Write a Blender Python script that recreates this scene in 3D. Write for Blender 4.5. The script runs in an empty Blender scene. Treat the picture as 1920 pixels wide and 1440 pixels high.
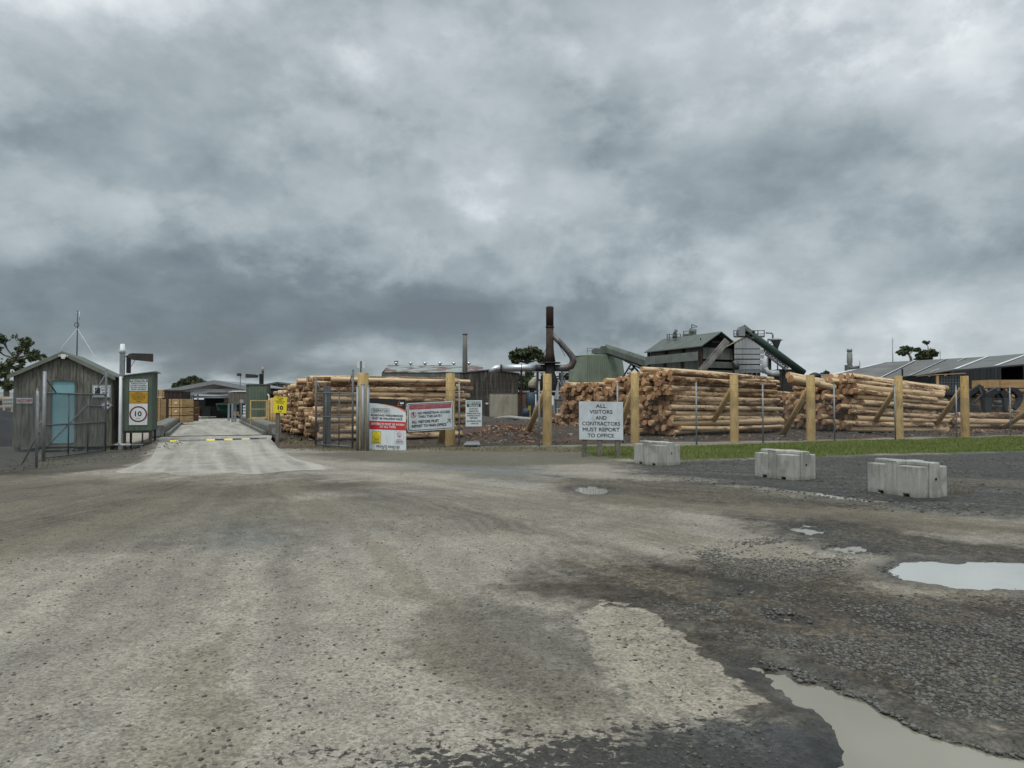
import bpy, bmesh, math, random
import numpy as np
from mathutils import Vector, Matrix
random.seed(7); rng = np.random.default_rng(7)
R = math.radians
S = bpy.context.scene
COL = S.collection
# ------------------------------------------------------------------ camera
FPX = 1350.0; HZ = 757.0; CH = 1.6
TH = math.atan((HZ - 720.0) / FPX)
cam_d = bpy.data.cameras.new('camera'); cam = bpy.data.objects.new('camera', cam_d); COL.objects.link(cam)
cam.location = (0, 0, CH); cam.rotation_euler = (math.pi / 2 + TH, 0, 0)
cam_d.sensor_width = 36; cam_d.lens = 36 * FPX / 1920; cam_d.clip_start = 0.05; cam_d.clip_end = 6000
S.camera = cam
S.render.resolution_x = 1024; S.render.resolution_y = 768
S.view_settings.view_transform = 'Standard'; S.view_settings.look = 'None'
S.view_settings.exposure = 0.0; S.view_settings.gamma = 1
# ------------------------------------------------------------------ node helper
class NT:
    def __init__(s, nt): s.nt = nt; s.n = nt.nodes; s.l = nt.links
    def put(s, sock, v):
        if hasattr(v, 'is_output') or isinstance(v, bpy.types.NodeSocket): s.l.new(v, sock)
        elif v is not None:
            if hasattr(sock.default_value, '__len__') and not hasattr(v, '__len__'): v = [v] * len(sock.default_value)
            if hasattr(v, '__len__') and len(sock.default_value) == 4 and len(v) == 3: v = (*v, 1)
            sock.default_value = v
    def m(s, op, a, b=None, c=None, clamp=False):
        n = s.n.new('ShaderNodeMath'); n.operation = op; n.use_clamp = clamp
        s.put(n.inputs[0], a)
        if b is not None: s.put(n.inputs[1], b)
        if c is not None: s.put(n.inputs[2], c)
        return n.outputs[0]
    def vm(s, op, a, b=None):
        n = s.n.new('ShaderNodeVectorMath'); n.operation = op; s.put(n.inputs[0], a)
        if b is not None: s.put(n.inputs[1], b)
        return n.outputs[0]
    def sep(s, v):
        n = s.n.new('ShaderNodeSeparateXYZ'); s.put(n.inputs[0], v); return n.outputs
    def comb(s, x, y, z):
        n = s.n.new('ShaderNodeCombineXYZ')
        for i, v in enumerate((x, y, z)): s.put(n.inputs[i], v)
        return n.outputs[0]
    def noise(s, v, scale=1, detail=4, rough=.5, dist=0):
        n = s.n.new('ShaderNodeTexNoise'); s.put(n.inputs['Vector'], v); s.put(n.inputs['Scale'], scale)
        n.inputs['Detail'].default_value = detail; n.inputs['Roughness'].default_value = rough
        n.inputs['Distortion'].default_value = dist
        return n.outputs[0]
    def vor(s, v, scale=1, feature='F1', out=0):
        n = s.n.new('ShaderNodeTexVoronoi'); n.feature = feature; s.put(n.inputs['Vector'], v); s.put(n.inputs['Scale'], scale)
        return n.outputs[out]
    def mapr(s, v, a, b, c=0., d=1., smooth=False):
        n = s.n.new('ShaderNodeMapRange'); n.clamp = True
        if smooth: n.interpolation_type = 'SMOOTHSTEP'
        s.put(n.inputs[0], v)
        for i, q in enumerate((a, b, c, d)): s.put(n.inputs[i + 1], q)
        return n.outputs[0]
    def mix(s, f, a, b, mode='MIX'):
        n = s.n.new('ShaderNodeMix'); n.data_type = 'RGBA'; n.blend_type = mode
        s.put(n.inputs[0], f); s.put(n.inputs[6], a); s.put(n.inputs[7], b); return n.outputs[2]
    def bump(s, h, strength=.5, dist=.02, nrm=None):
        n = s.n.new('ShaderNodeBump'); s.put(n.inputs['Height'], h); n.inputs['Strength'].default_value = strength
        n.inputs['Distance'].default_value = dist
        if nrm is not None: s.put(n.inputs['Normal'], nrm)
        return n.outputs[0]
    def attr(s, name, out='Color'):
        n = s.n.new('ShaderNodeAttribute'); n.attribute_name = name; return n.outputs[out]
# ------------------------------------------------------------------ sky
W = bpy.data.worlds.new('World'); S.world = W; W.use_nodes = True
SUN_EL, SUN_ROT = R(58), R(200)
def build_sky():
    t = NT(W.node_tree); t.n.clear()
    out = t.n.new('ShaderNodeOutputWorld'); bg = t.n.new('ShaderNodeBackground'); t.l.new(bg.outputs[0], out.inputs[0])
    sky = t.n.new('ShaderNodeTexSky'); sky.sky_type = 'NISHITA'; sky.sun_disc = False
    sky.sun_elevation = SUN_EL; sky.sun_rotation = SUN_ROT
    co = t.n.new('ShaderNodeTexCoord').outputs['Generated']
    x, y, z = t.sep(co)
    zz = t.m('MAXIMUM', z, 0.0)
    az0 = t.m('ARCTAN2', x, y); el0 = t.m('ARCSINE', z)
    # cloud layer seen from below
    k = t.m('ADD', zz, .30)
    pc = t.comb(t.m('DIVIDE', x, k), t.m('DIVIDE', y, k), 3.1)
    w1 = t.noise(pc, 1.1, 3, .5); w2 = t.noise(t.vm('ADD', pc, (7.3, 2.1, 0)), 1.1, 3, .5)
    w3 = t.noise(pc, 4.0, 4, .55); w4 = t.noise(t.vm('ADD', pc, (3.3, 8.1, 0)), 4.0, 4, .55)
    az = t.m('ADD', az0, t.m('ADD', t.m('MULTIPLY', t.m('SUBTRACT', w1, .5), .5), t.m('MULTIPLY', t.m('SUBTRACT', w3, .5), .10)))
    el = t.m('ADD', el0, t.m('ADD', t.m('MULTIPLY', t.m('SUBTRACT', w2, .5), .22), t.m('MULTIPLY', t.m('SUBTRACT', w4, .5), .07)))
    n1 = t.noise(pc, 1.0, 8, .56, 0)
    n2 = t.noise(t.vm('ADD', pc, (11, 5, 1)), 2.6, 7, .56, 0)
    n3 = t.noise(t.vm('MULTIPLY', pc, (1, 1.6, 1)), 8, 5, .6, 0)
    d1 = t.noise(t.vm('MULTIPLY', co, (1, 1, 1.35)), 3.4, 8, .56, 0); d2 = t.noise(t.vm('MULTIPLY', co, (1, 1, 1.5)), 10, 8, .58, .12)
    B = t.m('ADD', t.m('MULTIPLY', t.m('SUBTRACT', n1, .5), .45), t.m('MULTIPLY', t.m('SUBTRACT', n2, .5), .30))
    B = t.m('ADD', B, t.m('ADD', t.m('MULTIPLY', t.m('SUBTRACT', d1, .5), .40), t.m('MULTIPLY', t.m('SUBTRACT', d2, .5), .42)))
    B = t.m('ADD', B, t.m('MULTIPLY', t.m('SUBTRACT', n3, .5), .06))
    g1 = t.mapr(d1, .455, .545, -.5, .5, True); e1 = t.noise(t.vm('ADD', t.vm('MULTIPLY', co, (1, 1, 1.6)), (1.7, 6.2, 0)), 6.0, 9, .60, 0)
    g2 = t.mapr(e1, .47, .57, -.5, .5, True); g3 = t.mapr(t.noise(t.vm('ADD', co, (9.1, .4, 3)), 5.2, 9, .62, 0), .56, .68, 0, 1, True)
    B = t.m('ADD', B, t.m('ADD', t.m('MULTIPLY', g1, .13), t.m('ADD', t.m('MULTIPLY', g2, .085), t.m('MULTIPLY', g3, .16))))
    bl = t.noise(t.vm('ADD', t.vm('MULTIPLY', co, (1, 1, 1.4)), (4.1, 2.2, 0)), 5.5, 6, .5, 0); bl = t.m('ABSOLUTE', t.m('SUBTRACT', bl, .5))
    B = t.m('ADD', B, t.m('MULTIPLY', t.m('SUBTRACT', bl, .09), .8))
    blobs = [(150, 615, 460, 62, -.40), (1000, 610, 430, 55, -.24), (620, 615, 300, 50, -.16), (480, 470, 220, 80, .08), (1150, 215, 130, 70, -.26),
             (1290, 460, 200, 75, -.24), (1520, 330, 140, 55, -.2), (1810, 470, 90, 32, -.26), (420, 640, 300, 35, -.12),
             (60, 420, 200, 120, -.08), (760, 190, 200, 100, -.08), (1620, 600, 300, 40, -.08),
             (1700, 130, 300, 190, .22), (1860, 610, 180, 60, .10), (1345, 520, 80, 25, .28), (960, 360, 150, 80, .14),
             (90, 90, 300, 120, .12), (370, 705, 150, 20, .24), (1190, 120, 90, 30, .22), (1640, 420, 170, 50, .14),
             (1340, 170, 110, 110, .16), (500, 60, 300, 60, .05), (960, 40, 700, 60, .08), (1700, 700, 250, 25, .1)]
    for bx, by, sx, sy, am in blobs:
        a0 = math.atan((bx - 960) / FPX); e0 = math.atan((HZ - by) / FPX)
        da = t.m('MULTIPLY', t.m('SUBTRACT', az, a0), FPX / sx); de = t.m('MULTIPLY', t.m('SUBTRACT', el, e0), FPX / sy)
        g = t.m('EXPONENT', t.m('MULTIPLY', t.m('ADD', t.m('MULTIPLY', da, da), t.m('MULTIPLY', de, de)), -.6))
        B = t.m('ADD', B, t.m('MULTIPLY', g, am))
    v = t.m('ADD', t.m('MULTIPLY', B, .90), .60)
    cr = t.n.new('ShaderNodeValToRGB'); t.l.new(v, cr.inputs[0]); e = cr.color_ramp
    e.elements[0].position = .0; e.elements[0].color = (.155, .185, .210, 1)
    e.elements[1].position = 1.; e.elements[1].color = (.81, .865, .89, 1)
    for p_, c_ in ((.25, (.212, .257, .285, 1)), (.5, (.362, .418, .447, 1)), (.75, (.525, .585, .615, 1))):
        q = e.elements.new(p_); q.color = c_
    cloud = cr.outputs[0]
    # thick overcast is brighter towards the zenith and behind the camera
    zen = t.mapr(z, .50, .95, 1.0, ZEN, True)
    back = t.mapr(y, .15, -.6, 1.0, 1.25, True)
    cl = t.mix(1.0, cloud, t.comb(*(3 * [t.m('MULTIPLY', zen, back)])), 'MULTIPLY')
    skyc = t.mix(1.0, sky.outputs[0], (.10, .10, .10), 'MULTIPLY')
    low = t.mix(t.mapr(z, -.02, 0, 0, 1), (.12, .115, .10), t.mix(.93, skyc, cl))
    t.l.new(low, bg.inputs[0]); bg.inputs[1].default_value = 1.0
ZEN = 3.5
build_sky()
sd = bpy.data.lights.new('sun', 'SUN'); sd.energy = 1.3; sd.angle = R(14); sd.color = (1, .95, .88)
sun = bpy.data.objects.new('sun', sd); COL.objects.link(sun)
sv = Vector((math.sin(SUN_ROT) * math.cos(SUN_EL), math.cos(SUN_ROT) * math.cos(SUN_EL), math.sin(SUN_EL)))
sun.rotation_euler = sv.to_track_quat('Z', 'Y').to_euler()
# ------------------------------------------------------------------ pixel helpers (real distances)
ct, st = math.cos(TH), math.sin(TH)
def ray(px, py):
    dx = (px - 960) / FPX; dy = -(py - 720) / FPX
    return Vector((dx, ct - st * dy, st + ct * dy))
def P(px, py, Y):
    r = ray(px, py); return Vector((0, 0, CH)) + r * (Y / r.y)
def G(px, py, z=0.):
    r = ray(px, py); return Vector((0, 0, CH)) + r * ((z - CH) / r.z)
def XZ(px, py, Y):
    p = P(px, py, Y); return p.x, p.z
# ------------------------------------------------------------------ mesh builder
def rotz(a): return Matrix.Rotation(a, 4, 'Z')
class MB:
    def __init__(s): s.v = []; s.f = []; s.mi = []; s.sm = []
    def add(s, vs, fs, mi=0, smooth=False):
        o = len(s.v); s.v.extend([tuple(v) for v in vs])
        for f in fs: s.f.append(tuple(o + i for i in f)); s.mi.append(mi); s.sm.append(smooth)
        return s
    def quad(s, a, b, c, d, mi=0): return s.add([a, b, c, d], [(0, 1, 2, 3)], mi)
    def box(s, c, size, mi=0, M=None):
        x, y, z = [q / 2 for q in size]
        vs = [Vector((i * x, j * y, k * z)) for i in (-1, 1) for j in (-1, 1) for k in (-1, 1)]
        if M is not None: vs = [(M.to_3x3() @ v) for v in vs]
        c = Vector(c); vs = [v + c for v in vs]
        return s.add(vs, [(0, 1, 3, 2), (4, 6, 7, 5), (0, 4, 5, 1), (2, 3, 7, 6), (0, 2, 6, 4), (1, 5, 7, 3)], mi)
    def box2(s, a, b, mi=0):
        a = Vector(a); b = Vector(b)
        return s.box((a + b) / 2, [abs(q) for q in (b - a)], mi)
    def bar(s, p0, p1, w, h, mi=0, up=(0, 0, 1)):
        p0 = Vector(p0); p1 = Vector(p1); d = (p1 - p0).normalized(); u = Vector(up)
        if abs(d.dot(u)) > .98: u = Vector((0, 1, 0))
        sx = d.cross(u).normalized(); uz = sx.cross(d).normalized()
        vs = [p + sx * (i * w / 2) + uz * (j * h / 2) for p in (p0, p1) for i, j in ((-1, -1), (1, -1), (1, 1), (-1, 1))]
        return s.add(vs, [(0, 1, 2, 3), (7, 6, 5, 4), (0, 4, 5, 1), (1, 5, 6, 2), (2, 6, 7, 3), (3, 7, 4, 0)], mi)
    def tube(s, pts, rs, n=10, mi=0, cap=True, smooth=True):
        pts = [Vector(p) for p in pts]
        if not hasattr(rs, '__len__'): rs = [rs] * len(pts)
        vs = []; prev = None
        for i, p in enumerate(pts):
            if i == 0: d = pts[1] - p
            elif i == len(pts) - 1: d = p - pts[i - 1]
            else: d = (pts[i + 1] - p).normalized() + (p - pts[i - 1]).normalized()
            d = d.normalized() if d.length > 1e-9 else Vector((0, 0, 1))
            if prev is None:
                u = Vector((0, 0, 1)) if abs(d.z) < .9 else Vector((1, 0, 0))
                a = d.cross(u).normalized()
            else:
                a = (prev - d * prev.dot(d)).normalized()
            prev = a; b = d.cross(a)
            for k in range(n):
                t = 2 * math.pi * k / n; vs.append(p + (a * math.cos(t) + b * math.sin(t)) * rs[i])
        fs = [(i * n + k, i * n + (k + 1) % n, (i + 1) * n + (k + 1) % n, (i + 1) * n + k) for i in range(len(pts) - 1) for k in range(n)]
        s.add(vs, fs, mi, smooth)
        if cap:
            o = len(s.v) - len(vs)
            s.f.append(tuple(o + k for k in reversed(range(n)))); s.mi.append(mi); s.sm.append(False)
            s.f.append(tuple(o + (len(pts) - 1) * n + k for k in range(n))); s.mi.append(mi); s.sm.append(False)
        return s
    def prism(s, poly, vec, mi=0):
        n = len(poly); vec = Vector(vec); a = [Vector(p) for p in poly]; b = [p + vec for p in a]
        return s.add(a + b, [tuple(range(n)), tuple(range(2 * n - 1, n - 1, -1))] + [(i, n + i, n + (i + 1) % n, (i + 1) % n) for i in range(n)], mi)
    def corr(s, p0, p1, zb, zt, pitch=.15, depth=.02, prof=((0, 0), (.3, 0), (.4, 1), (.8, 1), (.9, 0)), mi=0):
        """ribbed sheet from p0 to p1 (xy), zb/zt numbers or functions of the fraction; ribs rise to the right-hand side"""
        p0 = Vector((p0[0], p0[1])); p1 = Vector((p1[0], p1[1])); L = (p1 - p0).length; d = (p1 - p0) / L
        nrm = Vector((d.y, -d.x)); n = max(1, round(L / pitch)); pts = []
        for i in range(n):
            for a, o in prof: pts.append(((i + a) / n, o * depth))
        pts.append((1., prof[0][1] * depth)); vs = []
        for a, o in pts:
            q = p0 + d * (a * L) + nrm * o
            b_ = zb(a) if callable(zb) else zb; t_ = zt(a) if callable(zt) else zt
            vs += [(q.x, q.y, b_), (q.x, q.y, t_)]
        return s.add(vs, [(2 * i, 2 * i + 2, 2 * i + 3, 2 * i + 1) for i in range(len(pts) - 1)], mi)
    def build(s, name, mats, parent=None, bevel=0, label=None, kind=None):
        me = bpy.data.meshes.new(name)
        off = Vector((0, 0, 0))
        if parent is not None:
            off = parent.get('_org', None); off = Vector(off) if off is not None else Vector((0, 0, 0))
        me.from_pydata([(v[0] - off.x, v[1] - off.y, v[2] - off.z) for v in s.v], [], s.f)
        if not isinstance(mats, (list, tuple)): mats = [mats]
        for m_ in mats: me.materials.append(m_)
        me.polygons.foreach_set('material_index', s.mi); me.polygons.foreach_set('use_smooth', s.sm)
        if bevel:
            bm = bmesh.new(); bm.from_mesh(me); bmesh.ops.remove_doubles(bm, verts=bm.verts, dist=1e-5)
            es = [e for e in bm.edges if len(e.link_faces) == 2 and e.calc_face_angle(0) > .5]
            bmesh.ops.bevel(bm, geom=es, offset=bevel, segments=2, affect='EDGES', profile=.6); bm.to_mesh(me); bm.free()
        me.update()
        o = bpy.data.objects.new(name, me); COL.objects.link(o)
        if parent is not None: o.parent = parent
        if label: o['label'] = label
        if kind: o['kind'] = kind
        return o
def tag(o, label, cat, group=None, kind=None):
    if kind: o['kind'] = kind
    if label: o['label'] = label
    if cat: o['category'] = cat
    if group: o['group'] = group
    return o
EMPT = []
def thing(name, loc, label, cat, group=None):
    o = bpy.data.objects.new(name, None); COL.objects.link(o); o.location = loc; o.empty_display_size = .2
    o['_org'] = tuple(loc); EMPT.append(o)
    return tag(o, label, cat, group)
def single(mb, name, mats, loc, label, cat, group=None, bevel=0):
    class Q(dict): pass
    loc = Vector(loc); mb.v = [(v[0] - loc.x, v[1] - loc.y, v[2] - loc.z) for v in mb.v]
    o = mb.build(name, mats, None, bevel); o.location = loc
    return tag(o, label, cat, group)
def copy_thing(src, loc, rz=0, label=None):
    r = src.copy(); COL.objects.link(r); r.location = loc; r.rotation_euler = (0, 0, rz)
    if label: r['label'] = label
    for ch in list(src.children):
        c = ch.copy(); COL.objects.link(c); c.parent = r
        for g_ in ch.children:
            d = g_.copy(); COL.objects.link(d); d.parent = c
    return r
# ------------------------------------------------------------------ materials
MATS = {}
def new_mat(name):
    m = bpy.data.materials.new(name); m.use_nodes = True; t = NT(m.node_tree)
    b = t.n['Principled BSDF']; return m, t, b
def mat(name, c1, c2=None, scale=4, stretch=(1, 1, 1), rough=.75, bump=.15, metal=0, detail=6, lo=.35, hi=.65, c3=None, s3=.6, spec=.3, bd=.01, coord='Object'):
    if name in MATS: return MATS[name]
    m, t, b = new_mat(name)
    co = t.n.new('ShaderNodeTexCoord').outputs[coord]
    v = t.vm('MULTIPLY', co, stretch)
    n = t.noise(v, scale, detail, .6)
    col = t.mix(t.mapr(n, lo, hi), c1, c2 if c2 else [q * .8 for q in c1])
    if c3:
        n3 = t.noise(t.vm('ADD', v, (5, 9, 2)), scale * s3, 5, .6, .5); col = t.mix(t.mapr(n3, .5, .68), col, c3)
    n4 = t.noise(co, .9, 3, .5); col = t.mix(1., col, t.mix(t.mapr(n4, .3, .7), (.84, .84, .84), (1.08, 1.08, 1.08)), 'MULTIPLY')
    t.l.new(col, b.inputs['Base Color']); b.inputs['Roughness'].default_value = rough; b.inputs['Metallic'].default_value = metal
    b.inputs['Specular IOR Level'].default_value = spec
    if bump: t.l.new(t.bump(n, bump, bd), b.inputs['Normal'])
    MATS[name] = m; return m
M_wood = mat('weathered_boards', (.175, .168, .138), (.074, .070, .056), 5, (3, 3, .5), .85, .4, c3=(.21, .20, .17), s3=.5)
M_wood2 = mat('dark_weathered_cladding', (.075, .066, .055), (.032, .028, .024), 1.2, (3, 3, .25), .85, .3, c3=(.15, .14, .125), s3=1.4)
M_postwood = mat('grey_post_timber', (.20, .18, .15), (.10, .09, .075), 9, (2, 2, .6), .85, .4)
M_yellow = mat('yellow_painted_timber', (.62, .44, .20), (.47, .32, .135), 9, (1, 1, .22), .75, .35, c3=(.36, .25, .12), s3=1.3, lo=.4, hi=.62)
M_yelrust = mat('yellow_paint_stained', (.55, .38, .16), (.45, .30, .12), 7, (1, 1, .3), .75, .25, c3=(.20, .10, .04), s3=.5)
M_green = mat('green_ribbed_steel', (.105, .135, .100), (.088, .115, .086), 3, (1, 1, .4), .5, .05, c3=(.13, .155, .12), s3=.5)
M_greenpale = mat('pale_green_sheet', (.20, .235, .175), (.165, .20, .15), 1.0, (1, 1, .3), .55, .05, c3=(.24, .26, .20), s3=.6)
M_greendk = mat('dark_green_sheet', (.135, .15, .13), (.092, .105, .093), 1.2, (1, 1, .3), .6, .05, c3=(.17, .18, .155), s3=1.)
M_roofgreen = mat('old_green_roof_sheet', (.115, .13, .115), (.085, .097, .085), .8, (1, 1, 1), .55, .1, c3=(.09, .10, .085))
M_whitesheet = mat('white_ribbed_sheet', (.50, .52, .53), (.40, .42, .43), 1.2, (1, 1, .3), .55, .05, c3=(.33, .34, .34))
M_white = mat('white_paint', (.72, .73, .73), (.64, .65, .65), 6, (1, 1, .5), .5, .03)
M_signwhite = mat('white_sign_face', (.66, .69, .70), (.58, .61, .62), 5, (1, 1, .4), .42, .02, c3=(.52, .55, .55), s3=.6)
M_galv = mat('galvanised_steel', (.30, .31, .32), (.22, .23, .24), 14, (1, 1, .4), .5, .05, .35)
M_galvdk = mat('dull_steel_tube', (.16, .165, .17), (.11, .115, .12), 14, (1, 1, .4), .55, .05, .3)
M_wire = mat('galvanised_wire', (.10, .105, .105), (.07, .075, .08), 30, (1, 1, 1), .5, 0, .3)
M_silver = mat('bright_duct_steel', (.62, .63, .64), (.5, .51, .52), 1.5, (.5, 1, 1), .32, .05, .8)
M_rust = mat('rusty_stack_steel', (.062, .040, .032), (.036, .026, .023), 1.2, (1, 1, .3), .75, .15, .2, c3=(.090, .052, .038), s3=1.2)
M_darksteel = mat('dark_steel', (.055, .052, .05), (.03, .03, .03), 3, (1, 1, 1), .6, .05, .2, c3=(.08, .05, .038))
M_greysteel = mat('grey_pipe_steel', (.17, .165, .165), (.11, .108, .11), 1.6, (1, 1, .6), .5, .05, .4, c3=(.09, .06, .05))
M_black = mat('black_painted', (.018, .018, .019), (.012, .012, .013), 8, rough=.5, bump=0)
M_void = mat('painted_interior_shade', (.012, .012, .013), (.008, .008, .009), 2, rough=.9, bump=0)  # near-black colour stands in for the shade inside sheds and openings
M_conc = mat('pale_concrete', (.46, .45, .41), (.36, .35, .315), 5, (1, 1, .5), .85, .35, c3=(.27, .26, .235), s3=.6, bd=.015)
M_concdk = mat('dirty_concrete', (.20, .195, .17), (.135, .13, .115), 5, (1, 1, .7), .85, .3, c3=(.10, .095, .08), s3=.7)
M_teal = mat('pale_blue_door_paint', (.23, .43, .46), (.20, .385, .42), 3, (1, 1, .5), .5, .03)
M_amber = mat('amber_sign_face', (.55, .31, .03), (.47, .26, .03), 5, rough=.45, bump=0, c3=(.40, .21, .03))
M_signyellow = mat('yellow_sign_face', (.78, .62, .03), (.72, .56, .03), 5, rough=.45, bump=0)
M_red = mat('red_sign_paint', (.50, .035, .035), (.44, .03, .03), 6, rough=.45, bump=0)
M_redfade = mat('faded_red_sign_paint', (.42, .07, .09), (.34, .05, .07), 9, rough=.5, bump=0, c3=(.5, .18, .18))
M_maroon = mat('maroon_ring_paint', (.20, .045, .065), (.16, .035, .05), 8, rough=.5, bump=0)
M_orange = mat('orange_swoosh_paint', (.68, .16, .07), (.62, .14, .06), 8, rough=.5, bump=0)
M_ink = mat('black_ink', (.025, .026, .028), (.035, .036, .038), 12, rough=.5, bump=0)
M_pinkink = mat('red_ink', (.42, .02, .03), (.36, .02, .03), 12, rough=.5, bump=0)
M_inkgreen = mat('dark_green_panel', (.012, .09, .065), (.012, .075, .055), 10, rough=.5, bump=0)
M_brown = mat('brown_container_paint', (.050, .030, .028), (.036, .022, .021), 3, (1, 1, .4), .6, .05)
M_beige = mat('beige_roller_door', (.42, .38, .30), (.36, .32, .25), 1.2, (1, 1, .4), .6, .03, c3=(.28, .25, .20))
M_tank = mat('green_tank_plastic', (.035, .095, .070), (.03, .08, .06), 2, rough=.4, bump=0)
M_tanklid = mat('faded_tank_lid', (.36, .44, .38), (.28, .36, .31), 2, rough=.5, bump=0)
M_roofgrey = mat('grey_roof_sheet', (.135, .132, .125), (.10, .098, .094), .35, (1, 1, 1), .75, .05, 0, c3=(.155, .152, .146))
M_skylight = mat('translucent_roof_strip', (.60, .62, .63), (.5, .52, .53), 1, rough=.5, bump=0)
M_roofstrip = mat('galvanised_roof', (.24, .25, .265), (.19, .20, .21), 2, (1, .2, 1), .5, .05, .3)
M_timber = mat('fresh_sawn_timber', (.56, .38, .19), (.46, .30, .14), 3, (.3, .3, 3), .75, .1, c3=(.38, .23, .11))
M_timberdk = mat('dark_brown_sawn_timber', (.12, .065, .038), (.08, .042, .026), 3, (.3, .3, 3), .8, .1)  # dark brown timber colour for the brown packs and the straps
M_tyre = mat('tyre_rubber', (.022, .022, .022), (.035, .033, .03), 9, rough=.85, bump=.2)
M_loader = mat('grey_loader_steel', (.020, .022, .025), (.032, .032, .034), 6, rough=.55, bump=.05)
M_loaderyel = mat('tan_loader_panel', (.45, .31, .14), (.38, .26, .11), 6, rough=.6, bump=.05)
M_glass = mat('dark_cab_glass', (.03, .04, .045), (.05, .065, .07), 2, rough=.12, bump=0, spec=.6)
M_blue = mat('faded_blue_tank', (.05, .09, .13), (.04, .07, .10), 2, rough=.5, bump=.05)
M_orangebrick = mat('orange_brick', (.30, .13, .07), (.24, .10, .06), 3, rough=.8, bump=.05)
M_pipewhite = mat('white_pvc', (.66, .66, .64), (.58, .58, .56), 6, (1, 1, .3), .45, 0)
def mat_emit(name, c, s):
    m, t, b = new_mat(name); b.inputs['Base Color'].default_value = (*c, 1); b.inputs['Emission Color'].default_value = (*c, 1)
    b.inputs['Emission Strength'].default_value = s; return m
M_greenlamp = mat_emit('green_signal_lens', (.05, .75, .55), 1.0)
def mat_roller():
    m, t, b = new_mat('rusted_green_roof'); co = t.n.new('ShaderNodeTexCoord').outputs['Object']
    n = t.noise(t.vm('MULTIPLY', co, (.35, .6, 1)), 1., 5, .6, .6)
    c = t.mix(t.mapr(n, .47, .55), (.23, .27, .25), (.11, .055, .045))
    t.l.new(c, b.inputs['Base Color']); b.inputs['Roughness'].default_value = .6; return m
M_rustroof = mat_roller()
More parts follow.
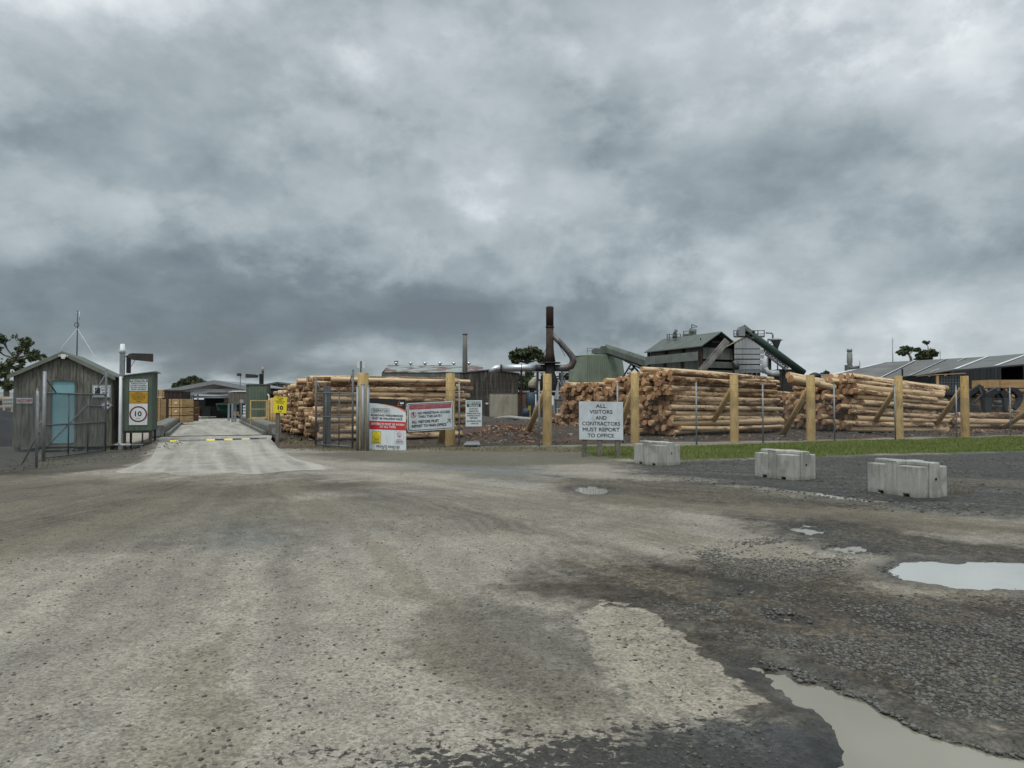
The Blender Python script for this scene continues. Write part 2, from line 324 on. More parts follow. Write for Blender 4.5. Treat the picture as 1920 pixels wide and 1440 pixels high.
# ------------------------------------------------------------------ text
_tc = {}
def text2d(s, bold=.0):
    k = (s, bold)
    if k in _tc: return _tc[k]
    cu = bpy.data.curves.new('txt', 'FONT'); cu.body = s; cu.size = 1; cu.offset = bold; cu.resolution_u = 3
    ob = bpy.data.objects.new('txt', cu); me = bpy.data.meshes.new_from_object(ob)
    vs = np.array([v.co[:2] for v in me.vertices]); fs = [tuple(p.vertices) for p in me.polygons]
    bpy.data.objects.remove(ob); bpy.data.meshes.remove(me); bpy.data.curves.remove(cu)
    vs -= vs.min(0); _tc[k] = (vs, fs, vs.max(0)); return _tc[k]
class Sign:
    """flat panel with its own 2D frame: u to the right, v up, w out of the face (metres)"""
    def __init__(s, name, TL, TR, BL, label, cat='sign', thick=.012, mat_=None, rnd=0, group=None, back=None):
        TL, TR, BL = Vector(TL), Vector(TR), Vector(BL); s.W = (TR - TL).length; s.H = (TL - BL).length
        s.U = (TR - TL).normalized(); s.V = (TL - BL).normalized(); s.N = s.U.cross(s.V).normalized(); s.O = BL
        s.root = thing(name, BL + s.U * s.W / 2, label, cat, group)
        mb = MB(); w, h = s.W, s.H
        pts = s.rrect(0, 0, w, h, rnd) if rnd else [(0, 0), (w, 0), (w, h), (0, h)]
        mb.prism([s.at(u, v, -thick) for u, v in reversed(pts)][::-1], s.N * thick)
        mb.build('panel', mat_ or M_signwhite, s.root); s.layer = {}
    def at(s, u, v, w=0): return s.O + s.U * u + s.V * v + s.N * w
    def rrect(s, x0, y0, x1, y1, r, n=5):
        o = []
        for cx, cy, a in ((x1 - r, y0 + r, -90), (x1 - r, y1 - r, 0), (x0 + r, y1 - r, 90), (x0 + r, y0 + r, 180)):
            for k in range(n + 1): t = R(a + 90 * k / n); o.append((cx + r * math.cos(t), cy + r * math.sin(t)))
        return o
    def mb(s, key): return s.layer.setdefault(key, MB())
    def poly(s, key, pts, w=.003): s.mb(key).add([s.at(u, v, w) for u, v in pts], [tuple(range(len(pts)))])
    def rect(s, key, x0, y0, x1, y1, w=.003, r=0): s.poly(key, s.rrect(x0, y0, x1, y1, r) if r else [(x0, y0), (x1, y0), (x1, y1), (x0, y1)], w)
    def frame(s, key, x0, y0, x1, y1, t, r=0, w=.0045):
        a = s.rrect(x0, y0, x1, y1, max(r, .001)); b = s.rrect(x0 + t, y0 + t, x1 - t, y1 - t, max(r - t, .0008)); n = len(a)
        s.mb(key).add([s.at(u, v, w) for u, v in a + b], [(i, (i + 1) % n, n + (i + 1) % n, n + i) for i in range(n)])
    def ring(s, key, cx, cy, r0, r1, w=.0045, n=40, sy=1):
        a = [(cx + r * math.cos(2 * math.pi * k / n), cy + sy * r * math.sin(2 * math.pi * k / n)) for r in (r1, r0) for k in range(n)]
        s.mb(key).add([s.at(u, v, w) for u, v in a], [(i, (i + 1) % n, n + (i + 1) % n, n + i) for i in range(n)])
    def line(s, key, x0, y0, x1, y1, t, w=.0055):
        d = Vector((x1 - x0, y1 - y0)).normalized(); q = Vector((-d.y, d.x)) * t / 2
        s.poly(key, [(x0 + q.x, y0 + q.y), (x0 - q.x, y0 - q.y), (x1 - q.x, y1 - q.y), (x1 + q.x, y1 + q.y)][::-1], w)
    def text(s, key, txt, cx, cy, h, wid=None, bold=.012, w=.0065, left=None):
        if 'M' in txt and bold > 0:      # the built-in M folds over itself when thickened: thicken it with shifted copies instead
            vs, fs, ext = text2d(txt, 0); cap = text2d('H', 0)[2][1]; sy = h / (cap + 2 * bold); sx = (wid / (ext[0] + 2 * bold)) if wid else sy
            x0 = left if left is not None else cx - (ext[0] + 2 * bold) * sx / 2
            for k_, (ox, oy) in enumerate(((0, 0), (-1, -1), (1, -1), (1, 1), (-1, 1))):
                s.mb(key).add([s.at(x0 + (a + bold * (1 + ox)) * sx, cy - h / 2 + (b + bold * (1 + oy)) * sy, w + .0003 * k_) for a, b in vs], fs)
            return
        vs, fs, ext = text2d(txt, bold); cap = text2d('H', bold)[2][1]
        sy = h / cap; sx = (wid / ext[0]) if wid else sy
        x0 = left if left is not None else cx - ext[0] * sx / 2
        s.mb(key).add([s.at(x0 + a * sx, cy - h / 2 + b * sy, w) for a, b in vs], fs)
    def done(s, spec):
        for key, (nm, m_) in spec.items():
            if key in s.layer: s.layer[key].build(nm, m_, s.root)
# ------------------------------------------------------------------ numpy noise
def hash2(ix, iy, seed):
    h = (ix.astype(np.int64) * 374761393 + iy.astype(np.int64) * 668265263 + seed * 974711) & 0x7fffffff
    h = ((h ^ (h >> 13)) * 1274126177) & 0x7fffffff
    return ((h ^ (h >> 16)) & 0xffff) / 65535.
def vnoise(x, y, seed=0):
    ix = np.floor(x); iy = np.floor(y); fx = x - ix; fy = y - iy; fx = fx * fx * (3 - 2 * fx); fy = fy * fy * (3 - 2 * fy)
    a = hash2(ix, iy, seed); b = hash2(ix + 1, iy, seed); c = hash2(ix, iy + 1, seed); d = hash2(ix + 1, iy + 1, seed)
    return (a * (1 - fx) + b * fx) * (1 - fy) + (c * (1 - fx) + d * fx) * fy
def fbm(x, y, sc, oct=4, seed=0):
    x = np.asarray(x, float) * sc; y = np.asarray(y, float) * sc; s = 0; a = .5; t = 0
    for i in range(oct): s = s + a * vnoise(x, y, seed + i * 17); t += a; a *= .5; x = x * 2.03; y = y * 2.03
    return s / t
def sst(v, a, b):
    t = np.clip((np.asarray(v, float) - a) / (b - a), 0, 1); return t * t * (3 - 2 * t)
def poly_sd(x, y, poly):
    """signed distance, positive inside"""
    d = np.full(x.shape, 1e9); ins = np.zeros(x.shape, bool); n = len(poly)
    for i in range(n):
        ax, ay = poly[i]; bx, by = poly[(i + 1) % n]; ex, ey = bx - ax, by - ay
        t = np.clip(((x - ax) * ex + (y - ay) * ey) / (ex * ex + ey * ey + 1e-12), 0, 1)
        d = np.minimum(d, (x - ax - t * ex) ** 2 + (y - ay - t * ey) ** 2)
        c = ((ay > y) != (by > y)) & (x < (bx - ax) * (y - ay) / (by - ay + 1e-12) + ax); ins ^= c
    d = np.sqrt(d); return np.where(ins, d, -d)
def line_d(x, y, pts):
    d = np.full(x.shape, 1e9)
    for (ax, ay), (bx, by) in zip(pts[:-1], pts[1:]):
        ex, ey = bx - ax, by - ay
        t = np.clip(((x - ax) * ex + (y - ay) * ey) / (ex * ex + ey * ey + 1e-12), 0, 1)
        d = np.minimum(d, (x - ax - t * ex) ** 2 + (y - ay - t * ey) ** 2)
    return np.sqrt(d)
def GP(pts): return [tuple(G(a, b)[:2]) for a, b in pts]
# ------------------------------------------------------------------ terrain
def ramp_z(Y): return .28 * sst(Y, 17.3, 28.0)
PUD = [GP([(1668, 1072), (1700, 1056), (1790, 1051), (1925, 1056), (2100, 1066), (2100, 1108), (1900, 1106), (1790, 1098), (1700, 1086)]),
       GP([(1412, 1248), (1462, 1262), (1560, 1300), (1700, 1345), (1830, 1385), (1960, 1420), (2150, 1500), (2000, 1620), (1720, 1500), (1600, 1420), (1520, 1345), (1450, 1275)]),
       GP([(1075, 914), (1110, 910), (1152, 916), (1145, 925), (1095, 925)]),
       GP([(1490, 990), (1515, 985), (1543, 991), (1535, 1000), (1503, 998)]),
       GP([(1568, 1026), (1600, 1021), (1648, 1026), (1630, 1035), (1590, 1033)]),
       GP([(1315, 907), (1380, 905), (1460, 912), (1560, 924), (1640, 936), (1800, 938), (1640, 942), (1500, 926), (1390, 914)]),
       GP([(1445, 1146), (1480, 1150), (1532, 1168), (1515, 1172), (1465, 1160)]),
       GP([(1340, 1102), (1368, 1098), (1395, 1106), (1375, 1112), (1352, 1110)])]
def terrain(x, y):
    x = np.asarray(x, float); y = np.asarray(y, float)
    yy = np.maximum(y, .5); t = x / yy
    m = (1 - sst(t, -.355, -.325)) * (1 - (1 - sst(t, -.53, -.49)) * (1 - sst(y, 31, 37)))
    z = ramp_z(y) * m * (y > 0)
    far = sst(y, 27.5, 31) 
    z = z + far * (1 - sst(y, 300, 600)) * (.22 * (fbm(x, y, .35, 3, 5) - .35) * (1 - m) * sst(x, -6, -3))
    bump = sst(t, -.06, -.02) * (1 - sst(t, .09, .13)) * sst(y, 29, 33) * (1 - sst(y, 60, 72))
    z = z + bump * (.65 * fbm(x, y, .22, 3, 9) - .05)
    near = (1 - sst(y, 22, 27))
    z = z + near * (.05 * (fbm(x, y, .35, 3, 21) - .5))
    g = 1 - sst(y, 9, 15)
    z = z + g * (.016 * (fbm(x, y, 3.1, 3, 31) - .5) + .007 * (fbm(x, y, 14, 2, 37) - .5))
    return z
def tz(x, y): return float(terrain(np.array([x]), np.array([y]))[0])
# puddle field
def pud_field(x, y):
    f = np.full(np.shape(x), -9.)
    wob = (fbm(x, y, 2.2, 4, 77) - .5) + .22 * (fbm(x, y, 13, 3, 79) - .5)
    for i, p in enumerate(PUD):
        s = poly_sd(x, y, p) + wob * (.5 if i < 2 else .35 if i in (5,) else .3)
        if i > 1: s = s + (.03 if i in (2, 3, 4) else -.03) + .55 * (fbm(x, y, 9, 3, 78) - .5) * (i in (2, 3, 4))
        f = np.maximum(f, s)
    return f
POLY = {}
def region(name, pts): POLY[name] = GP(pts)
# albedo patches: (pixel outline on the ground, colour, softness m, noise m, strength)
PATCH = [
 ([(-400, 860), (300, 900), (700, 905), (560, 940), (420, 960), (100, 1010), (-400, 1080)], (.132, .114, .083), 1.2, 2.0, .9),
 ([(-200, 920), (120, 905), (230, 930), (120, 955), (-200, 965)], (.105, .09, .07), .6, 1.4, .6),
 ([(390, 975), (470, 965), (500, 985), (560, 1010), (470, 1040), (400, 1020)], (.135, .14, .135), .5, .9, .7),
 ([(840, 862), (1010, 866), (1040, 905), (960, 910), (820, 880)], (.125, .128, .122), .8, 1.2, .8),
 ([(560, 850), (700, 846), (1100, 842), (1200, 870), (900, 874), (640, 866)], (.115, .100, .072), .6, 1.0, .9),
 ([(-300, 885), (80, 893), (225, 880), (283, 858), (303, 834), (240, 828), (150, 836), (-300, 850)], (.082, .072, .057), .35, .8, .95),
 ([(1180, 866), (1500, 856), (2000, 842), (2600, 850), (2600, 1000), (1920, 975), (1640, 950), (1480, 925), (1320, 905), (1180, 890)], (.052, .050, .046), .8, 1.2, .97),
 ([(1040, 900), (1250, 905), (1480, 925), (1700, 960), (2100, 1000), (2100, 1025), (1500, 985), (1200, 955), (1060, 940)], (.118, .096, .068), .5, 1.0, .85),
 ([(1000, 890), (1400, 910), (1600, 950), (1350, 945), (1100, 915)], (.055, .048, .038), .35, .8, .8),
 ([(1330, 960), (1560, 975), (1800, 1010), (2200, 1040), (2200, 1075), (1700, 1050), (1450, 1010)], (.050, .043, .034), .4, .8, .88),
 ([(1080, 1060), (1300, 1050), (1600, 1070), (1700, 1110), (2100, 1110), (2300, 1300), (2300, 1480), (1920, 1400), (1700, 1340), (1420, 1240), (1260, 1170), (1120, 1110)], (.054, .045, .033), .5, 1.0, .97),
 ([(1560, 1120), (1800, 1135), (2200, 1200), (2300, 1330), (1900, 1300), (1700, 1230), (1540, 1160)], (.040, .030, .021), .3, .6, .92),
 ([(1000, 1080), (1250, 1100), (1330, 1190), (1420, 1250), (1560, 1340), (1700, 1480), (1500, 1500), (1400, 1350), (1280, 1230), (1080, 1130), (940, 1100)], (.058, .048, .035), .35, .7, .88),
 ([(820, 1130), (1050, 1150), (1130, 1250), (1190, 1340), (1000, 1370), (900, 1290), (800, 1200)], (.110, .100, .080), .35, 1.0, .75),
 ([(1075, 1155), (1130, 1128), (1220, 1140), (1290, 1190), (1345, 1240), (1400, 1290), (1440, 1322), (1370, 1335), (1270, 1350), (1190, 1335), (1140, 1270), (1100, 1210)], (.335, .292, .218), .03, .20, .95),
 ([(760, 1385), (900, 1362), (1100, 1352), (1250, 1345), (1420, 1350), (1560, 1430), (1700, 1600), (700, 1600), (560, 1480)], (.024, .022, .019), .04, .30, .92),
 ([(-600, 980), (0, 940), (500, 925), (1000, 930), (1250, 960), (1150, 1010), (700, 985), (300, 1010), (0, 1060), (-600, 1200)], (.150, .132, .098), 1.0, 1.6, .6),
 ([(480, 1405), (700, 1382), (860, 1375), (900, 1420), (640, 1450), (470, 1440)], (.075, .072, .064), .01, .22, .80),
 ([(380, 1460), (700, 1440), (900, 1500), (500, 1600)], (.075, .072, .064), .01, .22, .7),
 ([(1200, 1370), (1420, 1345), (1560, 1370), (1640, 1450), (1400, 1560), (1150, 1500)], (.056, .056, .054), .10, .25, .88),
]
TRACKS = [([(1560, 1500), (1250, 1170), (1020, 1010), (820, 940), (520, 890), (440, 850)], .9, .7), ([(1900, 1210), (1500, 1075), (1150, 985), (850, 925), (540, 884)], .8, .75),
          ([(2100, 1080), (1600, 965), (1200, 920), (900, 890), (600, 880)], .7, .8), ([(-100, 1010), (200, 945), (360, 905), (410, 850)], .9, .72),
          ([(-100, 930), (150, 910), (330, 885), (370, 850)], .7, .7), ([(560, 1030), (470, 930), (420, 885), (390, 850)], .6, .8),
          ([(-100, 1120), (300, 1000), (460, 930), (470, 870)], .5, 1.12), ([(60, 1500), (380, 1200), (520, 1020), (520, 900)], .6, 1.12),
          ([(430, 1350), (520, 1130), (560, 1000), (500, 890)], .35, .86), ([(1010, 1440), (900, 1150), (760, 980), (560, 880)], .6, .84),
          ([(1500, 1130), (1400, 1105), (1230, 1050), (1100, 1010)], .25, .6), ([(1800, 1300), (1620, 1190), (1430, 1120), (1200, 1060)], .25, .62)]
def build_ground():
    rows = [-80, -20, -3, .6, 1.4]
    y = 1.9
    while y < 60: rows.append(y); y *= 1.0075
    while y < 4500: rows.append(y); y *= 1.06
    rows = np.array(rows); nc = 440; tt = np.linspace(-1, 1, nc)
    Wd = np.where(rows < 1.5, np.maximum(4, 6 - 1.6 * rows), rows * 1.02 + 1.2)
    Wd = np.where(rows > 80, Wd * 1.6, Wd)
    X = tt[None, :] * Wd[:, None]; Yy = np.repeat(rows[:, None], nc, 1)
    x = X.ravel(); y = Yy.ravel(); z = terrain(x, y)
    pf = pud_field(x, y)
    basin = sst(pf, -.18, .22); z = z * (1 - sst(pf, -.5, -.1)) + sst(pf, -.5, -.1) * .3 * z - .055 * basin + sst(pf, -.45, -.1) * .012
    # flint of the road: colour
    n1 = fbm(x, y, .18, 4, 1); n2 = fbm(x, y, .9, 4, 2); n3 = fbm(x, y, 5, 3, 3)
    base = np.array([.285, .252, .203])
    col = np.repeat(base[None, :], len(x), 0)
    col *= (.80 + .28 * n1 + .30 * (n2 - .35) + .25 * (n3 - .5))[:, None]
    gr = sst(fbm(x, y, .45, 4, 8), .50, .68)[:, None] * .36
    col = col * (1 - gr) + gr * np.array([.150, .148, .134]) 
    wx = (fbm(x, y, 1.1, 4, 51) - .5); wx2 = (fbm(x, y, 7, 3, 52) - .5); wx3 = (fbm(x, y * 1.6, 11, 3, 53) - .5); crack = np.zeros(len(x)); dkm = np.zeros(len(x))
    gravel = np.zeros(len(x)); wet = np.zeros(len(x))
    for i, (pts, c, soft, nz, k) in enumerate(PATCH):
        sd_ = poly_sd(x, y, GP(pts)) + wx * nz + wx2 * nz * .7 + (wx3 * 1.3 * (i in (15, 17, 18)) + wx3 * .35 * (i in (12, 13, 14, 19)))
        if i in (14, 15, 17, 18):
            q_ = poly_sd(x, y, GP(pts)) + wx * nz * .5; q_ = sst(q_, -.45 if i != 14 else -.16, .55 if i != 14 else .20)
            if i == 14: crack = q_
            else: dkm = np.maximum(dkm, q_ * (.80 if i == 15 else .58)); wet = np.maximum(wet, q_ * .5)
            continue
        w = sst(sd_, -soft, soft) * k; c = np.array(c)
        tex = (.85 + .3 * n2 + .3 * (n3 - .5))[:, None]
        col = col * (1 - w[:, None]) + w[:, None] * c * tex
        if i in (6, 9, 10, 8): gravel = np.maximum(gravel, w)
        if i in (15, 17, 18, 19, 11): wet = np.maximum(wet, w * (1 if i in (15, 19) else .6))
    for pts, wd, k in TRACKS:
        d = line_d(x + .35 * wx, y + .35 * wx, GP(pts)); st_ = fbm(x, y, 1.6, 3, 61)
        w = (1 - sst(d, wd * .25, wd)) * sst(st_, .25, .6) * (.75 + .5 * np.sin(d * 38) * (wd > .55))
        col *= (1 + (k - 1) * w)[:, None]
    # wheel-worn streaks, all drawn towards the foot of the ramp
    gx, gy = G(455, 868)[:2]; ph = np.arctan2(x - gx, gy - y + 1.5); rr = np.hypot(x - gx, gy - y + 1.5); s1 = fbm(ph * 26 + 1.2 * wx, rr * .10 + .6 * wx, 1, 4, 81); s2 = fbm(ph * 75, rr * .22, 1, 3, 82)
    inr = sst(gy - y, -1, 2); col *= (1 + inr * (.55 * (s1 - .5) + .26 * (s2 - .5)))[:, None]
    bw = (sst(s1, .52, .68) * inr * .45)[:, None]; col = col * (1 - bw) + bw * np.array([.128, .104, .072])
    # yard behind the fence: dark earth and bark
    fl = np.interp(x, [-6, 1.4, 22, 60], [25.6, 27.6, 34.8, 47])
    yd = sst(y - fl + wx * .6, -.3, .4) * sst(x / np.maximum(y, 1), -.36, -.31) * (1 - sst(y, 500, 900))
    earth = np.array([.052, .044, .036]) * (.7 + .8 * n3[:, None] ) ; bark = sst(fbm(x, y, 1.3, 4, 71), .5, .62)[:, None]
    earth = earth * (1 - bark * .5) + bark * .5 * np.array([.135, .065, .035])
    col = col * (1 - yd[:, None]) + yd[:, None] * earth
    # weedy verge in front of the gate and the signs
    vg = poly_sd(x, y, GP([(515, 826), (600, 846), (900, 846), (1190, 848), (1190, 836), (900, 837), (600, 832), (520, 815)])) + wx * .8
    vw = sst(vg, -.3, .4)[:, None] * .75; col = col * (1 - vw) + vw * np.array([.115, .10, .062]) * (.6 + .8 * n3[:, None])
    # left yard behind the mesh gate
    lw = (sst(-x / np.maximum(y, 1), .53, .56) * sst(y, 22.5, 24))[:, None] * .85
    col = col * (1 - lw) + lw * np.array([.085, .078, .066]) * (.7 + .7 * n3[:, None])
    # soil under the grass strip
    gp = poly_sd(x, y, GRASS) + wx * .9; gw = sst(gp, -.35, .25)[:, None]
    col = col * (1 - gw) + gw * np.array([.07, .085, .028]) * (.6 + .8 * n3[:, None])
    # damp rims
    rim = sst(pf, -.35, -.02)[:, None]; col = col * (1 - rim * .55); wet = np.maximum(wet, rim[:, 0] * .9)
    col = np.clip(col, .012, .9)
    nr, n = len(rows), nc
    idx = np.arange(nr * n).reshape(nr, n)
    f = np.stack([idx[:-1, :-1], idx[:-1, 1:], idx[1:, 1:], idx[1:, :-1]], -1).reshape(-1, 4)
    me = bpy.data.meshes.new('ground'); me.vertices.add(len(x)); me.vertices.foreach_set('co', np.stack([x, y, z], -1).ravel())
    me.loops.add(f.size); me.loops.foreach_set('vertex_index', f.ravel())
    me.polygons.add(len(f)); me.polygons.foreach_set('loop_start', np.arange(0, f.size, 4)); me.polygons.foreach_set('loop_total', np.full(len(f), 4))
    me.polygons.foreach_set('use_smooth', np.ones(len(f), bool)); me.update(calc_edges=True)
    a = me.attributes.new('alb', 'FLOAT_COLOR', 'POINT'); a.data.foreach_set('color', np.concatenate([col, np.ones((len(x), 1))], 1).ravel())
    a = me.attributes.new('msk', 'FLOAT_COLOR', 'POINT'); a.data.foreach_set('color', np.stack([gravel, wet, crack, np.ones(len(x))], -1).ravel())
    a = me.attributes.new('dkm', 'FLOAT', 'POINT'); a.data.foreach_set('value', dkm)
    m, t, b = new_mat('ground_gravel'); co = t.n.new('ShaderNodeTexCoord').outputs['Object']
    alb = t.attr('alb'); mk = t.sep(t.attr('msk', 'Vector')); gv, wt, ck = mk[0], mk[1], mk[2]
    f1 = t.noise(co, 55, 3, .6); f2 = t.noise(co, 14, 5, .65); f3 = t.vor(co, 26, 'F1', 0); cellc = t.vor(co, 64, 'F1', 1); c26 = t.sep(t.vor(co, 26, 'F1', 1))[0]
    cs = t.sep(cellc)[0]; c2 = t.sep(t.vor(co, 19, 'F1', 1))[1]; e2 = t.vor(co, 19, 'DISTANCE_TO_EDGE', 0)
    f0 = t.noise(co, 3.2, 5, .62, .4)
    f9 = t.noise(co, 130, 2, .6); k = t.m('ADD', t.mapr(f2, .32, .68, .88, 1.12), t.m('ADD', t.m('MULTIPLY', t.m('SUBTRACT', f9, .5), .8), t.m('MULTIPLY', t.m('SUBTRACT', cs, .5), .62)))
    k = t.m('MULTIPLY', k, t.mapr(f0, .3, .7, .92, 1.07))
    speck = t.m('MULTIPLY', t.m('MULTIPLY', t.m('GREATER_THAN', c26, .80), t.m('LESS_THAN', f3, .36)), -.34); k = t.m('ADD', k, speck)
    stone = t.m('MULTIPLY', t.m('MULTIPLY', t.m('SUBTRACT', t.mapr(c2, 0, 1, .55, 2.2), 1), gv), t.mapr(e2, .0, .09, 0, 1)); k = t.m('ADD', k, t.m('MULTIPLY', stone, .7))
    dn = t.noise(t.vm('MULTIPLY', co, (1, 1.25, 1)), 17, 6, .66, .3); dn2 = t.noise(co, 3.4, 3, .5)
    dkf = t.mapr(t.m('ADD', t.attr('dkm', 'Fac'), t.m('ADD', t.m('MULTIPLY', t.m('SUBTRACT', dn, .5), 1.9), t.m('MULTIPLY', t.m('SUBTRACT', dn2, .5), .8))), .50, .60, 0, .93)
    cp = t.vm('ADD', co, t.comb(t.m('MULTIPLY', f2, .08), t.m('MULTIPLY', f0, .1), 0)); cr9 = t.sep(t.vor(cp, 9, 'F1', 1))[1]
    tnf = t.mapr(t.m('ADD', ck, t.m('ADD', t.m('MULTIPLY', t.m('SUBTRACT', cr9, .5), .55), t.m('MULTIPLY', t.m('SUBTRACT', dn, .5), .5))), .44, .54, 0, .96)
    alb = t.mix(dkf, alb, (.032, .030, .026)); alb = t.mix(t.m('MULTIPLY', tnf, t.mapr(dn2, .35, .65, .62, .95)), alb, (.290, .254, .198))
    ce = t.vor(t.vm('ADD', co, t.comb(t.m('MULTIPLY', f2, .08), t.m('MULTIPLY', f0, .1), 0)), 9, 'DISTANCE_TO_EDGE', 0)
    cn = t.noise(co, 2.5, 3, .5); k = t.m('SUBTRACT', k, t.m('MULTIPLY', t.m('MULTIPLY', ck, t.mapr(ce, .0, .035, .62, 0)), t.mapr(cn, .45, .62)))
    col_ = t.mix(1, alb, t.comb(k, k, k), 'MULTIPLY'); t.l.new(col_, b.inputs['Base Color'])
    t.l.new(t.m('SUBTRACT', .92, t.m('MULTIPLY', wt, .55)), b.inputs['Roughness']); b.inputs['Specular IOR Level'].default_value = .25
    h = t.m('ADD', t.m('MULTIPLY', f2, 1.), t.m('ADD', t.m('MULTIPLY', f1, .35), t.m('MULTIPLY', cs, .35)))
    h = t.m('ADD', h, t.m('MULTIPLY', t.mapr(e2, 0, .2), t.m('MULTIPLY', gv, .9)))
    t.l.new(t.bump(h, .8, .018), b.inputs['Normal'])
    me.materials.append(m); o = bpy.data.objects.new('ground', me); COL.objects.link(o); o['kind'] = 'structure'; return o
GRASS = GP([(1085, 838), (1190, 838), (1380, 834), (1560, 829), (1700, 825), (1920, 821), (2300, 812), (2300, 836), (1920, 846), (1700, 850), (1500, 856), (1290, 863), (1180, 862), (1110, 852)])
build_ground()
# ------------------------------------------------------------------ puddles: water sheets lying in the hollows
def mat_water():
    m, t, b = new_mat('muddy_water'); co = t.n.new('ShaderNodeTexCoord').outputs['Object']
    n = t.noise(co, 1.2, 4, .5); c = t.mix(t.mapr(n, .3, .7), (.235, .213, .165), (.19, .173, .135)); t.l.new(c, b.inputs['Base Color'])
    b.inputs['Roughness'].default_value = .04; b.inputs['IOR'].default_value = 1.33; b.inputs['Specular IOR Level'].default_value = .7
    w = t.noise(t.vm('MULTIPLY', co, (1, 2.2, 1)), 16, 3, .5); t.l.new(t.bump(w, .035, .01), b.inputs['Normal']); return m
M_water = mat_water()
M_water2 = mat_water(); M_water2.name = 'water_painted_reflection'; _b = M_water2.node_tree.nodes['Principled BSDF']; _b.inputs['IOR'].default_value = 1.6
for _n in M_water2.node_tree.nodes:
    if _n.type == 'MIX': _n.inputs[6].default_value = (.44, .43, .40, 1); _n.inputs[7].default_value = (.38, .37, .34, 1)  # pale base colour stands in for the brighter sky's reflection
for i, p in enumerate(PUD):
    cx = sum(q[0] for q in p) / len(p); cy = sum(q[1] for q in p) / len(p); g = 1.35 if i < 2 else 1.25
    zz = tz(cx, cy) * .3 - .018 if i < 2 else tz(cx, cy) * .3 - .022
    mb = MB(); pts = []
    for q in p: dx, dy = q[0] - cx, q[1] - cy; L = math.hypot(dx, dy); e = (L + .3) / L; pts.append((cx + dx * e, cy + dy * e, zz))
    mb.add(pts, [tuple(range(len(pts)))][::1]); o = mb.build('puddle', M_water2 if i == 0 else M_water, None, kind='structure')
# ------------------------------------------------------------------ loose stones
def scatter_stones(name, n, box, dens, smin, smax, mat_, seed, kind='stuff', flat=.6, zoff=.25):
    r = np.random.default_rng(seed)
    ico = np.array([(0, 0, 1), (.89, 0, .45), (.28, .85, .45), (-.72, .53, .45), (-.72, -.53, .45), (.28, -.85, .45), (.72, .53, -.45), (-.28, .85, -.45), (-.89, 0, -.45), (-.28, -.85, -.45), (.72, -.53, -.45), (0, 0, -1)])
    icf = np.array([(0, 1, 2), (0, 2, 3), (0, 3, 4), (0, 4, 5), (0, 5, 1), (1, 6, 2), (2, 7, 3), (3, 8, 4), (4, 9, 5), (5, 10, 1), (2, 6, 7), (3, 7, 8), (4, 8, 9), (5, 9, 10), (1, 10, 6), (11, 7, 6), (11, 8, 7), (11, 9, 8), (11, 10, 9), (11, 6, 10)])
    P_ = []
    y0, y1 = box[1], box[3]
    u = r.random(n * 6); y = y0 * (y1 / y0) ** u if y0 > 0 else y0 + (y1 - y0) * u
    x = box[0] + (box[2] - box[0]) * r.random(n * 6)
    k = r.random(n * 6) < dens(x, y); x = x[k][:n]; y = y[k][:n]; n = len(x)
    z = terrain(x, y); s = smin + (smax - smin) * r.random(n) ** 2.2
    sc = np.stack([s * (.7 + .6 * r.random(n)), s * (.7 + .6 * r.random(n)), s * flat * (.6 + .5 * r.random(n))], -1)
    a = r.random(n) * 6.28; V = ico[None] * (1 + .35 * (r.random((n, 12, 1)) - .5)) * sc[:, None, :]
    ca, sa = np.cos(a)[:, None], np.sin(a)[:, None]
    vx = V[:, :, 0] * ca - V[:, :, 1] * sa; vy = V[:, :, 0] * sa + V[:, :, 1] * ca
    V = np.stack([vx + x[:, None], vy + y[:, None], V[:, :, 2] + (z + sc[:, 2] * zoff)[:, None]], -1)
    F_ = (icf[None] + (np.arange(n) * 12)[:, None, None]).reshape(-1, 3)
    me = bpy.data.meshes.new(name); me.vertices.add(n * 12); me.vertices.foreach_set('co', V.ravel())
    me.loops.add(F_.size); me.loops.foreach_set('vertex_index', F_.ravel()); me.polygons.add(len(F_))
    me.polygons.foreach_set('loop_start', np.arange(0, F_.size, 3)); me.polygons.foreach_set('loop_total', np.full(len(F_), 3)); me.update(calc_edges=True)
    a_ = me.attributes.new('rnd', 'FLOAT', 'POINT'); a_.data.foreach_set('value', np.repeat(r.random(n), 12))
    me.materials.append(mat_); o = bpy.data.objects.new(name, me); COL.objects.link(o); o['kind'] = kind; return o
def mat_rnd(name, c1, c2, rough=.85, c3=None):
    m, t, b = new_mat(name); rn = t.attr('rnd', 'Fac'); c = t.mix(rn, c1, c2)
    if c3: c = t.mix(t.m('GREATER_THAN', rn, .85), c, c3)
    t.l.new(c, b.inputs['Base Color']); b.inputs['Roughness'].default_value = rough; b.inputs['Specular IOR Level'].default_value = .3; return m
M_stone = mat_rnd('crushed_rock', (.042, .039, .034), (.150, .143, .126)); M_stonedk = mat_rnd('dark_pebbles', (.05, .048, .044), (.12, .115, .10))
GRV = [GP([(1180, 1080), (1400, 1085), (1700, 1112), (2300, 1110), (2300, 1480), (1900, 1385), (1640, 1300), (1440, 1240), (1330, 1180), (1200, 1120)]),
       GP([(1250, 1030), (1500, 1000), (1700, 1040), (1660, 1110), (1400, 1100)])]
RIB = GP([(1400, 1225), (1470, 1215), (1700, 1300), (1960, 1400), (2300, 1530), (2300, 1600), (1930, 1425), (1700, 1352), (1560, 1308), (1430, 1250)])
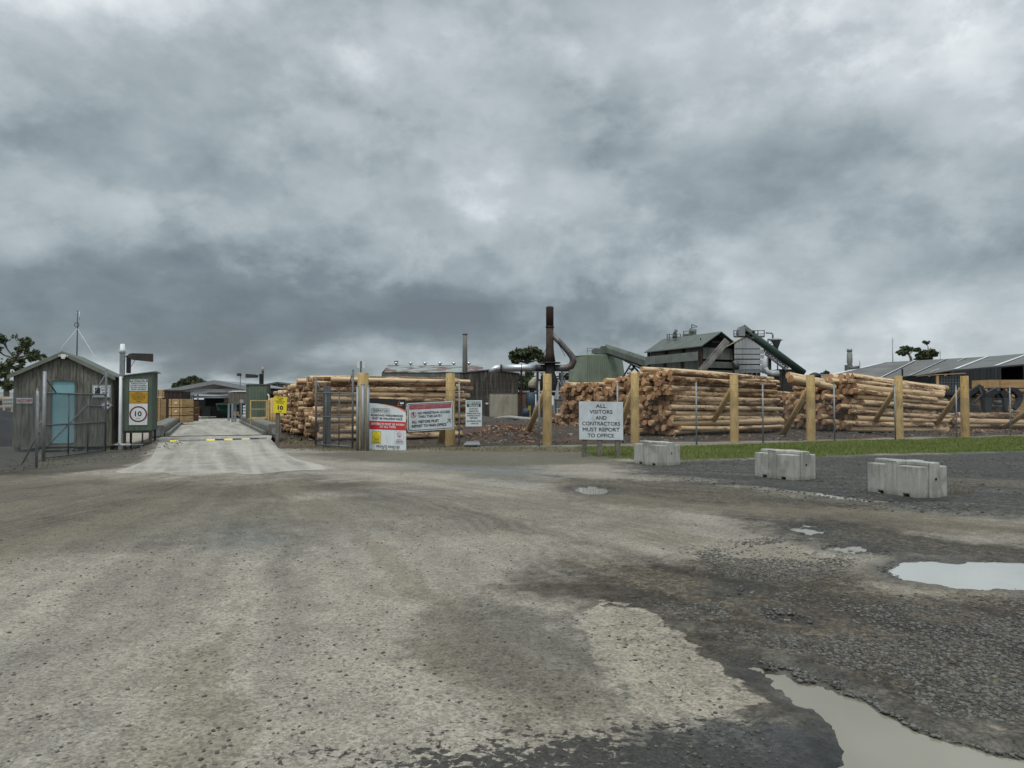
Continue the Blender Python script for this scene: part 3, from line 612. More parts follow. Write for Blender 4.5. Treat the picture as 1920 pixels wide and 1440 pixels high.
def dens1(x, y):
    d = np.zeros(x.shape); nz = fbm(x, y, 1.4, 3, 91)
    for g in GRV: d = np.maximum(d, sst(poly_sd(x, y, g), -.2, .3))
    d = d * (.10 + 1.0 * sst(nz, .42, .62)); d = np.maximum(d, sst(poly_sd(x, y, RIB) + (nz - .5) * .5, -.1, .15))
    return d * (pud_field(x, y) < .02)
scatter_stones('crushed_rock_gravel', 34000, (0.6, 2.4, 9, 10), dens1, .005, .020, M_stone, 3, flat=.45)
def dens2(x, y): return (.25 + .75 * sst(fbm(x, y, .8, 3, 93), .45, .7)) * (pud_field(x, y) < -.05) * (np.abs(x) < y * .8)
scatter_stones('scattered_pebbles', 6500, (-10, 2.2, 10, 20), dens2, .004, .014, M_stonedk, 5)
def dens3(x, y): return (poly_sd(x, y, GP([(1250, 1340), (1420, 1350), (1560, 1330), (1700, 1400), (1900, 1500), (1300, 1520)])) > 0) * (pud_field(x, y) < -.1)
scatter_stones('clods_of_mud', 70, (0.5, 2.3, 3, 5), dens3, .007, .018, M_stonedk, 9, zoff=.5)
def dens4(x, y):
    b = np.maximum(sst(poly_sd(x, y, GP([(1180, 862), (1500, 858), (2300, 850), (2300, 990), (1600, 950), (1300, 905)])), -.4, .4), .5 * sst(poly_sd(x, y, GP([(0, 880), (280, 850), (300, 840), (180, 840), (0, 870)])), -.3, .3))
    return b * sst(fbm(x, y, .8, 3, 95), .35, .6)
scatter_stones('roadside_gravel', 5000, (-14, 9.5, 20, 24), dens4, .012, .035, M_stone, 11)
# bark litter behind the fence
def flat_chips(name, n, box, dens, smin, smax, mat_, seed):
    r = np.random.default_rng(seed); x = box[0] + (box[2] - box[0]) * r.random(n * 5); y = box[1] * (box[3] / box[1]) ** r.random(n * 5)
    k = r.random(n * 5) < dens(x, y); x, y = x[k][:n], y[k][:n]; n = len(x); z = terrain(x, y)
    L = smin + (smax - smin) * r.random(n) ** 1.8; w = L * (.18 + .2 * r.random(n)); a = r.random(n) * 6.28
    el = (r.random(n) - .3) * .9; dx, dy, dz = np.cos(a) * np.cos(el), np.sin(a) * np.cos(el), np.sin(el)
    px_, py_ = -np.sin(a), np.cos(a); h = z + .02 + .04 * r.random(n); th = .006 + .01 * r.random(n)
    C_ = np.stack([x, y, h], -1); D = np.stack([dx, dy, dz], -1) * L[:, None] / 2; Q = np.stack([px_, py_, 0 * px_], -1) * w[:, None] / 2; T = np.stack([0 * x, 0 * x, th], -1)
    V = np.stack([C_ - D - Q, C_ + D - Q, C_ + D + Q, C_ - D + Q, C_ - D * .8 - Q * .6 + T * 2, C_ + D * .8 - Q * .6 + T * 2, C_ + D * .8 + Q * .6 + T, C_ - D * .8 + Q * .6 + T], 1)
    ff = np.array([(4, 5, 6, 7), (0, 1, 5, 4), (1, 2, 6, 5), (2, 3, 7, 6), (3, 0, 4, 7)]); F_ = (ff[None] + (np.arange(n) * 8)[:, None, None]).reshape(-1, 4)
    me = bpy.data.meshes.new(name); me.vertices.add(n * 8); me.vertices.foreach_set('co', V.ravel()); me.loops.add(F_.size); me.loops.foreach_set('vertex_index', F_.ravel())
    me.polygons.add(len(F_)); me.polygons.foreach_set('loop_start', np.arange(0, F_.size, 4)); me.polygons.foreach_set('loop_total', np.full(len(F_), 4)); me.update(calc_edges=True)
    a_ = me.attributes.new('rnd', 'FLOAT', 'POINT'); a_.data.foreach_set('value', np.repeat(r.random(n), 8))
    me.materials.append(mat_); o = bpy.data.objects.new(name, me); COL.objects.link(o); o['kind'] = 'stuff'; return o
M_bark = mat_rnd('bark_chips', (.045, .028, .018), (.19, .085, .045), .85, (.38, .26, .16)); M_barkdk = mat_rnd('dark_litter', (.03, .024, .018), (.10, .075, .05), .85, (.28, .23, .17))
def fline(x): return np.interp(x, [-6, 1.4, 22, 60], [25.8, 27.8, 35, 47])
def densb(x, y):
    h1 = sst(poly_sd(x, y, GP([(870, 812), (920, 806), (990, 818), (1010, 832), (900, 826)])) + .5 * (fbm(x, y, .8, 3, 3) - .5), -.4, .6)
    h2 = sst(poly_sd(x, y, GP([(1740, 800), (1960, 806), (1960, 814), (1750, 815)])), -.4, .6)
    return np.maximum(h1, h2) * (y > fline(x))
flat_chips('orange_bark_heap_litter', 5000, (-3, 28, 32, 50), densb, .08, .35, M_bark, 1)
flat_chips('bark_litter', 11000, (-14, 28, 34, 70), lambda x, y: (y > fline(x)) * (x / y > -.35) * (.3 + .7 * sst(fbm(x, y, .6, 3, 5), .4, .6)), .05, .22, M_barkdk, 2)
flat_chips('pale_litter', 900, (-16, 16, 2, 27), lambda x, y: .8 * (np.abs(poly_sd(x, y, GP([(0, 885), (290, 850), (300, 842), (120, 850), (0, 870)]))) < .8) + .6 * ((y > 24) & (x > -9)), .02, .09, M_stone, 4)
# ------------------------------------------------------------------ grass
def grass_mesh(name, n, box, dens, hmin, hmax, mat_, seed, w=.012):
    r = np.random.default_rng(seed); x = box[0] + (box[2] - box[0]) * r.random(n * 4); y = box[1] + (box[3] - box[1]) * r.random(n * 4)
    k = r.random(n * 4) < dens(x, y); x, y = x[k][:n], y[k][:n]; n = len(x); z = terrain(x, y) - .01
    h = hmin + (hmax - hmin) * r.random(n) ** 1.5; a = r.random(n) * 6.28; ln = h * (.2 + .6 * r.random(n)); b_ = r.random(n) * 6.28
    C_ = np.stack([x, y, z], -1); q = np.stack([np.cos(a), np.sin(a), 0 * a], -1) * w
    mid = C_ + np.stack([np.cos(b_) * ln * .35, np.sin(b_) * ln * .35, h * .6], -1); tip = C_ + np.stack([np.cos(b_) * ln, np.sin(b_) * ln, h], -1)
    V = np.stack([C_ - q, C_ + q, mid + q * .7, mid - q * .7, tip], 1); o_ = np.arange(n)[:, None] * 5
    me = bpy.data.meshes.new(name); me.vertices.add(n * 5); me.vertices.foreach_set('co', V.ravel())
    li = np.concatenate([o_ + np.array([0, 1, 2, 3]), o_ + np.array([3, 2, 4])], 1).ravel(); me.loops.add(len(li)); me.loops.foreach_set('vertex_index', li)
    me.polygons.add(2 * n); ls = (np.arange(n)[:, None] * 7 + np.array([0, 4])).ravel(); me.polygons.foreach_set('loop_start', ls); me.polygons.foreach_set('loop_total', np.tile([4, 3], n)); me.update(calc_edges=True)
    a_ = me.attributes.new('rnd', 'FLOAT', 'POINT'); a_.data.foreach_set('value', np.repeat(np.clip(r.random(n) * .6 + .8 * (fbm(x, y, .5, 3, 8) - .3), 0, 1), 5))
    me.materials.append(mat_); o = bpy.data.objects.new(name, me); COL.objects.link(o); o['kind'] = 'stuff'; return o
M_grass = mat_rnd('green_grass_blades', (.105, .135, .028), (.185, .215, .060), .7); M_dry = mat_rnd('dry_grass_blades', (.12, .11, .05), (.26, .21, .12), .8)
grass_mesh('grass', 95000, (2, 20, 34, 38), lambda x, y: sst(poly_sd(x, y, GRASS) + .9 * (fbm(x, y, 1.1, 4, 51) - .5), -.25, .35), .04, .11, M_grass, 1, .007)
VRG = GP([(515, 826), (600, 846), (900, 846), (1190, 850), (1190, 838), (900, 839), (600, 834), (520, 815)])
grass_mesh('weedy_verge_grass', 10000, (-11, 22, 6, 30), lambda x, y: sst(poly_sd(x, y, VRG), -.4, .4) * sst(fbm(x, y, .9, 3, 6), .35, .6), .03, .13, M_dry, 2, .006)
grass_mesh('fence_foot_weeds', 5000, (-14, 15, 34, 37), lambda x, y: np.maximum(1. * (np.abs(y - fline(x)) < .25) * (x > -6) * (x < 34), 1. * (line_d(x, y, GP([(0, 888), (68, 878), (80, 862), (196, 848)])) < .3)), .05, .22, M_dry, 3, .008)
wx_, wy_ = G(1800, 926)[:2]
wd = grass_mesh('dry_weed', 110, (wx_ - .2, wy_ - .15, wx_ + .2, wy_ + .15), lambda x, y: x * 0 + 1., .06, .22, M_dry, 4, .003); tag(wd, 'dry straggly weed growing by the nearest concrete block', 'weed'); del wd['kind']
# ================================================================== weighbridge and its concrete apron
NL = P(317, 820, 28.3); NL = Vector((NL.x, 28.3, 0)); BU = Vector((-.394, .919, 0)); BV = Vector((.919, .394, 0)); BW = 3.5; BL_ = 21.5; DZ = .3
def WB(u, v, z): return NL + BU * u + BV * v + Vector((0, 0, z))
def solve_ramp(px, py):
    z = 0
    for _ in range(12): q = G(px, py, z); z = ramp_z(q.y)
    return Vector((q.x, q.y, float(z)))
def build_apron():
    Lp = [solve_ramp(*p) for p in [(205, 887), (245, 875), (282, 859), (293, 842), (299, 826)]] + [WB(0, -.35, DZ)]
    Rp = [solve_ramp(*p) for p in [(640, 878), (600, 871), (557, 861), (535, 850), (520, 838), (508, 824)]] + [WB(0, BW + .35, DZ)]
    def samp(pl, t):
        t = t * (len(pl) - 1); i = min(int(t), len(pl) - 2); return pl[i].lerp(pl[i + 1], t - i)
    nr, nc = 60, 60; mb = MB(); vs = []
    for j in range(nr + 1):
        t = j / nr; a = samp(Lp, t); b = samp(Rp, t)
        for i in range(nc + 1):
            s = i / nc; p = a.lerp(b, s)
            if j < 12: p.y -= (1 - j / 12) * (.9 * math.sin(math.pi * s) + .35 * math.sin(s * 21) * math.sin(math.pi * s))
            e = min(s, 1 - s) * 30
            p.z = float(ramp_z(p.y)) + .028 * min(1, e) * min(1, j / 4) - .012 * (1 - min(1, j / 3)); vs.append(p)
    fs = [(j * (nc + 1) + i, j * (nc + 1) + i + 1, (j + 1) * (nc + 1) + i + 1, (j + 1) * (nc + 1) + i) for j in range(nr) for i in range(nc)]
    mb.add(vs, fs, 0, True)
    m, t, b = new_mat('dusty_apron_concrete'); co = t.n.new('ShaderNodeTexCoord').outputs['Object']
    x, y, z = t.sep(co)
    u = t.m('ADD', t.m('MULTIPLY', x, .919), t.m('MULTIPLY', y, .394)); w = t.m('ADD', t.m('MULTIPLY', x, -.394), t.m('MULTIPLY', y, .919))
    st_ = t.comb(t.m('MULTIPLY', u, 1.3), t.m('MULTIPLY', w, .09), 0)
    n = t.noise(st_, 1.6, 5, .6, .4); n2 = t.noise(co, 1.5, 5, .65); n3 = t.noise(co, 22, 4, .6)
    c = t.mix(t.mapr(n, .38, .62), (.33, .308, .262), (.195, .178, .148)); c = t.mix(t.mapr(n2, .45, .68, 0, .5), c, (.42, .395, .34))
    c = t.mix(1, c, t.comb(*[t.mapr(n3, .3, .7, .85, 1.12)] * 3), 'MULTIPLY')
    t.l.new(c, b.inputs['Base Color']); b.inputs['Roughness'].default_value = .9; t.l.new(t.bump(n3, .4, .012), b.inputs['Normal'])
    mb.build('concrete_apron', m, None, kind='structure'); return m
M_apron = build_apron()
def build_weighbridge():
    r = thing('weighbridge', WB(0, BW / 2, DZ), 'long concrete weighbridge deck between two low grey kerb walls', 'weighbridge')
    mb = MB(); n = 7
    for i in range(n):
        a, b = i * BL_ / n + .01, (i + 1) * BL_ / n - .01
        mb.prism([WB(a, 0, DZ + .02), WB(a, BW, DZ + .02), WB(b, BW, DZ + .02), WB(b, 0, DZ + .02)], (0, 0, -.25))
    mb.build('deck', M_apron, r)
    for sd_, v0 in ((-1, 0), (1, BW)):
        mb = MB(); o, i_ = v0 + sd_ * .72, v0 + sd_ * .16
        prof = [(i_ + sd_ * .02, 0), (i_, .38), (i_ + sd_ * .05, .46), (o, .46), (o, -.1), (i_ + sd_ * .02, -.1)]
        pts = [WB(0, v, DZ + z) for v, z in prof]; mb.prism(pts, BU * BL_); w = mb.build('side_wall', M_concdk, r, bevel=.015)
        mb = MB(); mb.prism([WB(0, v0, DZ), WB(0, v0 + sd_ * .14, DZ), WB(0, v0 + sd_ * .14, DZ + .17), WB(0, v0, DZ + .17)], BU * BL_); mb.build('kerb', M_concdk, r, bevel=.01)
        q = v0 + sd_ * .46; mb = MB(); mb.prism([WB(-.004, q - .13, DZ + .02), WB(-.004, q + .13, DZ + .02), WB(-.004, q + .13, DZ + .28), WB(-.004, q - .13, DZ + .28)], BU * -.012); mb.build('end_plate', M_galv, r)
    mb = MB(); mb.prism([WB(-.12, -.4, DZ + .012), WB(-.12, BW + .4, DZ + .012), WB(-.04, BW + .4, DZ + .012), WB(-.04, -.4, DZ + .012)], (0, 0, .02)); mb.build('steel_edge', M_darksteel, r)
build_weighbridge()
# far concrete yard, one slab butted to the end of the bridge
mb = MB(); q = [WB(BL_ + .02, -1.6, DZ - .03), WB(BL_ + .02, BW + 1.6, DZ - .03), P(515, 781, 64), P(505, 773, 95), P(290, 773, 95), P(335, 782, 64)]
for i in range(2, 6): q[i].z = DZ - .03
mb.prism([Vector((p.x, p.y, DZ + .01)) for p in q], (0, 0, -.06)); mb.build('concrete_yard', M_apron, None, kind='structure')
# speed hump: each bolted segment is a piece of one hump
r = thing('speed_hump', WB(-1.9, BW / 2, .29), 'low worn speed hump of yellow and black segments across the ramp', 'speed hump')
a = solve_ramp(300, 830); b = solve_ramp(500, 824); n = 12; d = (b - a).normalized(); L = (b - a).length; q_ = Vector((-d.y, d.x, 0)).normalized()
for i in range(n):
    m_ = None
    f0, f1 = i / n + .003, (i + 1) / n - .003; p0, p1 = a.lerp(b, f0), a.lerp(b, f1)
    if i in (1, 5, 7): m_ = M_signyellow
    elif i in (6, 8, 10): m_ = M_black
    elif i == 9: m_ = mat('worn_yellow_rubber', (.5, .47, .28), (.35, .33, .25), 12, bump=.1)
    else: m_ = M_concdk
    mb = MB(); z0 = .022
    mb.prism([p0 - q_ * .17 + Vector((0, 0, z0)), p0 - q_ * .07 + Vector((0, 0, z0 + .05)), p0 + q_ * .07 + Vector((0, 0, z0 + .05)), p0 + q_ * .17 + Vector((0, 0, z0))], p1 - p0)
    sg = mb.build('hump_segment', m_, r)
    if i in (1, 5, 7):
        c = (p0 + p1) / 2 + Vector((0, 0, z0 + .052)) - q_ * .04; mb = MB(); mb.box(c, (.06, .04, .008)); mb.build('bolt', M_black, sg)
# ================================================================== timber office shed
HA = R(20); PG = P
def turn_new(before, piv, ang):
    for o in list(COL.objects):
        if o in before or o.parent: continue
        x, y = o.location.x - piv[0], o.location.y - piv[1]; c, s_ = math.cos(ang), math.sin(ang)
        o.location.x, o.location.y = piv[0] + x * c - y * s_, piv[1] + x * s_ + y * c; o.rotation_euler.z += ang
def shed():
    Y0 = 23.95; xl = PG(25, 800, Y0).x; zb = .2; D = 2.9; PIV = (xl, Y0); before = set(COL.objects)
    def P(px, py, Y, P0=PG):
        q = (px - 960) / FPX; off = Y - Y0; x0 = xl - math.sin(HA) * off; y0 = Y0 + math.cos(HA) * off
        u = (q * y0 - x0) / (math.cos(HA) - q * math.sin(HA)); w = P0(px, py, y0 + u * math.sin(HA)); return Vector((xl + u, Y, w.z))
    xr = P(211, 800, Y0).x; ze = P(25, 703, Y0).z; zr = P(118, 663, Y0).z; xm = P(118, 700, Y0).x
    r = thing('timber_office_hut', (xm, Y0, 0), 'weathered grey timber hut with gabled roof and pale blue door', 'hut')
    W_ = xr - xl
    def top(s): x = xl + s * W_; return ze + (zr - ze) * (1 - abs(x - xm) / (xm - xl if x < xm else xr - xm))
    pr = ((0, 0), (.62, 0), (.64, 1), (.98, 1))
    dx0, dx1, dz1 = P(95, 800, Y0).x, P(142, 800, Y0).x, P(118, 714, Y0).z
    mb = MB(); fr = [(0, (dx0 - xl) / W_), ((dx1 - xl) / W_, 1)]
    for f0, f1 in fr: mb.corr((xl + f0 * W_, Y0), (xl + f1 * W_, Y0), zb, lambda s, f0=f0, f1=f1: top(f0 + s * (f1 - f0)), .21, .022, pr)
    f0, f1 = fr[0][1], fr[1][0]; mb.corr((dx0, Y0), (dx1, Y0), dz1 + .03, lambda s: top(f0 + s * (f1 - f0)), .21, .022, pr)
    mb.corr((xr, Y0), (xr, Y0 + D), zb, ze, .21, .022, pr); mb.corr((xl, Y0 + D), (xl, Y0), zb, ze, .21, .022, pr)
    mb.quad((xl, Y0 + D, zb), (xr, Y0 + D, zb), (xr, Y0 + D, ze), (xl, Y0 + D, ze)); mb.box2((xl, Y0 + .03, zb), (xr, Y0 + D, zb + .03))
    mb.box2((xl - .02, Y0 - .03, zb - .06), (xr + .02, Y0 - .003, zb + .03))
    mb.build('wall', M_wood, r)
    mb = MB(); ov = .16
    for s in (-1, 1):
        xe = xl - ov if s < 0 else xr + .10; ze_ = ze - .05
        mb.prism([(xe, Y0 - .14, ze_), (xm, Y0 - .14, zr + .03), (xm, Y0 - .14, zr + .065), (xe, Y0 - .14, ze_ + .035)][::s], (0, D + .3, 0))
    rf = mb.build('roof', M_roofgreen, r)
    mb = MB()
    for s in (-1, 1):
        xe = xl - ov if s < 0 else xr + .10
        mb.prism([(xe, Y0 - .165, ze - .15), (xm, Y0 - .165, zr - .07), (xm, Y0 - .165, zr + .075), (xe, Y0 - .165, ze - .01)][::s], (0, .022, 0))
    mb.build('barge_board', mat('faded_green_barge_board', (.19, .20, .16), (.14, .15, .12), 6), r)
    mb = MB(); mb.box2((dx0 + .03, Y0 + .02, zb + .05), (dx1 - .03, Y0 + .06, dz1)); mb.box2((dx0 + .09, Y0 + .016, zb + .14), (dx1 - .09, Y0 + .019, zb + .18)); mb.box2((dx0 + .031, Y0 + .012, zb + .06), (dx1 - .031, Y0 + .019, zb + .2)); d = mb.build('door', M_teal, r)
    for hz in (.35, 1.6): mb = MB(); mb.box2((dx0 + .032, Y0 + .002, zb + hz), (dx0 + .075, Y0 + .019, zb + hz + .1)); mb.build('hinge', M_galv, d)
    mb = MB(); mb.tube([(dx1 - .1, Y0 + .02, zb + .95), (dx1 - .1, Y0 - .04, zb + .95), (dx1 - .2, Y0 - .045, zb + .95)], .012, 8); mb.build('handle', M_galv, d)
    mb = MB(); mb.box2((dx0 - .03, Y0 - .035, zb), (dx0 + .028, Y0 + .05, dz1 + .04)); mb.box2((dx1 - .028, Y0 - .035, zb), (dx1 + .03, Y0 + .05, dz1 + .04)); mb.box2((dx0 + .03, Y0 - .034, dz1 + .002), (dx1 - .03, Y0 + .05, dz1 + .04)); mb.build('door_frame', M_wood, r)
    for i in range(5):
        for j in (0, 1):
            mb = MB(); x = xl + .12 + (W_ - .24) * i / 4; mb.box2((x - .06, Y0 + .02 + j * (D - .4), -.1), (x + .06, Y0 + .14 + j * (D - .4), zb - .062)); mb.build('stump', M_postwood, r)
    c = P(118, 667, Y0 - .12); mb = MB(); mb.box(c, (.16, .1, .1)); mb.box(c + Vector((0, -.02, -.08)), (.1, .12, .05)); mb.tube([c + Vector((-.12, .0, .01)), c + Vector((-.12, -.08, -.02))], .025, 8); mb.tube([c + Vector((.12, .0, .01)), c + Vector((.12, -.08, -.02))], .025, 8); mb.build('security_light', M_white, r)
    # timber doorstep
    s = thing('door_step', (xm, Y0 - .5, 0), 'rough timber step below the pale blue hut door', 'step')
    for k in range(2):
        mb = MB()
        for q in range(3): mb.box((xm, Y0 - .2 - .3 * k - .09 * q, .19 - .1 * k), (.95, .08, .03))
        mb.build('tread', M_postwood, s)
    for q in (-1, 1): mb = MB(); mb.box((xm + q * .42, Y0 - .42, .04), (.05, .7, .1)); mb.build('stringer', M_postwood, s)
    # signs on the hut
    g = Sign('hazard_sign', P(31, 746, Y0 - .04), P(61, 746, Y0 - .04), P(31, 756.5, Y0 - .04), 'small white HAZCHEM plate in red letters on the left of the hut wall')
    g.text('r', 'HAZCHEM', g.W / 2, g.H / 2, g.H * .66, g.W * .9, .02); g.done({'r': ('lettering', M_pinkink)})
    g = Sign('warning_board', P(173, 722, Y0 - .04), P(207, 722, Y0 - .04), P(173, 745.5, Y0 - .04), 'white warning board with black square, on the hut wall right of the door')
    g.frame('k', .015, .015, g.W - .015, g.H - .015, .012, .02); g.rect('k', .08, .12, .24, .34)
    g.text('k', 'AUTHORISED', g.W * .68, g.H * .80, .04, .26); g.text('k', 'ENTRY', g.W * .7, g.H * .6, .05, .22, .03); g.text('k', 'ONLY', g.W * .7, g.H * .38, .05, .2, .03); g.text('k', 'NO', g.W * .72, g.H * .18, .04, .1, .02)
    g.done({'k': ('lettering', M_ink)})
    c = P(199, 760, Y0 - .04); h = .2; g = Sign('diamond_sign', c + Vector((-h, 0, 0)), c + Vector((0, 0, h)), c + Vector((0, 0, -h)), 'small white diamond sign under the warning board on the hut corner')
    g.frame('k', .01, .01, g.W - .01, g.H - .01, .02); g.rect('k', g.W * .55, g.H * .2, g.W * .82, g.H * .45); g.done({'k': ('border', M_ink)})
    # radio mast with guys
    Ym = Y0 + 2.2; b0 = P(143, 668, Ym); t0 = P(143, 582, Ym)
    r = thing('radio_mast', b0, 'thin dark radio mast with loop and white guy wires on the hut roof', 'antenna')
    mb = MB(); mb.tube([(b0.x, Ym, b0.z - .25), (b0.x, Ym, t0.z)], [.022, .012], 8); mb.build('pole', M_black, r)
    mb = MB(); mb.tube([(b0.x + .06, Ym, P(140, 600, Ym).z), (b0.x + .06, Ym, P(140, 584, Ym).z)], .011, 6); mb.tube([(b0.x, Ym, P(140, 592, Ym).z), (b0.x + .06, Ym, P(140, 592, Ym).z)], .01, 6); mb.tube([(b0.x - .05, Ym, P(140, 586, Ym).z), (b0.x + .07, Ym, P(140, 588, Ym).z)], .008, 6); mb.build('whip_aerial', M_white, r)
    mb = MB(); cz = P(140, 609, Ym).z; mb.tube([(b0.x - .02 + .07 * math.cos(k * .52), Ym, cz + .09 * math.sin(k * .52)) for k in range(13)], .012, 6); mb.build('loop', M_black, r)
    for px, py in ((112, 652), (180, 672)):
        e = P(px, py, Y0 + .4); mb = MB(); mb.tube([(b0.x, Ym, P(140, 616, Ym).z), (e.x, e.y, e.z - .03)], .006, 5); mb.build('guy_wire', M_white, r)
    turn_new(before, PIV, HA)
shed()
# ================================================================== signal posts / lamps
def flood(mb_parent, c, dirx, s=1., name='floodlight'):
    """floodlight head: tapered housing; c centre, pointing along dirx"""
    mb = MB(); d = Vector(dirx).normalized(); w = Vector((-d.y, d.x, 0)).normalized(); u = Vector((0, 0, 1))
    L = .42 * s; pts = []
    for a, hh, hw in ((-L, .07, .12), (-L * .7, .12, .17), (L, .15, .19)):
        pts += [c + d * a + w * (i * hw * s) + u * (j * hh * s) for i, j in ((-1, -1), (1, -1), (1, 1), (-1, 1))]
    mb.add(pts, [(3, 2, 1, 0), (8, 9, 10, 11)] + [(k * 4 + i, k * 4 + (i + 1) % 4, k * 4 + 4 + (i + 1) % 4, k * 4 + 4 + i) for k in (0, 1) for i in range(4)])
    return mb.build(name, M_darksteel, mb_parent, bevel=.01)
def traffic_head(parent, c, face, lit=False):
    face = Vector(face).normalized(); w = Vector((-face.y, face.x, 0)); u = Vector((0, 0, 1)); mb = MB()
    M = Matrix((w, face, u)).transposed()
    mb.box(c, (.24, .14, .62), 0, M); h = mb.build('signal_housing', M_black, parent, bevel=.015)
    for k, m_ in ((.15, mat('dark_red_lens', (.06, .01, .01), (.05, .01, .01), bump=0, rough=.3)), (-.15, M_greenlamp if lit else mat('dark_green_lens', (.01, .05, .03), (.01, .04, .03), bump=0, rough=.3))):
        q = c + u * k + face * .072; mb = MB(); mb.tube([q, q + face * .012], .085, 18); mb.build('lens', m_, h)
        mb = MB(); vs = []
        for i in range(9):
            t = math.pi * i / 8; p = q + w * (.1 * math.cos(t)) + u * (.1 * math.sin(t)); vs += [p, p + face * .16]
        vs2 = [v + u * .004 for v in vs]; mb.add(vs, [(2 * i, 2 * i + 1, 2 * i + 3, 2 * i + 2) for i in range(8)]); mb.build('visor', M_black, h)
    return h
def left_kiosk():
    Y0 = 24.9; xl = PG(231, 800, Y0).x; before = set(COL.objects); PIV = (xl, Y0)
    def P(px, py, Y, P0=PG):
        q = (px - 960) / FPX; off = Y - Y0; x0 = xl - math.sin(HA) * off; y0 = Y0 + math.cos(HA) * off
        u = (q * y0 - x0) / (math.cos(HA) - q * math.sin(HA)); w = P0(px, py, y0 + u * math.sin(HA)); return Vector((xl + u, Y, w.z))
    xr = P(285, 750, Y0).x; zb = P(250, 808, Y0).z; zl = P(231, 705, Y0).z; zr = P(286, 698, Y0).z; D = 1.45
    r = thing('green_kiosk', ((xl + xr) / 2, Y0, 0), 'green ribbed steel cabinet on stilts carrying the notice and speed signs', 'kiosk')
    W_ = xr - xl; mb = MB(); pr = ((0, 0), (.80, 0), (.84, 1), (.94, 1), (.98, 0))
    mb.corr((xl, Y0), (xr, Y0), zb, lambda s: zl + (zr - zl) * s, .19, .018, pr); mb.corr((xr, Y0), (xr, Y0 + D), zb, zr, .19, .018, pr)
    mb.corr((xl, Y0 + D), (xl, Y0), zb, zl, .19, .018, pr); mb.quad((xl, Y0 + D, zb), (xr, Y0 + D, zb), (xr, Y0 + D, zr), (xl, Y0 + D, zl)); mb.box2((xl, Y0, zb), (xr, Y0 + D, zb + .02))
    mb.build('wall', M_green, r)
    mb = MB(); mb.prism([(xl - .09, Y0 - .08, zl), (xr + .12, Y0 - .08, zr + .02), (xr + .12, Y0 - .08, zr + .045), (xl - .09, Y0 - .08, zl + .025)], (0, D + .2, 0)); mb.build('roof', M_galv, r)
    mb = MB(); mb.box2((xl - .09, Y0 - .12, zl - .08), (xl + .0, Y0 + D, zl - .004)); mb.build('gutter', M_galv, r)
    for yb in (Y0 + .01, Y0 + D - .06): mb = MB(); mb.box2((xl, yb, zb - .07), (xr, yb + .05, zb - .002)); mb.build('bearer', M_darksteel, r)
    for x in (xl + .05, xr - .04):
        for y in (Y0 + .05, Y0 + D - .05): mb = MB(); mb.box2((x - .035, y - .035, -.05), (x + .035, y + .035, zb - .071)); mb.build('leg', mat('rusty_leg', (.09, .06, .045), (.05, .035, .03), 6), r)
    mb = MB(); mb.tube([P(226, 706, Y0 - .1), P(226, 780, Y0 - .1), P(226, 830, Y0 - .1), P(228, 834, Y0 - .1), P(246, 834, Y0 - .05)], .048, 12); mb.build('downpipe', M_pipewhite, r)
    mb = MB(); mb.tube([P(205, 834, Y0 + .3), P(270, 834, Y0 + .3)], .02, 8); mb.build('conduit', M_pipewhite, r)
    # mast with beacon, signal and floodlight
    Ym = Y0 + .3; b0 = P(228.5, 706, Ym); r2 = thing('signal_mast', (b0.x, Ym, 0), 'grey square post with white beacon, black signal and floodlight behind the green kiosk', 'signal post')
    t0 = P(230, 662, Ym).z; mb = MB(); mb.box2((b0.x - .075, Ym - .08, 0), (b0.x + .075, Ym + .08, t0)); mb.box2((b0.x - .1, Ym - .1, t0 + .002), (b0.x + .1, Ym + .1, t0 + .03)); mb.build('pole', M_galv, r2)
    z1 = P(230, 645, Ym).z; mb = MB(); mb.tube([(b0.x, Ym, t0 + .03), (b0.x, Ym, t0 + .12), (b0.x, Ym, t0 + .13), (b0.x, Ym, z1)], [.095, .095, .085, .07], 16); mb.build('beacon', M_white, r2)
    traffic_head(r2, P(240.5, 683, Ym - .05), (.93, .1, 0))
    c = P(262, 669, Ym - .05); mb = MB(); mb.tube([(b0.x, Ym, P(250, 669, Ym).z), P(250, 668, Ym - .05)], .018, 8); mb.tube([P(253, 674, Ym), P(247, 684, Ym), P(239, 697, Ym)], .01, 6); mb.build('bracket', M_galv, r2)
    flood(r2, P(263, 669.5, Ym - .05), (1, .05, -.05), .92)
    # signs on the kiosk
    yf = Y0 - .025
    g = Sign('notice_sign', P(242.5, 711, yf), P(277, 711, yf), P(242.5, 733, yf), 'white NOTICE plate with dark header, topmost of three on the green kiosk', rnd=.02)
    g.rect('h', .01, g.H * .74, g.W - .01, g.H - .01); g.text('w', 'NOTICE', g.W / 2, g.H * .87, g.H * .18, g.W * .86, .03, .008)
    for i, s in enumerate(('PLEASE CONTACT', 'LOADER CHANNEL 4', 'CB AND ADVISE OF', 'TRUCK MOVEMENT')): g.text('k', s, g.W / 2, g.H * (.63 - .165 * i), g.H * .095, g.W * (.8, .9, .86, .84)[i], .02)
    g.done({'h': ('header', mat('dark_grey_header', (.10, .11, .11), (.08, .09, .09), bump=0)), 'w': ('heading', M_white), 'k': ('lettering', M_ink)})
    g = Sign('give_way_sign', P(242.5, 734, yf), P(277, 734, yf), P(242.5, 755.5, yf), 'faded amber plate with dark lettering, middle of three on the green kiosk', mat_=M_amber, rnd=.02)
    g.line('k', .02, g.H * .73, g.W - .02, g.H * .73, .008)
    g.text('k', 'NOTICE', g.W / 2, g.H * .86, g.H * .1, g.W * .4, 0)
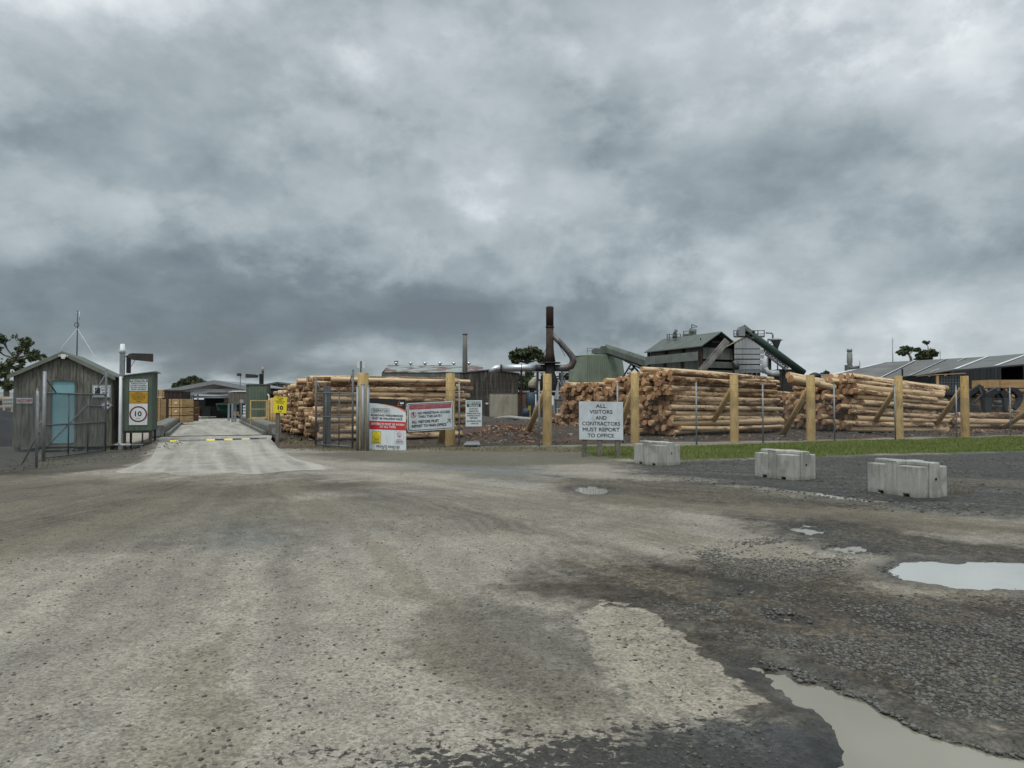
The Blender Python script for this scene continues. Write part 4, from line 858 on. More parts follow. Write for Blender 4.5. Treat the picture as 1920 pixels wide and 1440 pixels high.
    for i, s in enumerate(('SITE VEHICLES', 'HAVE RIGHT OF', 'WAY AT ALL', 'TIMES')): g.text('k', s, g.W / 2, g.H * (.58 - .15 * i), g.H * .09, g.W * (.7, .74, .55, .28)[i], .015)
    g.done({'k': ('lettering', mat('brown_ink', (.12, .07, .02), (.10, .06, .02), bump=0))})
    g = Sign('speed_limit_sign', P(242.5, 756.5, yf), P(277, 756.5, yf), P(242.5, 797, yf), 'white plate with maroon ring around the number 10 on the green kiosk', mat_=M_white)
    g.ring('m', g.W / 2, g.H * .505, g.W * .40, g.W * .485); g.text('k', '10', g.W / 2, g.H * .52, g.H * .23, g.W * .37, .02); g.text('k', 'KM/H', g.W / 2, g.H * .31, g.H * .03, g.W * .2)
    g.done({'m': ('red_ring', M_maroon), 'k': ('lettering', M_ink)})
    turn_new(before, PIV, HA)
    p = G(267, 836); z = PG(267, 790, p.y).z; mb = MB(); mb.tube([(p.x, p.y, -.1), (p.x, p.y, z)], .03, 10); mb.box((p.x, p.y - .02, z - .03), (.06, .05, .07)); single(mb, 'bollard_post', M_galv, (p.x, p.y, 0), 'thin grey steel stake standing in front of the round speed sign', 'post')
left_kiosk()
# ================================================================== fences
def fence_wires(mb, A, B, z0, z1, pitch=.075, w=.0042):
    """woven diamonds: two families of straight diagonals, each a thin three-sided rod"""
    A = Vector((A[0], A[1], 0)); B = Vector((B[0], B[1], 0)); d = (B - A); L = d.length; d /= L; nrm = Vector((d.y, -d.x, 0)); H = z1 - z0; n = int((L + H) / pitch)
    for s in (1, -1):
        for i in range(n):
            a0 = -H + i * pitch; a1 = a0 + H; t0 = max(0, -a0) / H; t1 = min(H, L - a0) / H
            if t1 - t0 < .02: continue
            q0, q1 = a0 + t0 * H, a0 + t1 * H; zz0, zz1 = (z0 + t0 * H, z0 + t1 * H) if s > 0 else (z1 - t0 * H, z1 - t1 * H)
            p, q = A + d * q0 + Vector((0, 0, zz0)), A + d * q1 + Vector((0, 0, zz1)); e = (q - p).normalized(); u = nrm * (w * .577); v = e.cross(nrm).normalized() * (w / 2)
            o_ = nrm * (.002 * s)
            mb.add([p + o_ + u, p + o_ - u * .5 + v, p + o_ - u * .5 - v, q + o_ + u, q + o_ - u * .5 + v, q + o_ - u * .5 - v], [(0, 1, 4, 3), (1, 2, 5, 4), (2, 0, 3, 5)])
def chain_fence(name, pts, post_idx, zpost, zmesh, label, strands=(), tops=None, rad=.032):
    o = Vector(pts[0]); r = thing(name, (o.x, o.y, 0), label, 'fence')
    for k, i in enumerate(post_idx):
        p = pts[i]; z = zpost if tops is None else tops[k]; mb = MB(); mb.tube([(p[0], p[1], -.1), (p[0], p[1], z)], rad, 10); mb.tube([(p[0], p[1], z), (p[0], p[1], z + .03)], [rad * 1.15, rad * .6], 10); mb.build('fence_post', M_galv, r)
    mb = MB()
    for a, b in zip(pts[:-1], pts[1:]): fence_wires(mb, a, b, .03, zmesh, *((.065, .0065) if name == 'side_fence' else ()))
    mb.build('wire_mesh', M_wire, r); mb = MB()
    for z in strands:
        for a, b in zip(pts[:-1], pts[1:]): mb.tube([(a[0], a[1] - .036, z), (b[0], b[1] - .036, z)], .003, 4, cap=False)
    mb.build('strand_wires', M_wire, r)
def gp(px, py): q = G(px, py); return (q.x, q.y)
FP = [gp(696, 843), gp(861, 837.5), gp(1011, 837), gp(1158, 835), gp(1306, 834), gp(1431, 832), gp(1565, 828), gp(1679, 826), gp(1794, 823), gp(1895, 820), gp(1998, 817), gp(2110, 813)]
chain_fence('chain_link_fence', FP, range(1, len(FP)), 2.42, 1.86, 'long chain link fence in front of the yellow posts and log stacks', (.05, 1.86, 2.1, 2.36))
FL = [gp(-330, 960), gp(-60, 897), gp(68, 877)]
chain_fence('side_fence', FL, [0, 1, 2], 1.95, 1.86, 'chain link fence at the left edge of the photo', (.05, 1.86), None, .035)
def gate(name, A, B, z0, z1, zA, zB, label, verts, diag, rails, mesh_z=None, ztopB=None, mat_=None, mid=()):
    mat_ = mat_ or M_galvdk; A = Vector((A[0], A[1], 0)); B = Vector((B[0], B[1], 0)); r = thing(name, A, label, 'gate'); d = B - A
    def at(s, z): p = A + d * s; return (p.x, p.y, z)
    mb = MB(); R_ = .027
    mb.tube([at(0, z0 - .03), at(0, zA)], R_ * 1.3, 10); mb.tube([at(1, z0 - .03), at(1, zB)], R_ * 1.3, 10)
    for z in rails: mb.tube([at(.01, z), at(.99, z)], R_, 10)
    for s in verts: mb.tube([at(s, z0), at(s, z1)], R_ * .8, 8)
    mb.build('frame', mat_, r)
    if diag:
        mb = MB()
        for (s0, a, s1, b) in diag: mb.tube([at(s0, a), at(s1, b)], R_ * .8, 8)
        mb.build('brace', mat_, r)
    mb = MB(); fence_wires(mb, at(.01, 0), at(.99, 0), z0, mesh_z or z1, .065, .0068); mb.build('wire_mesh', M_wire, r); return r, at
ga = gp(82, 863); gb = gp(197, 848)
r, at = gate('mesh_gate', ga, gb, .06, 1.9, 2.45, 2.72, 'open mesh gate with steel tube frame in front of the timber hut', (.36, .68), [(.02, .35, .66, 1.55), (.66, 1.55, .98, 1.5), (.02, 2.3, .16, 1.92), (.98, 2.55, .8, 1.98)], (.06, .99, 1.9), 1.9)
mb = MB(); mb.tube([at(.02, 2.4), at(.5, 2.2), at(.98, 2.6)], .004, 4, cap=False); mb.tube([at(.02, 2.15), at(.98, 2.25)], .004, 4, cap=False); mb.build('barbed_wire', M_wire, r)
mb = MB(); q = Vector(at(0, 1.1)); mb.tube([q + Vector((.0, -.04, .05)), q + Vector((-.1, -.08, -.05)), q + Vector((-.12, -.1, -.2)), q + Vector((-.02, -.06, -.28))], .012, 6); mb.build('chain', M_galv, r)
q = gp(78, 866); mb = MB(); mb.tube([(q[0] - .05, q[1] + .15, -.1), (q[0] - .05, q[1] + .15, 2.5)], .045, 12); single(mb, 'gate_post', M_galv, (q[0], q[1], 0), 'tall round steel post holding the open mesh gate by the hut', 'post')
q0 = gp(68, 877); mb = MB(); mb.tube([(q0[0], q0[1] + .1, .9), (q0[0] - .9, q0[1] + .8, .02)], .026, 8); single(mb, 'stay_bar', M_galvdk, (q0[0], q0[1], 0), 'slanting steel stay behind the left fence corner post', 'stay')
# right gate, folded back beside the log stack
ga = gp(592, 840); gb = gp(661, 844)
r, at = gate('folded_gate', ga, gb, .12, 2.05, 2.55, 2.78, 'open grey mesh gate folded back in front of the left log stack', (.28, .64), [(.0, 2.45, .14, 2.02), (1., 2.7, .86, 2.12)], (.12, 1.13, 1.98), 1.95, mat_=M_galvdk)
for s, lab in ((.16, 'wide grey steel channel post just behind the folded gate, beside the wide gap'), (.27, 'thin grey steel post behind the folded gate, right of the channel post')):
    p = at(s, 0); mb = MB(); w = .09 if s < .2 else .045; mb.box2((p[0] - w, p[1] + .5, -.1), (p[0] + w, p[1] + .58, 2.25)); single(mb, 'steel_post', M_galvdk, (p[0], p[1] + .5, 0), lab, 'post')
for px, w, top, lab in ((670, .05, 2.2, 'leftmost grey steel gate post on the first yellow post'), (680, .075, 2.25, 'middle broad grey steel gate post in front of the first yellow post'), (689.5, .05, 2.2, 'right hand grey steel gate post beside the dispatch board')):
    x, y = gp(px, 845); mb = MB(); mb.tube([(x, y - .0, -.1), (x, y, top)], w, 12); mb.tube([(x, y, top), (x, y, top + .03)], [w * 1.1, w * .5], 12); o = single(mb, 'gate_post', M_galv, (x, y, 0), lab, 'post')
p0, p1 = Vector(at(1, 1.95)), Vector((*gp(670, 845), 1.95)); mb = MB(); mb.tube([p0, p1], .022, 8); single(mb, 'hinge_bar', M_galv, p0, 'short grey bar joining the folded gate to its post', 'bar')
# ================================================================== yellow timber posts with raking props
TP = [(677, 842, 699, .20, None, 'first yellow timber post from the left, behind the steel gate posts'),
      (843, 836, 700, .185, (826, 832, 10), 'yellow timber post behind the no entry board'),
      (1027, 836, 701, .175, (984, 822, 1), 'lone yellow timber post in the gap between the log stacks'),
      (1193, 832, 702, .175, (1155, 822, 1), 'yellow timber post beside the white visitors board'),
      (1381, 830, 703, .175, (1323, 813, 1), 'yellow timber post third from the right, before the long log sides'),
      (1526, 827, 703, .185, (1466, 817, 1), 'yellow timber post second from the right among the tall ones before the log ends'),
      (1692, 823, 705, .19, (1628, 808, 1), 'yellow timber post with a thin dark rod on top'),
      (1817, 820, 705, .19, (1746, 808, 1), 'rust stained yellow timber post before the loader'),
      (2010, 814, 705, .20, (1874, 806, 1), 'yellow timber post just past the right edge with its prop in view')]
for k, (px, py, pt, rad, br, lab) in enumerate(TP):
    b0 = G(px, py); b0.y += .28; z = P(px, pt, b0.y).z; r = thing('timber_post', b0, lab, 'post', 'yellow timber posts along the fence')
    mb = MB(); mb.tube([(b0.x, b0.y, -.1), (b0.x, b0.y, .8), (b0.x, b0.y, 1.8), (b0.x, b0.y, z)], [rad * 1.04, rad, rad * .98, rad * .95], 20); mb.build('post', M_yelrust if k == 7 else M_yellow, r, bevel=.008)
    if br:
        f = G(br[0], br[1]); mb = MB(); mb.tube([(f.x, f.y, -.05), (b0.x - .02, b0.y + .12, z - .55)], [.135, .12], 14); mb.build('prop', M_yellow, r)
x, y, z = P(1692, 706, G(1692, 823).y + .3); mb = MB(); mb.box2((x - .03, y - .02, z), (x + .03, y + .02, z + .36)); single(mb, 'metal_rod', M_black, (x, y, z), 'dark flat rod standing on top of a yellow post', 'rod')
x, y, z = P(677, 699, G(677, 842).y + .3); r = thing('sign_back', (x, y, z), 'back of a small white sign on a thin dark stake above the first yellow post', 'sign')
mb = MB(); mb.box2((x - .018, y - .05, z), (x + .018, y - .02, z + .42)); mb.build('stake', M_black, r); mb = MB(); mb.box2((x - .14, y - .018, z + .18), (x + .14, y - .006, z + .42)); mb.build('panel', M_signwhite, r)
# ================================================================== boards
def flatP(pts, Y): return [P(a, b, Y) for a, b in pts]
TL, TR, BLp = P(692, 746.5, 25.1), P(760.5, 749, 25.0), P(692.5, 843, 24.9)
g = Sign('dispatch_board', TL, TR, BLp, 'tall white, black and red DISPATCH board leaning at the gate', 'sign', .01)
W_, H_ = g.W, g.H
def uv(px, py): return ((px - 128) / 736 * W_, (1 - (py - 70) / 1035) * H_)  # zoomed-board pixel to board metres
arc = [(128, 170), (300, 178), (450, 192), (600, 220), (740, 262), (864, 320)]
g.poly('b', [uv(864, 70), uv(128, 70)] + [uv(*p) for p in [(128, 168), (300, 172), (450, 182), (600, 205), (740, 240), (864, 288)]])
g.poly('o', [uv(300, 172), uv(450, 192), uv(600, 220), uv(740, 262), uv(864, 335), uv(864, 290), uv(740, 240), uv(600, 205), uv(450, 182)], .004)
g.rect('r', 0, uv(0, 695)[1], W_, uv(0, 525)[1]); u0, v0 = uv(175, 360); u1, v1 = uv(550, 268); g.frame('k', u0, v0, u1, v1, .01, .03)
def tx(key, s, x0, x1, y0, y1, bold=.03): a = uv(x0, y1); b = uv(x1, y0); g.text(key, s, 0, (a[1] + b[1]) / 2, b[1] - a[1], b[0] - a[0], bold, left=a[0])
tx('k', 'DISPATCH', 208, 518, 290, 338, .02); tx('k', 'BOARDING WEIGHBRIDGE', 168, 805, 388, 430); tx('k', 'MUST BE WALKING PACE', 190, 795, 452, 495)
tx('w', 'SEATBELTS MUST BE WORN', 168, 832, 562, 604, .02); tx('w', 'AT ALL TIMES', 342, 660, 616, 658, .02); tx('k', 'PRIVATE VEHICLES', 272, 735, 1010, 1058, .02)
a, b = uv(182, 985), uv(360, 735); g.rect('y', a[0], a[1], b[0], b[1]); g.frame('k', a[0], a[1], b[0], b[1], .008)
for p, q in (((272, 750), (215, 865)), ((215, 865), (330, 865)), ((330, 865), (272, 750))): g.line('k', *uv(*p), *uv(*q), .008)
g.poly('k', [uv(*p) for p in ((228, 855), (262, 835), (300, 800), (306, 806), (278, 846), (270, 858))]); g.line('k', *uv(205, 872), *uv(338, 872), .006)
for i, (s, x0, x1) in enumerate((('BEWARE', 225, 320), ('LOGGING IN', 208, 335), ('PROGRESS', 208, 335))): tx('k', s, x0, x1, 888 + i * 30, 908 + i * 30)
a, b = uv(636, 972), uv(818, 722); g.frame('g', a[0], a[1], b[0], b[1], .006); c = uv(725, 790); g.ring('m', c[0], c[1], .068, .084); g.line('m', c[0] - .055, c[1] + .055, c[0] + .055, c[1] - .055, .014)
g.poly('k', [uv(*p) for p in ((712, 800), (735, 800), (738, 812), (722, 830))])
for i, (s, x0, x1) in enumerate((('THIS IS A', 672, 780), ('SMOKE FREE', 655, 800), ('WORKPLACE', 655, 800))): tx('k', s, x0, x1, 878 + i * 30, 894 + i * 30)
for p, q in (((745, 105), (700, 198)), ((700, 198), (792, 198)), ((792, 198), (778, 168))): g.line('o', *uv(*p), *uv(*q), .016, .006)
g.poly('w', [uv(*p) for p in ((748, 165), (760, 130), (770, 130), (768, 150), (780, 132), (828, 134), (826, 162))], .007)
g.done({'b': ('black_header', M_black), 'o': ('swoosh', M_orange), 'r': ('red_band', M_red), 'k': ('lettering', M_ink), 'w': ('white_lettering', M_white), 'y': ('yellow_panel', M_signyellow), 'g': ('grey_border', M_galv), 'm': ('red_circle', M_redfade)})
Yb = 26.15
g = Sign('no_entry_board', P(762.5, 756, 25.62), P(850, 752, 26.45), P(764, 810, 25.62), 'wide white board headed in faded red with NO PEDESTRIAN ACCESS wording on the fence', 'sign', .012, rnd=.05)
W_, H_ = g.W, g.H
def uv(px, py): return ((px - 885) / 945 * W_, (1 - (py - 165 + (px - 885) * .04) / 585) * H_)
g.frame('k', .035, .035, W_ - .035, H_ - .035, .02, .04); a, b = uv(935, 295 - 0), uv(1770, 205 - 36); g.rect('r', .09, H_ * .765, W_ - .09, H_ * .93, .003, .015)
g.text('d', 'NO UNAUTHORISED ENTRY', W_ / 2, H_ * .85, H_ * .10, W_ * .82, .012)
g.text('k', 'NO PEDESTRIAN ACCESS', 0, H_ * .63, H_ * .085, W_ * .69, .028, left=W_ * .225); g.text('k', 'THRU THIS GATE !', 0, H_ * .505, H_ * .085, W_ * .505, .028, left=W_ * .235)
g.text('k', 'ALL VISITORS MUST', 0, H_ * .33, H_ * .095, W_ * .58, .028, left=W_ * .095); g.text('k', 'REPORT TO MAIN OFFICE', 0, H_ * .185, H_ * .095, W_ * .74, .028, left=W_ * .09)
c = (W_ * .135, H_ * .585); g.ring('m', *c, .085, .105); g.poly('k', [(c[0] + a, c[1] + b) for a, b in ((-.02, .07), (.01, .075), (.03, .03), (.02, -.07), (.0, -.02), (-.03, -.07), (-.01, .0), (-.04, .03))][::-1]); g.line('m', c[0] - .07, c[1] + .07, c[0] + .07, c[1] - .07, .018, .008)
g.line('k', W_ * .845, H_ * .235, W_ * .915, H_ * .35, .022); g.line('k', W_ * .855, H_ * .36, W_ * .925, H_ * .36, .022); g.line('k', W_ * .917, H_ * .23, W_ * .917, H_ * .365, .022)
for a, b in ((.05, .95), (.95, .95), (.05, .05), (.95, .05)): g.ring('z', g.W * a * .96 + g.W * .02, g.H * b * .94 + g.H * .03, .001, .012, .008, 10)
g.done({'z': ('bolts', M_galv), 'r': ('red_band', M_redfade), 'd': ('faded_lettering', mat('faded_grey_red_ink', (.30, .16, .18), (.45, .25, .27), 30, bump=0)), 'k': ('lettering', M_ink), 'm': ('red_circle', M_redfade)})
Yb = 26.7
g = Sign('dispatch_trucks_sign', P(873, 750.5, Yb), P(903.5, 750.5, Yb), P(873, 799.5, Yb), 'narrow white sign headed DISPATCH TRUCKS on green, hanging on the fence', 'sign', .01)
W_, H_ = g.W, g.H; g.rect('h', W_ * .07, H_ * .745, W_ * .93, H_ * .955); g.text('w', 'DISPATCH', W_ / 2, H_ * .90, H_ * .08, W_ * .8, .03, .007); g.text('w', 'TRUCKS', W_ / 2, H_ * .795, H_ * .08, W_ * .62, .03, .007)
for i, (s, w) in enumerate((('CONTACT', .56), ('DISPATCH', .58), ('OPERATOR FOR', .86), ('INSTRUCTION', .8), ('BEFORE', .46), ('ENTERING SITE', .86), ('- UHF 24', .52))): g.text('k', s, W_ / 2, H_ * (.672 - (.088 * i if i < 5 else .092 * i + .01)), H_ * .052, W_ * w, .03)
g.done({'h': ('green_header', M_inkgreen), 'w': ('heading', M_white), 'k': ('lettering', M_ink)})
# visitors board on three posts
bp = [G(1094, 851), G(1124, 857), G(1158, 856)]; Yb = 21.7
r = thing('visitors_sign', (P(1125, 800, Yb).x, Yb, 0), 'large white board reading ALL VISITORS AND CONTRACTORS MUST REPORT TO OFFICE', 'sign')
for px, top in ((1096, .9), (1125, .9), (1159, .9)):
    x = P(px, 830, Yb).x; mb = MB(); mb.box2((x - .075, Yb + .03, -.1), (x + .075, Yb + .15, 1.2)); mb.build('leg', M_postwood, r, bevel=.01)
g = Sign('panel_frame', P(1085.5, 752.5, Yb), P(1168, 753.5, Yb), P(1086, 824, Yb), 'x'); rt = g.root; g.root = r
for ch in list(rt.children): ch.data.transform(Matrix.Translation(Vector(rt['_org']) - Vector(r['_org']))); ch.parent = r; ch.name = 'board'; ch.data.materials[0] = mat('painted_ply_board', (.60, .64, .66), (.50, .54, .56), 4, (1, 1, .5), .55, .06, c3=(.44, .46, .46), s3=.8)
EMPT.remove(rt); bpy.data.objects.remove(rt)
for i, (s, w) in enumerate((('ALL', .24), ('VISITORS', .52), ('AND', .25), ('CONTRACTORS', .86), ('MUST REPORT', .84), ('TO OFFICE', .60))): g.text('k', s, g.W * (.5 if i != 5 else .49), g.H * (.885 - .155 * i), g.H * .098, g.W * w, .014, .004)
g.done({'k': ('lettering', M_ink)})
# yellow 10 sign
p = solve_ramp(520, 829); Ys = p.y; r = thing('channel_sign', p, 'yellow sign with black 10 on a leaning wooden stake beside the ramp', 'sign')
mb = MB(); mb.bar((p.x, p.y, 0), P(522, 741, Ys + .05), .12, .07, 0, (0, 1, 0)); mb.build('stake', M_postwood, r)
g = Sign('p', P(514, 743, Ys - .06), P(538, 744.5, Ys - .06), P(513, 773.5, Ys - .06), 'x', mat_=M_signyellow); rt = g.root; g.root = r
for ch in list(rt.children): ch.data.transform(Matrix.Translation(Vector(rt['_org']) - Vector(r['_org']))); ch.parent = r; ch.name = 'sign_panel'
EMPT.remove(rt); bpy.data.objects.remove(rt)
for i, (s, w) in enumerate((('IN THIS', .46), ('AREA', .32), ('SWITCH TO', .72), ('CHANNEL', .55))): g.text('k', s, g.W / 2, g.H * (.91 - .1 * i), g.H * .06, g.W * w, .03)
g.text('k', '10', g.W * .52, g.H * .32, g.H * .26, g.W * .42, .04); g.text('k', 'UHF', g.W / 2, g.H * .08, g.H * .05, g.W * .24, .03); g.done({'k': ('lettering', M_ink)})
# ================================================================== concrete blocks
def block():
    L, W_, H = 1.06, .68, .54; r = thing('concrete_block', (0, 0, 0), '', 'concrete block', 'interlocking concrete blocks on the forecourt'); r['_org'] = (0, 0, 0)
    mb = MB(); c = .03
    out = []
    for s in (0,):
        prof = [(0, 0), (.2, 0), (.2, .06), (.32, .06), (.32, 0), (.72, 0), (.72, .06), (.84, .06), (.84, 0), (L, 0), (L, H), (0, H)]
    mb.prism([(a, 0, b) for a, b in prof], (0, W_, 0)); body = mb
    # tongues: long ridge on top and the crosswise one, running down the faces as pilasters
    mb.prism([(-.045, W_ * .30, 0), (-.045, W_ * .70, 0), (-.045, W_ * .66, H + .07), (-.045, W_ * .34, H + .07)][::-1], (.046, 0, 0))
    mb.prism([(L - .001, W_ * .30, 0), (L - .001, W_ * .70, 0), (L - .001, W_ * .66, H + .07), (L - .001, W_ * .34, H + .07)][::-1], (.046, 0, 0))
    mb.box2((0, W_ * .31, H + .001), (L, W_ * .69, H + .07)); mb.box2((L * .40, -.010, .0), (L * .62, -.001, H + .07)); mb.box2((L * .40, -.009, H + .001), (L * .62, W_ * .309, H + .068))
    mb.box2((L * .40, W_ * .691, H + .001), (L * .62, W_, H + .068))
    mb.v = [(v[0], -v[1], v[2]) for v in mb.v]; mb.f = [f[::-1] for f in mb.f]
    mb.build('body', mat_block(), r, bevel=.018)
    mb = MB(); mb.tube([(-.046 - .006, -W_ / 2, .33), (-.04, -W_ / 2, .33)], .022, 12); mb.build('lifting_hole', M_void, r)  # raised black disc, the shade of a hole put into its colour
    return r
def mat_block():
    m, t, b = new_mat('weathered_block_concrete'); co = t.n.new('ShaderNodeTexCoord').outputs['Object']; x, y, z = t.sep(co); oi = t.n.new('ShaderNodeObjectInfo').outputs['Random']
    v = t.vm('ADD', co, t.comb(t.m('MULTIPLY', oi, 31), 0, 0)); n1 = t.noise(t.vm('MULTIPLY', v, (1, 1, .25)), 7, 5, .62); n2 = t.noise(v, 2.2, 5, .6); n3 = t.noise(v, 40, 3, .6)
    c = t.mix(t.mapr(n1, .38, .66), (.42, .41, .365), (.30, .295, .26)); c = t.mix(t.mapr(n2, .47, .60, 0, .7), c, (.20, .20, .175)); ns = t.noise(t.vm('MULTIPLY', v, (9, 9, .5)), 1.6, 4, .6); c = t.mix(t.m('MULTIPLY', t.mapr(ns, .52, .66, 0, .6), t.mapr(z, .1, .5)), c, (.15, .15, .135)); c = t.mix(t.m('MULTIPLY', t.mapr(z, .0, .12, 1, 0), t.mapr(n1, .3, .6, .2, .8)), c, (.15, .13, .10))
    c = t.mix(t.m('MULTIPLY', t.mapr(n3, .62, .7), .6), c, (.12, .12, .11))
    t.l.new(c, b.inputs['Base Color']); b.inputs['Roughness'].default_value = .85; t.l.new(t.bump(t.m('ADD', n3, n1), .5, .012), b.inputs['Normal']); return m
bk = block()
# local frame: corner (0,0) is the near corner, +x runs along the long side
def place_block(o, px, py, ang, lab, sc=1): p = G(px, py); o.location = (p.x, p.y, tz(p.x, p.y) - .01); o.rotation_euler = (0, 0, ang); o.scale = (1, 1, 1); o['label'] = lab
place_block(bk, 1724, 934, math.atan2(.97, -.39), 'nearest and largest looking concrete block, right of the other two')
b2 = copy_thing(bk, (0, 0, 0)); place_block(b2, 1487, 901, math.atan2(1.0, -.51), 'middle concrete block of three with dark vertical stains')
b3 = copy_thing(bk, (0, 0, 0)); place_block(b3, 1238, 874.5, math.atan2(.92, -.52), 'farthest concrete block, nearest to the visitors board')
# drain pit beside the fence
p = G(884, 838); r = thing('drain_box', p, 'low grey metal drain cover box at the fence foot', 'drain cover'); mb = MB(); mb.prism([(p.x - .28, p.y - .1, .0), (p.x + .3, p.y - .1, .0), (p.x + .24, p.y + .4, .0), (p.x - .22, p.y + .4, .0)], (0, 0, .07)); mb.build('base', M_void, r); mb = MB(); mb.prism([(p.x - .3, p.y - .16, .07), (p.x + .33, p.y - .16, .07), (p.x + .26, p.y + .44, .16), (p.x - .22, p.y + .44, .16)], (0, 0, .03)); mb.build('lid', M_galv, r)
# bent steel loop lying in the yard
c = G(1645, 812); pts = []
loop = [(1580, 814), (1600, 815), (1612, 809), (1625, 807), (1640, 813), (1655, 816), (1664, 812), (1666, 808), (1660, 806), (1630, 805), (1600, 806), (1578, 808)]
mb = MB(); mb.tube([Vector((q.x, q.y, tz(q.x, q.y) + .06)) for q in [G(a, b) for a, b in loop]], .03, 8); single(mb, 'steel_loop', M_galvdk, (c.x, c.y, 0), 'bent grey steel tube lying in a loop behind the fence', 'steel tube')
q = G(903, 786); q2 = G(1008, 800); mb = MB(); mb.tube([Vector((p_.x, p_.y, tz(p_.x, p_.y) + .12)) for p_ in (q, q.lerp(q2, .3), q.lerp(q2, .6), q2)], [.12, .14, .15, .13], 10); single(mb, 'pale_pipe', M_conc, (q.x, q.y, 0), 'long pale pipe lying on the dark earth of the yard', 'pipe')
# ================================================================== logs
def mat_log():
    m, t, b = new_mat('pine_log_bark'); lc = t.attr('lc', 'Vector'); rn = t.attr('rnd', 'Fac'); x, y, z = t.sep(lc)
    v = t.vm('MULTIPLY', lc, (.55, 2.2, 2.2)); v = t.vm('ADD', v, t.comb(t.m('MULTIPLY', rn, 91), 0, 0))
    n1 = t.noise(v, 2.2, 6, .68, .6); n2 = t.noise(t.vm('MULTIPLY', lc, (1.2, 3, 3)), 9, 4, .65, .4); n3 = t.noise(v, 1.0, 3, .5)
    thr = t.m('ADD', t.m('ADD', .405, t.m('MULTIPLY', rn, .12)), t.m('MULTIPLY', t.m('SUBTRACT', n3, .5), .35))
    k = t.mapr(t.m('SUBTRACT', t.m('ADD', t.m('MULTIPLY', n1, .6), t.m('MULTIPLY', n2, .4)), thr), -.02, .05)
    wood = t.mix(t.mapr(n2, .3, .7), (.72, .54, .345), (.52, .365, .21)); wood = t.mix(t.m('MULTIPLY', rn, .5), wood, (.44, .31, .19)); bark = t.mix(n2, (.075, .040, .024), (.19, .105, .058))
    c = t.mix(k, bark, wood); t.l.new(c, b.inputs['Base Color']); b.inputs['Roughness'].default_value = .85; b.inputs['Specular IOR Level'].default_value = .2
    t.l.new(t.bump(t.m('ADD', n1, n2), .6, .02), b.inputs['Normal'])
    m2, t, b = new_mat('sawn_log_end'); lc = t.attr('lc', 'Vector'); rn = t.attr('rnd', 'Fac'); x, y, z = t.sep(lc)
    rr = t.m('SQRT', t.m('ADD', t.m('MULTIPLY', y, y), t.m('MULTIPLY', z, z))); n = t.noise(t.vm('MULTIPLY', lc, (0, 1, 1)), 14, 4, .6)
    ring = t.m('SINE', t.m('MULTIPLY', t.m('ADD', rr, t.m('MULTIPLY', n, .02)), 260)); ns = t.noise(t.vm('ADD', lc, t.comb(0, t.m('MULTIPLY', rn, 37), 0)), 5, 4, .6)
    c = t.mix(rn, (.53, .29, .14), (.36, .19, .092)); c = t.mix(t.mapr(ns, .5, .7), c, (.55, .36, .20)); c = t.mix(t.mapr(ns, .45, .25), c, (.16, .085, .05)); c = t.mix(t.m('MULTIPLY', t.m('ADD', ring, 1), .12), c, (.12, .07, .04))
    c = t.mix(t.mapr(rr, .11, .15, 0, .35), c, (.16, .09, .05))
    t.l.new(c, b.inputs['Base Color']); b.inputs['Roughness'].default_value = .85; t.l.new(t.bump(n, .3, .01), b.inputs['Normal']); return [m, m2]
M_LOG = mat_log()
def log_geo(L, r0, r1, seed, nseg=14, nr=9):
    """log along +x from 0; returns verts, faces, matidx, lc"""
    r = np.random.default_rng(seed); xs = np.linspace(0, L, nr); th = np.arange(nseg) * 2 * math.pi / nseg
    bend = r.normal(0, .022, 2) * (L / 6); sx = xs / L; rad = r0 + (r1 - r0) * sx
    lump = 1 + .06 * np.sin(th[None] * 2 + r.random() * 6) + .04 * np.sin(th[None] * 3 + r.random() * 6) + r.normal(0, .022, (nr, nseg))
    Y = rad[:, None] * lump * np.cos(th)[None]; Z = rad[:, None] * lump * np.sin(th)[None]
    cy = bend[0] * 4 * sx * (1 - sx); cz = bend[1] * 4 * sx * (1 - sx)
    X = np.repeat(xs[:, None], nseg, 1) + 0; X[0] += Y[0] * r.normal(0, .12) + Z[0] * r.normal(0, .12)
    V = np.stack([X, Y + cy[:, None], Z + cz[:, None]], -1).reshape(-1, 3); LC = np.stack([X, Y, Z], -1).reshape(-1, 3)
    V = np.concatenate([V, V[:nseg], V[-nseg:]]); LC = np.concatenate([LC, LC[:nseg], LC[-nseg:]])
    F_ = [(i * nseg + k, (i + 1) * nseg + k, (i + 1) * nseg + (k + 1) % nseg, i * nseg + (k + 1) % nseg) for i in range(nr - 1) for k in range(nseg)]
    o = nr * nseg; caps = [tuple(o + k for k in range(nseg)), tuple(o + nseg + k for k in reversed(range(nseg)))]
    return V, F_, caps, LC
LOGS = []   # (end position, axis, L, r0, r1, seed, stack key, row)
